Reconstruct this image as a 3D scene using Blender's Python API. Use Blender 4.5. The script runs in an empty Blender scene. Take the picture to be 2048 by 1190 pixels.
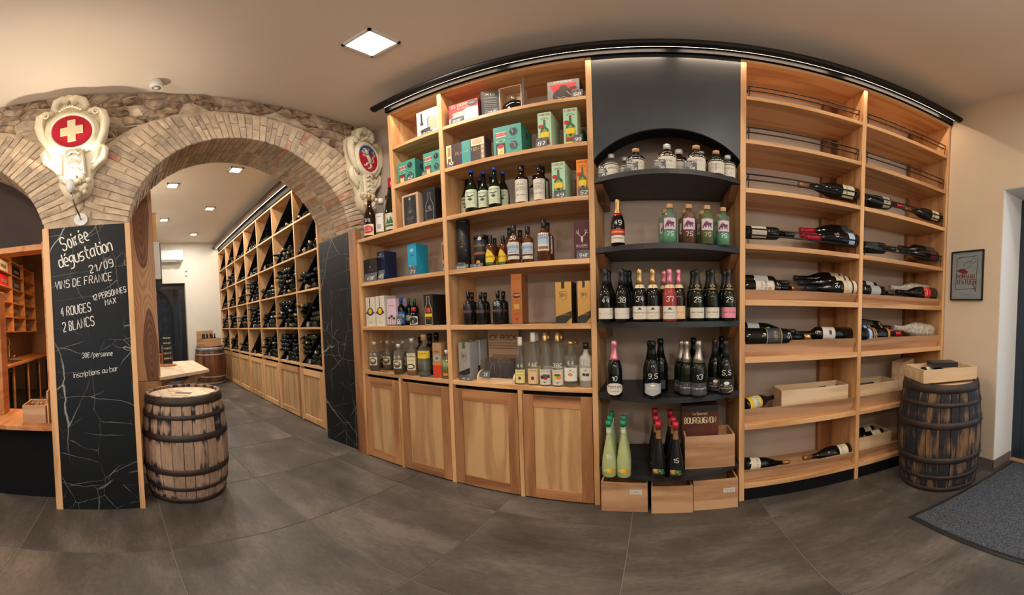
import bpy, math, random
from math import sin, cos, pi, atan2, hypot, sqrt, radians
from mathutils import Vector, Matrix, Euler, noise as mnoise

# ------------------------------------------------------------------ camera, world, sun, big lights, exposure
S = bpy.context.scene
COL = S.collection
CAM_H = 1.3839
TX, TY = .0518, -.0092                       # small pitch and roll of the stitched panorama
PXR, CX, CY = 677.9915, 1308.552, 653.7504   # pixels per radian and image position of the level north direction
cam = bpy.data.cameras.new('camera'); cam_o = bpy.data.objects.new('camera', cam); COL.objects.link(cam_o)
cam.type = 'PANO'; cam.panorama_type = 'EQUIRECTANGULAR'
cam.longitude_min = (0-CX)/PXR; cam.longitude_max = (2048-CX)/PXR
cam.latitude_min = (CY-1190)/PXR; cam.latitude_max = CY/PXR
cam.clip_start = .02
_rx = Matrix(((1,0,0),(0,cos(TX),-sin(TX)),(0,sin(TX),cos(TX))))
_ry = Matrix(((cos(TY),0,sin(TY)),(0,1,0),(-sin(TY),0,cos(TY))))
_b = Matrix(((1,0,0),(0,0,-1),(0,1,0)))      # camera axes (x right, y up, -z forward) to (x right, y forward, z up)
cam_o.matrix_world = Matrix.Translation((0,0,CAM_H)) @ ((_ry@_rx).transposed() @ _b).to_4x4()
S.camera = cam_o

wd = bpy.data.worlds.new('world'); S.world = wd; wd.use_nodes = True
wd.node_tree.nodes['Background'].inputs[0].default_value = (.82,.90,1,1)
wd.node_tree.nodes['Background'].inputs[1].default_value = 1.5
S.view_settings.view_transform = 'Standard'; S.view_settings.look = 'None'
S.view_settings.gamma = 1; S.view_settings.use_curve_mapping = False
S.view_settings.exposure = .22
S.cycles.use_denoising = True
S.cycles.max_bounces = 8; S.cycles.diffuse_bounces = 4; S.cycles.glossy_bounces = 3
S.cycles.transparent_max_bounces = 12; S.cycles.transmission_bounces = 4
S.cycles.sample_clamp_indirect = 4; S.cycles.caustics_reflective = False; S.cycles.caustics_refractive = False

WARM = (1,.80,.60); NEUT = (1,.93,.84)
def area(name, loc, sx, sy, power, color, rot=(0,0,0), spread=pi):
    l = bpy.data.lights.new(name, 'AREA'); l.shape = 'RECTANGLE'; l.size = sx; l.size_y = sy
    l.energy = power; l.color = color; l.spread = spread
    o = bpy.data.objects.new(name, l); COL.objects.link(o); o.location = loc; o.rotation_euler = rot
    return o
def spot(name, loc, target, power, color, deg, blend=.5, r=.03):
    l = bpy.data.lights.new(name, 'SPOT'); l.energy = power; l.color = color; l.spot_size = radians(deg); l.spot_blend = blend
    l.shadow_soft_size = r
    o = bpy.data.objects.new(name, l); COL.objects.link(o); o.location = loc
    o.rotation_euler = (Vector(target)-Vector(loc)).to_track_quat('-Z','Y').to_euler()
    return o
ZC = 3.56
FRONT_LAMPS = [(-1.47,1.46),(-1.0,-1.3),(.75,-.1),(.75,-1.9),(2.0,-.6)]   # first is the shop's square ceiling light, the rest are added behind the viewer
BACK_LAMPS = [(-4.81,.84),(-4.15,1.57),(-5.81,1.66),(-6.52,.93),(-7.6,1.75)]
for _x,_y in FRONT_LAMPS: area('ceiling_lamp', (_x,_y,ZC-.03), .18, .18, 18, NEUT)
for _x,_y in BACK_LAMPS: area('ceiling_lamp', (_x,_y,ZC-.03), .14, .14, 21, NEUT)
area('bar_lamp', (-4.6,-1.0,2.9), .5, .5, 60, (1,.60,.32))
area('bar_lamp', (-3.6,-1.6,2.5), .3, .3, 20, (1,.52,.24))

# ------------------------------------------------------------------ materials
M = {}
def nt(name):
    m = bpy.data.materials.new(name); m.use_nodes = True; M[name] = m
    t = m.node_tree; return m, t, t.nodes['Principled BSDF']
def mat(name, col, rough=.5, metal=0, **kw):
    m,t,b = nt(name)
    b.inputs['Base Color'].default_value = (*col,1); b.inputs['Roughness'].default_value = rough; b.inputs['Metallic'].default_value = metal
    for k_,v in kw.items(): b.inputs[k_.replace('_',' ')].default_value = v
    m.diffuse_color = (*col,1)
    return m
def srgb(h):
    c = [int(h[i:i+2],16)/255 for i in (0,2,4)]
    return tuple((x/12.92 if x <= .04045 else ((x+.055)/1.055)**2.4) for x in c)
def N(t, typ, **kw):
    n = t.nodes.new(typ)
    for k_,v in kw.items():
        if k_.startswith('i_'): n.inputs[k_[2:].replace('_',' ')].default_value = v
        else: setattr(n,k_,v)
    return n
def ramp(t, stops):
    r = t.nodes.new('ShaderNodeValToRGB'); e = r.color_ramp.elements
    while len(e) < len(stops): e.new(.5)
    for i,(p,c) in enumerate(stops): e[i].position = p; e[i].color = (*c,1)
    return r
def bump(t, b, src, strength, dist):
    bp = N(t,'ShaderNodeBump'); bp.inputs['Strength'].default_value = strength; bp.inputs['Distance'].default_value = dist
    t.links.new(src, bp.inputs['Height']); t.links.new(bp.outputs[0], b.inputs['Normal'])
def objco(t, scale, rand=True):
    tc = N(t,'ShaderNodeTexCoord'); mp = N(t,'ShaderNodeMapping'); mp.inputs['Scale'].default_value = scale
    if rand:
        oi = N(t,'ShaderNodeObjectInfo'); mu = N(t,'ShaderNodeVectorMath',operation='MULTIPLY_ADD')
        cv = N(t,'ShaderNodeCombineXYZ'); t.links.new(oi.outputs['Random'],cv.inputs[0]); t.links.new(oi.outputs['Random'],cv.inputs[1]); t.links.new(oi.outputs['Random'],cv.inputs[2])
        mu.inputs[1].default_value = (17,23,31); t.links.new(cv.outputs[0],mu.inputs[0]); t.links.new(tc.outputs['Object'],mu.inputs[2])
        t.links.new(mu.outputs[0], mp.inputs['Vector']); return mp, oi
    t.links.new(tc.outputs['Object'], mp.inputs['Vector']); return mp, None
def wood(name, light, mid, dark, axis='z', rough=.5, heart=.72, var=.25):
    """ash boards: long soft grain, cathedral rings and now and then dark heartwood"""
    m,t,b = nt(name); L = t.links.new
    sc = {'x':(.9,9,9),'y':(9,.9,9),'z':(9,9,.9)}[axis]
    mp,oi = objco(t, sc)
    n1 = N(t,'ShaderNodeTexNoise'); n1.inputs['Scale'].default_value = .55; n1.inputs['Detail'].default_value = 2
    L(mp.outputs[0], n1.inputs['Vector'])
    ring = N(t,'ShaderNodeMath',operation='MULTIPLY'); ring.inputs[1].default_value = 26; L(n1.outputs[0], ring.inputs[0])
    sn = N(t,'ShaderNodeMath',operation='SINE'); L(ring.outputs[0], sn.inputs[0])
    mr = N(t,'ShaderNodeMapRange'); mr.inputs[1].default_value = -1; mr.inputs[2].default_value = 1; L(sn.outputs[0], mr.inputs[0])
    n2 = N(t,'ShaderNodeTexNoise'); n2.inputs['Scale'].default_value = 11; n2.inputs['Detail'].default_value = 4; L(mp.outputs[0], n2.inputs['Vector'])
    add = N(t,'ShaderNodeMath',operation='MULTIPLY_ADD'); add.inputs[1].default_value = .55; L(mr.outputs[0], add.inputs[0])
    k2 = N(t,'ShaderNodeMath',operation='MULTIPLY'); k2.inputs[1].default_value = .45; L(n2.outputs[0], k2.inputs[0]); L(k2.outputs[0], add.inputs[2])
    r1 = ramp(t, [(.15,mid),(.6,light)]); L(add.outputs[0], r1.inputs[0])
    # heartwood
    n3 = N(t,'ShaderNodeTexNoise'); n3.inputs['Scale'].default_value = .38; n3.inputs['Detail'].default_value = 1; L(mp.outputs[0], n3.inputs['Vector'])
    r2 = ramp(t, [(heart-.08,(0,0,0)),(heart,(1,1,1))]); L(n3.outputs[0], r2.inputs[0])
    mx = N(t,'ShaderNodeMixRGB'); L(r2.outputs[0], mx.inputs[0]); L(r1.outputs[0], mx.inputs[1])
    r3 = ramp(t, [(.2,dark),(.8,mid)]); L(add.outputs[0], r3.inputs[0]); L(r3.outputs[0], mx.inputs[2])
    hv = N(t,'ShaderNodeHueSaturation'); L(mx.outputs[0], hv.inputs['Color'])
    vr = N(t,'ShaderNodeMapRange'); vr.inputs[3].default_value = 1-var; vr.inputs[4].default_value = 1+var*.5; L(oi.outputs['Random'], vr.inputs[0]); L(vr.outputs[0], hv.inputs['Value'])
    L(hv.outputs[0], b.inputs['Base Color']); b.inputs['Roughness'].default_value = rough
    bump(t,b,add.outputs[0],.12,.002)
    m.diffuse_color = (*light,1)
    return m
ashL, ashM, ashD = srgb('E0B07C'), srgb('BC8A58'), srgb('6E4528')
for ax in 'xyz': wood('ash_'+ax, ashL, ashM, ashD, ax, heart=.78, var=.14)
for ax in 'xz': wood('heart_'+ax, srgb('B27F55'), srgb('8E5D3A'), srgb('57331D'), ax, heart=.66, var=.25)
wood('lipwood', srgb('CDA480'), srgb('A87B58'), srgb('7A5036'), 'x', heart=.7, var=.12)
wood('panelwood', srgb('CBA475'), srgb('AC8258'), srgb('7A5131'), 'z', heart=.8, var=.10)
def ovalwood(name):
    m,t,b = nt(name); L = t.links.new
    tc = N(t,'ShaderNodeTexCoord'); sp = N(t,'ShaderNodeSeparateXYZ'); L(tc.outputs['Object'],sp.inputs[0])
    nz = N(t,'ShaderNodeTexNoise'); nz.inputs['Scale'].default_value = 3; L(tc.outputs['Object'],nz.inputs['Vector'])
    mp = N(t,'ShaderNodeMapping'); mp.inputs['Scale'].default_value = (40,40,1.6); L(tc.outputs['Object'],mp.inputs['Vector'])
    fine = N(t,'ShaderNodeTexNoise'); fine.inputs['Scale'].default_value = 1; fine.inputs['Detail'].default_value = 3; L(mp.outputs[0],fine.inputs['Vector'])
    def M_(op,a,b_=None,c_=None):
        n = N(t,'ShaderNodeMath',operation=op)
        for i,v in enumerate((a,b_,c_)):
            if v is None: continue
            if isinstance(v,(int,float)): n.inputs[i].default_value = v
            else: L(v,n.inputs[i])
        return n.outputs[0]
    best = None
    for yc,zc,ry,rz in ((.03,.50,.085,.62),(.07,-.90,.075,.46)):      # two heartwood ovals along the panel
        dy = M_('DIVIDE',M_('SUBTRACT',sp.outputs[1],yc),ry); dz = M_('DIVIDE',M_('SUBTRACT',sp.outputs[2],zc),rz)
        d = M_('SQRT',M_('ADD',M_('MULTIPLY',dy,dy),M_('MULTIPLY',dz,dz)))
        d = M_('ADD',d,M_('MULTIPLY',M_('SUBTRACT',nz.outputs[0],.5),.5))
        best = d if best is None else M_('MINIMUM',best,d)
    ringv = M_('MULTIPLY_ADD',M_('SINE',M_('MULTIPLY',best,34)),.5,.5)
    mixr = M_('ADD',M_('MULTIPLY',ringv,.5),M_('MULTIPLY',fine.outputs[0],.6))
    rl = ramp(t,[(.2,srgb('B48C66')),(.8,srgb('D6AF88'))]); L(mixr,rl.inputs[0])
    rd = ramp(t,[(.2,srgb('6A4734')),(.8,srgb('94694C'))]); L(mixr,rd.inputs[0])
    rm = ramp(t,[(.97,(1,1,1)),(1.03,(0,0,0))]); 
    cl = M_('MULTIPLY',best,1.0); L(cl,rm.inputs[0]); rm.color_ramp.elements[0].position=.93; rm.color_ramp.elements[1].position=.98
    mx = N(t,'ShaderNodeMixRGB'); L(rm.outputs[0],mx.inputs[0]); L(rl.outputs[0],mx.inputs[1]); L(rd.outputs[0],mx.inputs[2]); L(mx.outputs[0],b.inputs['Base Color']); b.inputs['Roughness'].default_value=.5
ovalwood('ovalwood')
for ax in 'xz': wood('pine_'+ax, srgb('C9A079'), srgb('A97C55'), srgb('6A432A'), ax, heart=.85, var=.12)
wood('pine_y', srgb('C9A079'), srgb('A97C55'), srgb('6A432A'), 'y', heart=.85, var=.12)
wood('palewood', srgb('E3C9A4'), srgb('CFAF87'), srgb('9C7650'), 'x', heart=.9, var=.05)
wood('barwood', srgb('C98A52'), srgb('A8662F'), srgb('6B3A18'), 'x', heart=.8, var=.15)
wood('stavebrown', srgb('8A5430'), srgb('6B3D20'), srgb('3E2212'), 'z', heart=.62, var=.35)

def stave(name, light, mid, amount, gain):
    """weathered oak stave; black run marks hang from and climb to the places where hoops sit"""
    m,t,b = nt(name); L = t.links.new
    mp,oi = objco(t,(17,17,2.0))
    n = N(t,'ShaderNodeTexNoise'); n.inputs['Scale'].default_value = 1.3; n.inputs['Detail'].default_value = 3; n.inputs['Roughness'].default_value = .5; L(mp.outputs[0], n.inputs['Vector'])
    fine = N(t,'ShaderNodeTexNoise'); fine.inputs['Scale'].default_value = 5; fine.inputs['Detail'].default_value = 5; L(mp.outputs[0], fine.inputs['Vector'])
    rc = ramp(t,[(.3,mid),(.7,light)]); L(fine.outputs[0], rc.inputs[0])
    hv = N(t,'ShaderNodeHueSaturation'); L(rc.outputs[0], hv.inputs['Color'])
    vr = N(t,'ShaderNodeMapRange'); vr.inputs[3].default_value = .75; vr.inputs[4].default_value = 1.15; L(oi.outputs['Random'], vr.inputs[0]); L(vr.outputs[0], hv.inputs['Value'])
    tc = N(t,'ShaderNodeTexCoord'); sx = N(t,'ShaderNodeSeparateXYZ'); L(tc.outputs['Object'], sx.inputs[0])
    tot=None
    for z in HOOPZ:
        d=N(t,'ShaderNodeMath',operation='SUBTRACT'); d.inputs[1].default_value = z-.436; L(sx.outputs[2],d.inputs[0])
        ab=N(t,'ShaderNodeMath',operation='ABSOLUTE'); L(d.outputs[0],ab.inputs[0])
        if tot is None: tot=ab.outputs[0]
        else:
            mn=N(t,'ShaderNodeMath',operation='MINIMUM'); L(tot,mn.inputs[0]); L(ab.outputs[0],mn.inputs[1]); tot=mn.outputs[0]
    mr = N(t,'ShaderNodeMapRange'); mr.inputs[1].default_value = .02; mr.inputs[2].default_value = .085; mr.inputs[3].default_value = gain; mr.inputs[4].default_value = 0; L(tot, mr.inputs[0])
    a = N(t,'ShaderNodeMath',operation='ADD'); L(mr.outputs[0], a.inputs[0]); L(n.outputs[0], a.inputs[1])
    rr = N(t,'ShaderNodeMath',operation='MULTIPLY_ADD'); rr.inputs[1].default_value = .16; L(oi.outputs['Random'], rr.inputs[0]); L(a.outputs[0], rr.inputs[2])
    rs = ramp(t,[(amount-.04,(0,0,0)),(amount+.10,(1,1,1))]); L(rr.outputs[0], rs.inputs[0])
    mx = N(t,'ShaderNodeMixRGB'); L(rs.outputs[0], mx.inputs[0]); L(hv.outputs[0], mx.inputs[1]); mx.inputs[2].default_value = (.010,.012,.018,1)
    L(mx.outputs[0], b.inputs['Base Color']); b.inputs['Roughness'].default_value = .75
    bump(t,b,fine.outputs[0],.3,.003)
HOOPZ=(.02,.14,.29,.57,.726,.84)
stave('stave_pale', srgb('B99C84'), srgb('94765F'), .73, .17)
stave('stave_dark', srgb('917050'), srgb('4F3A28'), .56, .10)

def noisy(name, c1, c2, scale, rough=.8, bumpd=.004, bstr=.4, detail=6, rand=False, stops=(.35,.65), dist=0):
    m,t,b = nt(name); L = t.links.new
    mp,oi = objco(t,(scale,)*3, rand)
    n = N(t,'ShaderNodeTexNoise'); n.inputs['Scale'].default_value = 1; n.inputs['Detail'].default_value = detail; n.inputs['Distortion'].default_value = dist; L(mp.outputs[0], n.inputs['Vector'])
    r = ramp(t,[(stops[0],c1),(stops[1],c2)]); L(n.outputs[0], r.inputs[0])
    out = r.outputs[0]
    if rand:
        hv = N(t,'ShaderNodeHueSaturation'); L(out, hv.inputs['Color'])
        vr = N(t,'ShaderNodeMapRange'); vr.inputs[3].default_value = .86; vr.inputs[4].default_value = 1.08; L(oi.outputs['Random'], vr.inputs[0]); L(vr.outputs[0], hv.inputs['Value']); out = hv.outputs[0]
    L(out, b.inputs['Base Color']); b.inputs['Roughness'].default_value = rough
    if bstr: bump(t,b,n.outputs[0],bstr,bumpd)
    m.diffuse_color = (*c2,1)
    return m
noisy('ceiling_paint', srgb('E8DCCE'), srgb('ECE1D4'), 1.2, .9, bstr=0)
noisy('wall_paint', srgb('DCCBB2'), srgb('E2D2BB'), 1.5, .9, bstr=0)
noisy('back_paint', srgb('DAD4C6'), srgb('E0DACC'), 1.5, .9, bstr=0)
noisy('niche_paint', srgb('C2B3A6'), srgb('CEC0B2'), 2, .9, bstr=0)
mat('white_reveal', srgb('E4E6E6'), .8)
noisy('mortar', srgb('B39C82'), srgb('CDB89C'), 9, .95, .02, .8, rand=False)
noisy('brick_tan', srgb('C0A88C'), srgb('D6C2A6'), 14, .92, .008, .8, rand=True)
noisy('brick_grey', srgb('A4937F'), srgb('C7B59C'), 14, .92, .008, .8, rand=True)
noisy('brick_red', srgb('B5806A'), srgb('CBA78E'), 14, .92, .008, .8, rand=True)
noisy('rubble', srgb('5F4A36'), srgb('BBA286'), 13, .95, .02, .9, rand=True, dist=.8)
noisy('rubble2', srgb('7C6A58'), srgb('B9A58D'), 13, .95, .02, .9, rand=True, dist=.5)
noisy('black_stain', srgb('1E2023'), srgb('282B2E'), 5, .45, bstr=0)
noisy('board_black', srgb('2A2E32'), srgb('353A40'), 3, .38, bstr=0)
noisy('hoop_rust', srgb('1E1614'), srgb('38281F'), 12, .6, .002, .3)
noisy('hoop_zinc', srgb('6E7273'), srgb('8E9190'), 10, .45, .001, .2)
noisy('plaster', srgb('E6DABC'), srgb('EFE4C8'), 18, .75, .003, .25)
noisy('slate', srgb('4A4E52'), srgb('63686C'), 30, .8, .001, .3)
noisy('mat_rib', srgb('17191C'), srgb('5A6068'), 170, .95, .004, 1, 2)
noisy('barwall', srgb('7E5E40'), srgb('94704E'), 2, .8, bstr=0)
noisy('darkboard', srgb('2B1D17'), srgb('3A2820'), 2, .7, bstr=0)
noisy('kraft', srgb('4E2518'), srgb('643020'), 8, .8, bstr=0)
noisy('tissue', srgb('A59E92'), srgb('D6D0C4'), 40, .7, .01, 1)
def floor_mat(name):
    m,t,b = nt(name); L = t.links.new
    mp,oi = objco(t,(1.1,2.6,1))
    n = N(t,'ShaderNodeTexNoise'); n.inputs['Scale'].default_value = 1.3; n.inputs['Detail'].default_value = 8; n.inputs['Roughness'].default_value = .62; L(mp.outputs[0], n.inputs['Vector'])
    n2 = N(t,'ShaderNodeTexNoise'); n2.inputs['Scale'].default_value = 22; n2.inputs['Detail'].default_value = 6; L(mp.outputs[0], n2.inputs['Vector'])
    mm = N(t,'ShaderNodeMath',operation='MULTIPLY_ADD'); mm.inputs[1].default_value = .25; L(n2.outputs[0],mm.inputs[0]); L(n.outputs[0],mm.inputs[2])
    r = ramp(t,[(.42,srgb('393430')),(.62,srgb('4E4842')),(.82,srgb('6A625A'))]); L(mm.outputs[0], r.inputs[0])
    L(r.outputs[0], b.inputs['Base Color'])
    rr = N(t,'ShaderNodeMapRange'); rr.inputs[3].default_value = .42; rr.inputs[4].default_value = .62; L(n.outputs[0], rr.inputs[0]); L(rr.outputs[0], b.inputs['Roughness'])
    bump(t,b,n2.outputs[0],.08,.002)
floor_mat('floor_tile')
mat('grout', srgb('857B6E'), .9)
def marble(name):
    m,t,b = nt(name); L = t.links.new
    tc = N(t,'ShaderNodeTexCoord')
    nz = N(t,'ShaderNodeTexNoise'); nz.inputs['Scale'].default_value = 2.4; nz.inputs['Detail'].default_value = 5; L(tc.outputs['Object'], nz.inputs['Vector'])
    tot = None
    for i,(sc,th,rot,off) in enumerate([((1.5,1.5,.55),.006,(.5,.2,.3),(3.1,1,2)),((2.6,2.6,1.5),.0035,(-.7,.9,.1),(7.3,5,1)),((1.0,1.0,2.8),.003,(.3,-.4,.8),(1.2,9,4))]):
        mp = N(t,'ShaderNodeMapping'); mp.inputs['Scale'].default_value = sc; mp.inputs['Rotation'].default_value = rot; mp.inputs['Location'].default_value = off
        mixv = N(t,'ShaderNodeMixRGB'); mixv.inputs[0].default_value = .10; L(tc.outputs['Object'], mixv.inputs[1]); L(nz.outputs[1], mixv.inputs[2])
        L(mixv.outputs[0], mp.inputs['Vector'])
        v = N(t,'ShaderNodeTexVoronoi',feature='DISTANCE_TO_EDGE'); v.inputs['Scale'].default_value = 1.6; L(mp.outputs[0], v.inputs['Vector'])
        r = ramp(t,[(0,(1,1,1)),(th,(0,0,0))]); L(v.outputs['Distance'], r.inputs[0])
        msk = N(t,'ShaderNodeTexNoise'); msk.inputs['Scale'].default_value = 2.1+i; L(mp.outputs[0], msk.inputs['Vector'])
        rm = ramp(t,[(.40,(0,0,0)),(.62,(1,1,1))]); L(msk.outputs[0], rm.inputs[0])
        mu = N(t,'ShaderNodeMixRGB',blend_type='MULTIPLY'); mu.inputs[0].default_value = 1; L(r.outputs[0],mu.inputs[1]); L(rm.outputs[0],mu.inputs[2])
        if tot is None: tot = mu.outputs[0]
        else:
            ad = N(t,'ShaderNodeMixRGB',blend_type='LIGHTEN'); ad.inputs[0].default_value = 1; L(tot,ad.inputs[1]); L(mu.outputs[0],ad.inputs[2]); tot = ad.outputs[0]
    mx = N(t,'ShaderNodeMixRGB'); L(tot,mx.inputs[0]); mx.inputs[1].default_value = (*srgb('141618'),1); mx.inputs[2].default_value = (*srgb('B9B5AC'),1)
    L(mx.outputs[0], b.inputs['Base Color']); b.inputs['Roughness'].default_value = .42; b.inputs['Specular IOR Level'].default_value = .25
marble('marble')
def glassm(name, tint, dens=.0, rough=.03):
    """thin-walled bottle or pane glass: tinted see-through plus a clear reflection"""
    m = bpy.data.materials.new(name); m.use_nodes = True; M[name] = m; t = m.node_tree; t.nodes.clear()
    o = N(t,'ShaderNodeOutputMaterial'); tr = N(t,'ShaderNodeBsdfTransparent'); tr.inputs[0].default_value = (*tint,1)
    gl = N(t,'ShaderNodeBsdfGlossy'); gl.inputs['Roughness'].default_value = rough
    lw = N(t,'ShaderNodeLayerWeight'); lw.inputs[0].default_value = .5
    r = ramp(t,[(0,(.035,)*3),(.55,(.08,)*3),(.8,(.28,)*3),(1,(.85,)*3)]); t.links.new(lw.outputs['Facing'], r.inputs[0])
    df = N(t,'ShaderNodeBsdfDiffuse'); df.inputs[0].default_value = (*tint,1); m0 = N(t,'ShaderNodeMixShader'); m0.inputs[0].default_value = dens
    t.links.new(tr.outputs[0],m0.inputs[1]); t.links.new(df.outputs[0],m0.inputs[2])
    mx = N(t,'ShaderNodeMixShader'); t.links.new(r.outputs[0],mx.inputs[0]); t.links.new(m0.outputs[0],mx.inputs[1]); t.links.new(gl.outputs[0],mx.inputs[2]); t.links.new(mx.outputs[0],o.inputs[0])
glassm('glass_clear',(.88,.90,.86),.04); glassm('glass_pane',(.80,.85,.88),.0); glassm('glass_green',(.55,.80,.66),.12)
glassm('liq_clear',(.80,.82,.72),.10,.1); glassm('liq_yellow',(.75,.60,.22),.35,.1); glassm('liq_gold',(.70,.42,.12),.45,.1)
glassm('liq_amber',(.42,.16,.05),.5,.1); glassm('liq_mint',(.42,.75,.58),.55,.1); glassm('liq_olive',(.38,.42,.10),.5,.1); glassm('liq_green',(.35,.40,.08),.55,.1)
glassm('liq_punch',(.24,.15,.09),.6,.2); glassm('glass_whisky',(.30,.10,.035),.30,.05); glassm('glass_ambre',(.62,.42,.28),.12); glassm('glass_lime',(.56,.66,.38),.12); glassm('liq_dark',(.10,.03,.02),.6,.1); glassm('acrylic',(.75,.70,.68),.05,.05)
mat('glass_black',(.004,.005,.004),.05,Specular_IOR_Level=.42); mat('glass_olive',(.006,.010,.004),.05,Specular_IOR_Level=.42); mat('glass_brown',(.018,.006,.003),.05,Specular_IOR_Level=.42)
mat('matt_black',(.006,.006,.007),.30); mat('frosted_green',srgb('A9B47E'),.35,Coat_Weight=.3); mat('frosted_white',srgb('A8A79A'),.4)
mat('foil_black',(.02,.02,.024),.35,.3); mat('foil_gold',srgb('C9A468'),.3,.75); mat('foil_pink',srgb('D98494'),.3,.55); mat('foil_silver',srgb('B4ADA2'),.25,.8)
mat('foil_tan',srgb('A87850'),.35,.5); mat('foil_red',srgb('B01830'),.35,.2); mat('cap_blue',srgb('2448B8'),.3); mat('cap_green',srgb('157A55'),.35); mat('cap_white',srgb('E0D8C8'),.5)
mat('cork',srgb('B89068'),.8); mat('wax_red',srgb('6A1018'),.35); mat('cap_clear',srgb('C8CCC8'),.15,.3)
for n_,h_ in dict(white='E9E4DC',offwhite='D8D2C2',cream='E2D6A8',paleyellow='E6D98A',peach='E4C294',pink='E58FA0',red='C01E28',darkred='5A1020',burg='4A1220',black='15161A',ink='2A2724',grey='77787A',lgrey='A9ABA9',dgrey='3D4145',blue='2A4C8C',navy='16284E',cyan='189CC4',green='2F6B3C',turq='4C9A87',turq2='2F7766',mint='A9D0AE',yellow='E8C42C',orange='E08A28',gold='C49A48',tan='B08C66',brown='4A3530',bronze='8A5A34',purple='5A3550',lilac='D8BCCB',paleblue='A9BFD6',wine='A02834',skin='C8A888',orangered='D8442C',palegreen='C9D6B8',bluecoat='1E5CB0',lionw='D8D2C4').items():
    mat('p_'+n_, srgb(h_), .6)
mat('chalk', srgb('E8E4DA'), .9); mat('marker', srgb('F0F0EC'), .5)
mat('copper', srgb('C27A48'), .35, .5); mat('gold_card', srgb('C49A54'), .35, .35); mat('silver_card', srgb('B4B0A8'), .35, .3)
mat('metal_black',(.012,.012,.013),.4,.2); mat('alu',srgb('B9BABA'),.3,.8); mat('steel',srgb('A8A49C'),.25,.9); mat('plastic_white',srgb('E8E8E4'),.4)
mat('door_blue',srgb('22303E'),.4); mat('kick_black',(.006,.006,.007),.7,Specular_IOR_Level=.12); mat('velvet_red',srgb('B8142C'),.85); mat('blue_enamel',srgb('1F4FA0'),.5); mat('black_plastic',(.02,.02,.02),.4)
mat('frame_strip',srgb('B98458'),.6); mat('threshold',srgb('A98B68'),.5); mat('skirting',srgb('6E6660'),.6)
def emit(name,col,st):
    m = bpy.data.materials.new(name); m.use_nodes = True; M[name] = m; t = m.node_tree; t.nodes.clear()
    o = N(t,'ShaderNodeOutputMaterial'); e = N(t,'ShaderNodeEmission'); e.inputs[0].default_value = (*col,1); e.inputs[1].default_value = st; t.links.new(e.outputs[0],o.inputs[0])
emit('added_globe_glow',(1,.88,.76),42); emit('lamp_glow',(1,.96,.9),9); emit('led_glow',(1,.80,.62),6); emit('warm_glow',(1,.55,.22),3)

# ------------------------------------------------------------------ mesh helpers
class MB:
    def __init__(s): s.v=[]; s.f=[]; s.m=[]; s.sm=[]
    def add(s, vs, fs, mi=0, smooth=False):
        k=len(s.v); s.v += [tuple(v) for v in vs]
        for f in fs: s.f.append(tuple(i+k for i in f)); s.m.append(mi); s.sm.append(smooth)
        return s
    def box(s,x0,x1,y0,y1,z0,z1,mi=0):
        v=[(x,y,z) for z in (z0,z1) for y in (y0,y1) for x in (x0,x1)]
        return s.add(v,[(0,2,3,1),(4,5,7,6),(0,1,5,4),(2,6,7,3),(0,4,6,2),(1,3,7,5)],mi)
    def prism(s,pts,d,mi=0,inset=0):
        """pts: closed 3D loop (counter-clockwise seen from +d), extruded by -d vector behind it"""
        n=len(pts); d=Vector(d); a=[Vector(p) for p in pts]; b_=[p-d for p in a]
        return s.add([*a,*b_],[tuple(range(n)),tuple(range(2*n-1,n-1,-1))]+[(i,n+i,n+(i+1)%n,(i+1)%n) for i in range(n)],mi)
    def lathe(s,prof,seg=20,mi=0,c=(0,0,0),smooth=True,caps=True):
        k=[]
        for r,z in prof:
            for j in range(seg):
                a=2*pi*j/seg; k.append((c[0]+r*cos(a),c[1]+r*sin(a),c[2]+z))
        fs=[]
        for i in range(len(prof)-1):
            for j in range(seg):
                fs.append((i*seg+j,i*seg+(j+1)%seg,(i+1)*seg+(j+1)%seg,(i+1)*seg+j))
        s.add(k,fs,mi,smooth)
        if caps:
            n=len(s.v)-len(k); q=len(prof)-1
            s.f.append(tuple(n+j for j in range(seg))[::-1]); s.m.append(mi); s.sm.append(False)
            s.f.append(tuple(n+q*seg+j for j in range(seg))); s.m.append(mi); s.sm.append(False)
        return s
    def tube(s,pts,r,seg=6,mi=0,smooth=True):
        pts=[Vector(p) for p in pts]; n=len(pts); base=len(s.v); up=None
        for i,p in enumerate(pts):
            d=(pts[min(i+1,n-1)]-pts[max(i-1,0)]).normalized()
            if up is None: up = Vector((0,0,1)) if abs(d.z)<.9 else Vector((1,0,0))
            a=d.cross(up).normalized(); b_=a.cross(d).normalized(); up=b_
            rr=r[i] if isinstance(r,(list,tuple)) else r
            for j in range(seg):
                t_=2*pi*j/seg; s.v.append(tuple(p+a*cos(t_)*rr+b_*sin(t_)*rr))
        for i in range(n-1):
            for j in range(seg):
                s.f.append((base+i*seg+j,base+i*seg+(j+1)%seg,base+(i+1)*seg+(j+1)%seg,base+(i+1)*seg+j)); s.m.append(mi); s.sm.append(smooth)
        s.f.append(tuple(base+j for j in range(seg))[::-1]); s.m.append(mi); s.sm.append(False)
        s.f.append(tuple(base+(n-1)*seg+j for j in range(seg))); s.m.append(mi); s.sm.append(False)
        return s
    def blob(s,c,rx,ry,rz,mi=0,seg=8,rings=5):
        pr=[(sin(pi*i/rings),-cos(pi*i/rings)) for i in range(rings+1)]
        k=[(c[0]+rx*p*cos(2*pi*j/seg),c[1]+ry*p*sin(2*pi*j/seg),c[2]+rz*z) for p,z in pr for j in range(seg)]
        return s.add(k,[(i*seg+j,i*seg+(j+1)%seg,(i+1)*seg+(j+1)%seg,(i+1)*seg+j) for i in range(rings) for j in range(seg)],mi,True)
WL={}
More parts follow.
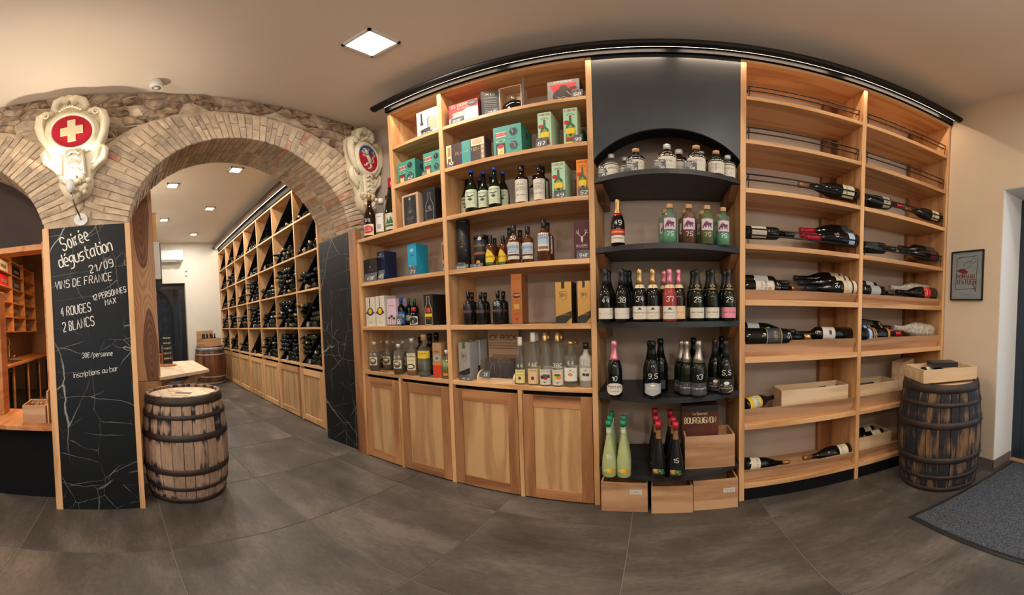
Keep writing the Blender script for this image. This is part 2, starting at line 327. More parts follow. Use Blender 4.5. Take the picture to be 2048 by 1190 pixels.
def mesh_of(name,mb,mats,c=(0,0,0)):
    me=bpy.data.meshes.new(name); me.from_pydata([(v[0]-c[0],v[1]-c[1],v[2]-c[2]) for v in mb.v],[],mb.f)
    for m in (mats if isinstance(mats,(list,tuple)) else [mats]): me.materials.append(M[m])
    me.polygons.foreach_set('material_index',mb.m); me.polygons.foreach_set('use_smooth',mb.sm); me.update()
    return me
def bevel_mesh(me,w):
    import bmesh
    bm=bmesh.new(); bm.from_mesh(me); bmesh.ops.remove_doubles(bm,verts=bm.verts,dist=1e-6)
    bmesh.ops.bevel(bm,geom=[e for e in bm.edges if len(e.link_faces)==2 and e.calc_face_angle(0)>.5],offset=w,segments=1,affect='EDGES'); bm.to_mesh(me); bm.free()
def link(name,me,parent=None,loc=(0,0,0),rot=None):
    o=bpy.data.objects.new(name,me); COL.objects.link(o); o.location=loc
    if rot is not None: o.rotation_euler=rot
    if parent is not None: o.parent=parent
    return o
def part(name,mb,mats,parent,bev=0,centre=True):
    """mesh given in the frame of the root (world position for unrotated roots); it gets its own origin"""
    if centre:
        c=tuple((min(v[i] for v in mb.v)+max(v[i] for v in mb.v))/2 for i in range(3))
    else: c=WL.get(parent.name,(0,0,0)) if parent is not None else (0,0,0)
    me=mesh_of(name,mb,mats,c)
    if bev: bevel_mesh(me,bev)
    pl=WL.get(parent.name,(0,0,0)) if parent is not None else (0,0,0)
    o=link(name,me,parent,(c[0]-pl[0],c[1]-pl[1],c[2]-pl[2]))
    WL[o.name]=c
    return o
def tag(o,label=None,cat=None,group=None,kind=None):
    if label: o['label']=label
    if cat: o['category']=cat
    if group: o['group']=group
    if kind: o['kind']=kind
    return o
def root(name,loc,label,cat,group=None,rz=0,local=False):
    o=link(name,None,None,loc); o.empty_display_size=.05
    if rz: o.rotation_euler=(0,0,rz)
    WL[o.name]=(0,0,0) if local else tuple(loc)
    return tag(o,label,cat,group)
def struct(name,mb,mats,parent=None,bev=0,label=None):
    o=part(name,mb,mats,parent,bev)
    if parent is None: o['kind']='structure'
    if label: o['label']=label
    return o

# ------------------------------------------------------------------ handwriting: one-stroke letters on a 4 x 8 grid, baseline at 2
G={'A':'022842 1535','B':'02082837362505 2534332202','C':'4738180703123243','D':'02082847432202','E':'48080242 0535','F':'480802 0535','G':'47381807031232434525',
'H':'0802 4842 0545','I':'0802','J':'3833221203','K':'0802 4805 1542','L':'080232','M':'0208254842','N':'02084248','O':'180703123243473818','P':'02083847463505','Q':'180703123243473818 3441',
'R':'02083847463505 2542','S':'473818070615354443321203','T':'0848 2822','U':'080312324348','V':'082248','W':'0812253248','X':'0842 4802','Y':'0825 4825 2522','Z':'08480242',
'0':'180703122233372818','1':'062822','2':'07183847460242','3':'07183847463525 354443321203','4':'380444 3632','5':'480805354443321203','6':'38180603123243443505','7':'084822','8':'180706153546473818 1504031232434435','9':'45150607183847433212',
'/':'0248',',':'1201','.':'1213',"'":'1816','-':'0535','€':'47381807031232 0636 0434','a':'361605031223 3632','b':'0802 0516364543321203','c':'361605031232','d':'3832 351605031233','e':'04343526160503122232','f':'38281712 0636','g':'361605041334 36312000',
'h':'0802 0516263532','i':'0602 0807','j':'161100','k':'0802 3604 1432','l':'080312','m':'0602 0516252225364542','n':'0602 0516263532','o':'160503122233352616','p':'0600 0516363533221203','q':'3616050312 3630','r':'0602 041626','s':'3616050424332202',
't':'18132232 0636','u':'0603122233 3632','v':'061236','w':'0612243246','x':'0632 3602','y':'0613 3600','z':'06360232','é':'04343526160503122232 1728','É':'48080242 0535 2829','è':'04343526160503122232 0827'}
def strokes(text,h,slant=.0,space=1.5,smooth=True):
    """list of polylines (u,v) with cap height h, and the total width"""
    k=h/6; x=0; out=[]
    for ch in text:
        if ch==' ': x+=2.4*k; continue
        g=G.get(ch) or G.get(ch.upper()) or '0232'
        w=0
        for st in g.split():
            p=[(int(st[i]),int(st[i+1])-2) for i in range(0,len(st),2)]; w=max(w,max(a for a,_ in p))
            if smooth and len(p)>2 and not ch.isupper() or (smooth and ch in 'BCDGJOPQRSU' and len(p)>2):
                q=[p[0]]
                for a,b_ in zip(p,p[1:]): q+=[(a[0]*.75+b_[0]*.25,a[1]*.75+b_[1]*.25),(a[0]*.25+b_[0]*.75,a[1]*.25+b_[1]*.75)]
                p=q+[p[-1]]
            out.append([(x+a*k+b_*k*slant,b_*k) for a,b_ in p])
        x+=(w+space)*k
    return out, x-space*k
def ribbon(mb,pl,w,f,mi,lift):
    """stroke polyline as a flat strip mapped onto a surface by f(u,v,lift)"""
    n=len(pl); L_=[];R_=[]
    for i,(u,v) in enumerate(pl):
        a=pl[max(i-1,0)]; b_=pl[min(i+1,n-1)]; dx,dy=b_[0]-a[0],b_[1]-a[1]; d=hypot(dx,dy) or 1
        nx,ny=-dy/d*w/2,dx/d*w/2; L_.append((u+nx,v+ny)); R_.append((u-nx,v-ny))
    vs=[f(u,v,lift) for u,v in L_+R_]
    mb.add(vs,[(i+n,i+1+n,i+1,i) for i in range(n-1)],mi)
def write(mb,text,u,v,h,f,mi=0,w=None,slant=0,lift=.0006,align='l',fit=None,space=1.5,smooth=True):
    st,W=strokes(text,h,slant,space,smooth)
    kx=(fit/W) if (fit and W>0) else 1
    o=u-(W*kx/2 if align=='c' else 0)
    for pl in st: ribbon(mb,[(o+a*kx,v+b_) for a,b_ in pl],w or h*.11,f,mi,lift)
def flat(o,U,V,Nn):
    o,U,V,Nn=map(Vector,(o,U,V,Nn)); return lambda u,v,l: o+U*u+V*v+Nn*l
def clip_u(poly,u,s_):
    out=[]
    for i,p in enumerate(poly):
        q=poly[(i+1)%len(poly)]; a=(u-p[0])*s_; b=(u-q[0])*s_
        if a<=0: out.append(p)
        if (a<0<b) or (b<0<a): t_=a/(a-b); out.append((u,p[1]+(q[1]-p[1])*t_))
    return out
def draw(mb,items,w,h,f,mats,strips=1):
    """printed design in unit coordinates (0..1 across, 0..1 up)"""
    def mi(m):
        if m not in mats: mats.append(m)
        return mats.index(m)
    lift=.0004 if strips==1 else .0008
    for it in items:
        lift+=.00025; k=it[0]
        if k in 'rop': # rectangle, oval or polygon, cut into upright strips when the surface is curved
            if k=='r': _,x0,y0,x1,y1,m=it; pts=[(x0,y0),(x1,y0),(x1,y1),(x0,y1)]
            elif k=='o': _,x,y,rx,ry,m=it; pts=[(x+rx*cos(2*pi*i/16),y+ry*sin(2*pi*i/16)) for i in range(16)]
            else: _,pts,m=it
            for i in range(strips):
                q=pts
                if strips>1: q=clip_u(clip_u(pts,i/strips,1),(i+1)/strips,-1)
                if len(q)>2: mb.add([f(a*w,b_*h,lift) for a,b_ in q],[tuple(range(len(q)))],mi(m))
        elif k=='l': # line
            _,pts,t_,m=it; ribbon(mb,[(a*w,b_*h) for a,b_ in pts],t_*w,f,mi(m),lift)
        elif k=='t': # text cx y size mat fitwidth
            _,s_,x,y,sz,m,*ft=it; write(mb,s_,x*w,y*h,sz*h,f,mi(m),align='c',lift=lift,fit=(ft[0]*w if ft else None),smooth=False,w=sz*h*.13)

# ------------------------------------------------------------------ tables of things (metres)
BOT=[
('bigburg', -2.367, 2.19, 2.14, 0.456, '59', 'large dark bottle with gold capsule and red label, beside plaster crest'),
('yellowliq', -2.263, 2.24, 2.14, 0.398, '', 'pale yellow liqueur bottle with white label behind the large dark bottle'),
('redwaxslim', -2.217, 2.28, 2.14, 0.425, '', 'slim golden bottle with dark red wax top near the shelf side'),
('greenflute', -2.107, 2.22, 2.14, 0.563, '', 'tall green bottle with red capsule and forest label against the shelf side'),
('bluerum', -2.027, 2.2, 1.3, 0.244, '', 'blue labelled rum bottle with blue cap behind slate card'),
('darkrum', -2.027, 2.3, 1.3, 0.24, '', 'dark bottle with green cap, left of two at the back'),
('darkrum', -1.972, 2.32, 1.3, 0.233, '', 'dark bottle with green cap, right of two at the back'),
('redcapjar', -1.848, 2.16, 1.3, 0.152, '', 'small bottle with red cap and black skull-like label'),
('punch', -2.452, 2.34, 0.883, 0.265, '', 'amber punch bottle at the back, first from left'),
('punch', -2.27, 2.25, 0.883, 0.276, '', 'amber punch bottle with brown label, second in the back row'),
('punch', -2.316, 2.38, 0.883, 0.265, '', 'amber punch bottle at the back, third from left'),
('punch', -2.099, 2.28, 0.883, 0.277, '', 'amber punch bottle at the back, right of the group'),
('punch', -2.344, 2.15, 0.883, 0.273, '', 'amber punch bottle with cream round label, front left of the group'),
('punch', -2.016, 2.13, 0.883, 0.26, '', 'amber punch bottle with white round label, front right of the group'),
('rhum', -1.878, 2.15, 0.883, 0.313, '', 'tall clear golden rum bottle with cream label, lower left shelf'),
('rumdark', -1.908, 2.3, 0.883, 0.31, '', 'dark capped bottle behind the yellow banded bottle'),
('yellowband', -1.748, 2.15, 0.883, 0.343, '', 'stout clear bottle with wide yellow band label'),
('rumdark', -1.77, 2.26, 0.883, 0.344, '', 'brown corked bottle behind the yellow banded bottle'),
('rumdark', -1.701, 2.26, 0.883, 0.352, '', 'corked bottle rising behind the orange carton'),
('greenliq', -1.522, 2.15, 0.883, 0.223, '23', 'green liqueur bottle beside the orange carton at the post'),
('bluecap', -1.394, 2.34, 2.14, 0.409, '', 'blue capped dark bottle at the back, first from left'),
('bluecap', -1.276, 2.34, 2.14, 0.361, '', 'blue capped dark bottle at the back, between first and second'),
('bluecap', -1.176, 2.34, 2.14, 0.37, '', 'blue capped dark bottle at the back, behind the tallest one'),
('bluecap', -1.036, 2.24, 2.14, 0.328, '', 'blue capped dark bottle at the back right of its group'),
('bluecap', -1.245, 2.15, 2.14, 0.357, '', 'blue capped dark bottle with heron-like bird label, front left'),
('bluecap', -1.168, 2.19, 2.14, 0.34, '', 'blue capped dark bottle with green bordered label, front middle'),
('bluecap', -1.059, 2.15, 2.14, 0.333, '', 'blue capped dark bottle with bird label, front right'),
('whitelabel', -0.821, 2.32, 2.14, 0.283, '', 'dark brown bottle half hidden behind the white labelled pair'),
('whitelabel', -0.754, 2.28, 2.14, 0.328, '', 'dark bottle close behind the right white labelled bottle'),
('whitelabel', -0.86, 2.16, 2.14, 0.31, '', 'dark bottle with tall white label, left of the pair'),
('whitelabel', -0.734, 2.16, 2.14, 0.282, '', 'dark bottle with tall white label, right of the pair'),
('diamondwh', -1.139, 2.28, 1.715, 0.235, '', 'amber whisky bottle at the back, right of first diamond label bottle'),
('diamondwh', -1.042, 2.3, 1.715, 0.231, '', 'amber whisky bottle at the back, behind second diamond label bottle'),
('diamondwh', -1.109, 2.15, 1.715, 0.23, '', 'amber whisky bottle with yellow diamond label, left one'),
('diamondwh', -1.025, 2.18, 1.715, 0.221, '', 'amber whisky bottle with yellow diamond label, right one'),
('coastal', -0.989, 2.22, 1.715, 0.281, '', 'amber whisky bottle behind the one marked 50'),
('coastal', -0.941, 2.3, 1.715, 0.277, '', 'amber whisky bottle at the back between two front bottles'),
('coastal', -0.923, 2.14, 1.715, 0.277, '50', 'amber whisky bottle with pale oval label marked 50'),
('coastal', -0.829, 2.16, 1.715, 0.259, '', 'amber whisky bottle with pale oval label, second of the front pair'),
('coastalbig', -0.735, 2.3, 1.715, 0.311, '', 'large brown whisky bottle behind the other large one'),
('coastalbig', -0.711, 2.15, 1.715, 0.293, '', 'large brown whisky bottle with pale label, standing clear'),
('darkgin', -1.345, 2.27, 1.3, 0.247, '', 'matt black gin bottle at the back, left'),
('darkgin', -1.23, 2.27, 1.3, 0.24, '', 'matt black gin bottle at the back, middle'),
('darkgin', -1.078, 2.27, 1.3, 0.239, '', 'matt black gin bottle at the back, right'),
('darkgin', -1.309, 2.15, 1.3, 0.244, '', 'matt black gin bottle in front, first from left'),
('darkgin', -1.202, 2.15, 1.3, 0.237, '', 'matt black gin bottle in front, second from left'),
('darkgin', -1.064, 2.15, 1.3, 0.24, '65', 'matt black gin bottle in front, marked 65'),
('kirsch', -0.83, 2.28, 0.883, 0.354, '', 'clear fruit brandy bottle with white capsule behind the second flute'),
('williams', -0.646, 2.28, 0.883, 0.36, '', 'clear brandy bottle with gold capsule behind the yellow fruit label'),
('williams', -0.743, 2.28, 0.883, 0.36, '', 'clear brandy bottle with gold capsule behind the red fruit label'),
('vodka', -0.545, 2.28, 0.883, 0.29, '', 'clear bottle with gold cap at the back beside the ribbed bottle'),
('kirsch', -0.905, 2.15, 0.883, 0.328, '44', 'clear flute bottle with yellow label and white capsule, leftmost brandy'),
('kirsch2', -0.809, 2.15, 0.883, 0.359, '44€', 'clear flute bottle with peach label and white capsule'),
('mirabelle', -0.719, 2.14, 0.883, 0.359, '', 'clear brandy bottle with red fruit label and gold capsule'),
('williams', -0.632, 2.14, 0.883, 0.359, '38€', 'clear brandy bottle with yellow fruit label and gold capsule'),
('vodka', -0.543, 2.14, 0.883, 0.299, '44', 'clear ribbed bottle with gold cap and white fruit label'),
('frostblack', -0.444, 2.15, 0.883, 0.292, '44€', 'frosted spirit bottle with black cap against the post'),
('squatc', -0.177, 2.2, 2.255, 0.188, '', 'small clear round bottle half hidden behind the second slate card'),
('squatd', 0.164, 2.17, 2.255, 0.229, '', 'small dark liqueur bottle right of the 56 card bottle'),
('squatd', 0.302, 2.18, 2.255, 0.224, '', 'small bottle with wooden cork at the back, fourth along'),
('squatc', 0.466, 2.13, 2.255, 0.186, '', 'small clear bottle at the far right of the arched shelf'),
('squatc', -0.258, 2.15, 2.255, 0.193, '', 'round clear spirit bottle with white label, far left of arched shelf'),
('squatk', -0.101, 2.09, 2.255, 0.197, '', 'round dark spirit bottle with wooden cork, second along'),
('squatd', 0.085, 2.06, 2.255, 0.21, '', 'round dark spirit bottle with clear stopper, centre of arched shelf'),
('squatk', 0.259, 2.06, 2.255, 0.209, '', 'round bottle with wooden cork, right of the centre bottle'),
('squatk', 0.383, 2.08, 2.255, 0.189, '', 'round bottle with wooden cork, second from right'),
('champred', -0.213, 2.06, 1.777, 0.305, '49', 'champagne bottle with gold foil and red label, standing alone'),
('bearg', 0.075, 2.16, 1.777, 0.258, '', 'green gin bottle at the back, first'),
('beara', 0.199, 2.16, 1.777, 0.256, '', 'amber gin bottle at the back, second'),
('bearo', 0.307, 2.16, 1.777, 0.253, '', 'olive gin bottle at the back, third'),
('bearg', 0.414, 2.14, 1.777, 0.228, '', 'green gin bottle at the back, fourth'),
('bearg', 0.097, 2.03, 1.777, 0.255, '75', 'green gin bottle with bear label, first from left'),
('beara', 0.21, 2.03, 1.777, 0.254, '75', 'amber gin bottle with bear label, second from left'),
('bearo', 0.319, 2.03, 1.777, 0.252, '75', 'olive gin bottle with bear label, third from left'),
('bearg', 0.421, 2.05, 1.777, 0.25, '75', 'green gin bottle with bear label, nearest the right side'),
('chblack', -0.295, 2.2, 1.31, 0.333, '', 'black foil bottle at the back left corner, behind the leftmost champagne'),
('chblack', -0.187, 2.2, 1.31, 0.33, '', 'black foil bottle directly behind the second champagne from left'),
('chblack', -0.169, 2.32, 1.31, 0.343, '', 'black foil bottle, rearmost, third deep behind second champagne from left'),
('chpink', 0.064, 2.1, 1.31, 0.315, '', 'pink foil champagne bottle half hidden behind the one marked 37'),
('chfp', 0.253, 2.2, 1.31, 0.327, '', 'champagne bottle hidden behind the left wavy gold neck band bottle'),
('chfp', 0.355, 2.2, 1.31, 0.328, '', 'champagne bottle behind the middle wavy band bottle'),
('chfp', 0.463, 2.2, 1.31, 0.331, '', 'champagne bottle hidden behind the pink labelled bottle'),
('chblack', -0.293, 2.05, 1.31, 0.325, '44', 'black foil champagne bottle, leftmost, priced forty-four in white'),
('chblack', -0.193, 2.04, 1.31, 0.321, '38', 'black foil champagne bottle, second from left, priced thirty-eight in white'),
('chgold', -0.085, 2.03, 1.31, 0.318, '34', 'gold foil champagne bottle marked 34'),
('chgold', -0.007, 2.03, 1.31, 0.317, '', 'gold foil champagne bottle, second, right of the one marked 34'),
('chpinkc', 0.093, 2.02, 1.31, 0.315, '37', 'pink foil rosé champagne bottle marked 37'),
('chpink', 0.147, 2.05, 1.31, 0.318, '', 'pink foil champagne bottle, right of the one marked 37'),
('chfp', 0.259, 2.04, 1.31, 0.318, '25', 'champagne bottle with gold wavy neck band marked 25'),
('chfp', 0.353, 2.05, 1.31, 0.321, '', 'champagne bottle with gold wavy neck band, between 25 and 29'),
('chfpr', 0.459, 2.06, 1.31, 0.324, '29', 'champagne bottle with pink label marked 29'),
('chblk2', 0.038, 2.14, 0.855, 0.344, '', 'plain dark sparkling bottle behind the one marked 9.5'),
('chsilver', 0.167, 2.1, 0.855, 0.336, '', 'sparkling bottle with tan foil, left of the silver group'),
('chblk2', 0.257, 2.22, 0.855, 0.341, '', 'dark sparkling bottle at the back of the silver foil group'),
('chlace', 0.381, 2.1, 0.855, 0.34, '', 'black sparkling bottle with lattice label, left of two'),
('chblk2', 0.451, 2.24, 0.855, 0.347, '', 'dark bottle at the far back right'),
('chpinkoval', -0.243, 2.03, 0.855, 0.343, '10', 'pink foil sparkling bottle with oval white label marked 10'),
('chblk2', -0.027, 2.07, 0.855, 0.338, '', 'dark sparkling bottle just behind the one marked 9.5'),
('chshield', -0.012, 2.0, 0.855, 0.344, '9,5', 'dark sparkling bottle with pale shield label marked 9.5'),
('chsilver', 0.194, 2.03, 0.855, 0.339, '', 'sparkling bottle with silver foil, left of the one marked 13'),
('chsilver', 0.262, 1.99, 0.855, 0.342, '13', 'sparkling bottle with silver foil marked 13'),
('chlace', 0.436, 2.03, 0.855, 0.336, '5,5', 'black sparkling bottle with lattice label marked 5.5'),
('frost', -0.277, 1.97, 0.33, 0.381, '16', 'frosted green bottle marked 16, front left'),
('frost', -0.281, 2.07, 0.33, 0.378, '', 'frosted green bottle directly behind the one marked 16'),
('frost', -0.284, 2.17, 0.33, 0.377, '', 'frosted green bottle third back on the left'),
('frost', -0.19, 1.97, 0.33, 0.383, '', 'frosted green bottle, front right of its group'),
('frost', -0.196, 2.07, 0.33, 0.383, '', 'frosted green bottle behind the front right one'),
('darktulip', 0.018, 1.95, 0.33, 0.384, '', 'matt black bottle with red cap, front left of the dark group'),
('darktulip', 0.005, 2.05, 0.33, 0.39, '', 'matt black bottle, second back on the left row'),
('darktulip', -0.001, 2.15, 0.33, 0.406, '', 'matt black bottle, rearmost of the left row'),
('darktulip', 0.118, 1.93, 0.33, 0.385, '15', 'matt black bottle with red cap marked 15, front right'),
('darktulip', 0.109, 2.03, 0.33, 0.385, '', 'matt black bottle, second back on the right row'),
('darktulip', 0.097, 2.15, 0.33, 0.394, '', 'matt black bottle, rearmost of the right row'),
]
BOX=[
('whitegift', -1.69, -1.472, 2.115, 2.95, 0.263, 0.1, 'white printed gift box with dark bottle picture, top left shelf', 0),
('green', -1.927, -1.74, 2.125, 2.55, 0.212, 0.16, 'turquoise gift box with hexagon windows standing at the left of its shelf', 0),
('green', -1.653, -1.48, 2.125, 2.55, 0.213, 0.16, 'turquoise gift box with hexagon windows standing right beside the post', 0),
('framebottle', -1.899, -1.725, 2.125, 2.14, 0.291, 0.09, 'pink framed case showing a black bottle, left of the black box', 0),
('blackline', -1.674, -1.556, 2.125, 2.14, 0.292, 0.17, 'black gift box with thin bottle outline, third shelf down at left', 0),
('blacksmall', -2.452, -2.263, 2.15, 1.715, 0.224, 0.12, 'small black carton with white lower label, far left shelf', 0),
('navy', -2.309, -2.209, 2.2, 1.715, 0.285, 0.16, 'dark blue whisky carton beside small black carton', 0),
('cyan', -1.892, -1.798, 2.16, 1.715, 0.278, 0.16, 'bright turquoise blue whisky carton standing alone mid shelf', 0),
('tanbox', -1.539, -1.459, 2.16, 1.715, 0.242, 0.09, 'beige and brown carton partly hidden by post, far right of its shelf', 0),
('cream', -2.421, -2.295, 2.13, 1.3, 0.271, 0.1, 'cream malt carton with round badge, left of the pair', 0),
('cream2', -2.281, -2.17, 2.13, 1.3, 0.275, 0.16, 'cream malt carton with red ribbon badge, right of the pair', 0),
('palm', -2.148, -2.037, 2.14, 1.3, 0.239, 0.16, 'cream carton printed with palm trees', 0),
('rumgift', -1.724, -1.632, 2.14, 1.3, 0.249, 0.3, 'black gift box with golden bottle outline and red square', 0),
('orangebox', -1.645, -1.561, 2.13, 0.883, 0.278, 0.1, 'carton fading from beige to orange red with silver print', 0),
('dorado', -1.396, -1.152, 2.13, 2.955, 0.216, 0.1, 'red and white rum gift box on the top shelf', 0),
('foldbox', -1.135, -0.808, 2.2, 2.955, 0.306, 0.12, 'open grey display box holding a black apple shaped bottle', 0),
('imperial', -0.664, -0.451, 2.18, 2.955, 0.251, 0.12, 'grey and red gift box with dark flask picture, top shelf beside the black niche', 0),
('plantation', -1.43, -1.106, 2.12, 2.55, 0.212, 0.1, 'brown gift box with blue paper band and cream corners', 0),
('green', -1.043, -0.836, 2.125, 2.55, 0.261, 0.2, 'large turquoise gift box with hexagon windows, in the middle of the wide upper shelf', 0),
('grenade', -0.726, -0.635, 2.14, 2.55, 0.325, 0.2, 'pale green tall carton with bottle picture, behind the 87 price card', 0),
('grenade', -0.555, -0.464, 2.14, 2.55, 0.331, 0.12, 'pale green tall carton with bottle picture, nearest the post', 0),
('grenade', -0.642, -0.554, 2.14, 2.14, 0.287, 0.2, 'pale green carton with yellow labelled bottle picture, third shelf down', 0),
('orangegren', -0.479, -0.401, 2.14, 2.14, 0.286, 0.14, 'orange carton with yellow labelled bottle picture', 0),
('tubeblack', -1.409, -1.303, 2.14, 1.715, 0.388, 0, 'tall black whisky tube with golden line drawing', 0),
('tubedia', -1.266, -1.158, 2.15, 1.715, 0.248, 0, 'shorter black whisky tube with diamond emblem', 0),
('stag', -0.507, -0.401, 2.15, 1.715, 0.255, 0.1, 'burgundy red carton with white stag head', 0),
('copper', -0.951, -0.873, 2.13, 1.3, 0.345, 0.12, 'tall copper coloured carton with red oval emblem', 0),
('goldbm', -0.639, -0.53, 2.14, 1.3, 0.273, 0.14, 'gold carton with black diagonal base, left one', 0),
('goldbm', -0.49, -0.404, 2.14, 1.3, 0.274, 0.14, 'gold carton with black diagonal base, right one by the post', 0),
('silverbm', -1.389, -1.29, 2.27, 0.883, 0.293, 0.12, 'silver carton with black diagonal base, behind the front one', 0),
('silverbm', -1.404, -1.306, 2.14, 0.883, 0.285, 0.12, 'silver carton with black diagonal base and green ribbon, in front', 0),
('crate', 0.182, 0.501, 2.05, 0.33, 0.237, 0.2, 'open pine wine crate standing on the lowest black shelf', 0),
('bourg', 0.173, 0.415, 2.16, 0.33, 0.416, 0.1, 'brown red carton printed with a vineyard, standing behind the pine crate', 0),
('cratelab', -0.341, -0.051, 2.03, 0, 0.24, 0.3, 'pine crate with blue printed sticker, leftmost under the black niche', 0),
('crateplain', -0.029, 0.227, 2.01, 0, 0.223, 0.3, 'pine crate without sticker, middle of three under the black niche', 0),
('cratelab2', 0.232, 0.517, 2.03, 0, 0.245, 0.3, 'pine crate with grey printed sticker, right of three under the black niche', 0),
]
LIE=[
('burgcream', (1.444, 2.17, 2.304), (0.988, 2.21, 2.32), 1.0, '', 'dark bottle with cream label behind wire rail, alone on upper rail shelf'),
('bordwhite', (0.552, 2.17, 1.902), (0.954, 2.2, 1.92), 1.0, '', 'dark bottle with white label behind wire rail, neck pointing right'),
('burgred', (1.519, 2.32, 2.02), (1.023, 2.34, 1.994), 1.0, '', 'red capsule bottle at the back of the wire rail shelf, left'),
('burgred', (1.496, 2.24, 1.969), (1.032, 2.27, 1.942), 1.0, '', 'red capsule bottle in the middle of the wire rail shelf'),
('burgblue', (1.447, 2.16, 1.925), (1.038, 2.18, 1.91), 1.0, '45', 'red capsule bottle with pale blue label in front by the post'),
('bordwhite2', (0.555, 2.26, 1.577), (0.947, 2.28, 1.577), 1.0, '', 'bottle with white label lying behind the one with golden seal'),
('bordseal', (0.507, 2.16, 1.535), (0.943, 2.17, 1.531), 1.0, '57', 'bottle with white label and golden seal, orange capsule pointing right'),
('burgorn', (1.462, 2.36, 1.629), (1.037, 2.37, 1.625), 1.0, '', 'dark bottle with ornate label, rearmost of three'),
('burgorn', (1.454, 2.27, 1.598), (1.038, 2.28, 1.581), 1.0, '', 'dark bottle with ornate label, middle of three'),
('burgorn', (1.459, 2.17, 1.558), (1.044, 2.18, 1.535), 1.0, '24', 'dark bottle with ornate label marked 24, frontmost of three'),
('burgcream2', (0.549, 2.26, 1.24), (1.002, 2.27, 1.219), 1.0, '18', 'long dark bottle with grey label lying behind the black labelled one'),
('blackgold', (0.519, 2.16, 1.2), (1.068, 2.17, 1.189), 1.0, '45', 'bottle with black and gold label reading 1681, lying in tray'),
('bordr', (1.45, 2.22, 1.196), (0.994, 2.25, 1.206), 1.0, '9', 'dark bottle with white label, neck to the left, beside the post'),
('yellowlab', (0.582, 2.16, 0.727), (0.897, 2.36, 0.724), 1.0, '', 'dark bottle with yellow label pointing into the shelf'),
('burgcream', (0.59, 2.17, 0.278), (0.946, 2.22, 0.218), 1.0, '', 'dark bottle with cream label on lowest shelf, neck pointing right'),
('burgcream', (1.446, 2.2, 0.244), (1.039, 2.17, 0.258), 1.0, '', 'dark bottle with cream label on lowest shelf, neck pointing left'),
('bordwhite3', (1.463, 2.17, 2.278), (1.924, 2.2, 2.321), 1.0, '', 'bottle with round white label and red capsule tip, behind upper right rail'),
('burgcream', (2.356, 2.16, 2.301), (1.959, 2.2, 2.31), 1.0, '', 'dark bottle with cream label at the end of upper right rail'),
('darkplain', (1.455, 2.17, 1.884), (1.871, 2.2, 1.918), 1.0, '', 'dark magnum bottle behind lower right rail, neck pointing right'),
('darkplain', (2.454, 2.26, 1.968), (1.985, 2.3, 1.965), 1.0, '', 'dark bottle at the back right of the lower right rail'),
('burgredlab', (2.333, 2.16, 1.911), (1.934, 2.2, 1.909), 1.0, '', 'dark bottle with reddish label in front on the lower right rail'),
('bordwhite2', (1.523, 2.26, 1.598), (1.835, 2.29, 1.581), 1.0, '', 'bottle behind the white labelled one, first tray of right bay'),
('bordwhite2', (1.457, 2.16, 1.546), (1.848, 2.19, 1.536), 1.0, '', 'bottle with plain white label, first tray of right bay'),
('papered', (2.365, 2.3, 1.588), (1.927, 2.32, 1.597), 1.0, '', 'bottle wrapped in crinkled tissue, first tray of right bay'),
('redoval', (2.333, 2.17, 1.559), (1.892, 2.19, 1.551), 1.0, '', 'dark bottle with red oval label, first tray of right bay'),
('darkplain', (1.552, 2.32, 1.273), (1.956, 2.34, 1.234), 1.0, '69', 'dark bottle at the back of the second tray of right bay'),
('goldband', (1.5, 2.24, 1.217), (1.924, 2.26, 1.213), 1.0, '', 'dark bottle with gold banded label, second tray of right bay'),
('goldband', (1.438, 2.16, 1.192), (1.936, 2.18, 1.196), 1.0, '', 'dark bottle with blue and gold label and red capsule, second tray'),
('papered', (2.354, 2.22, 1.203), (1.906, 2.24, 1.245), 1.0, '', 'bottle in crinkled white paper, second tray of right bay'),
]
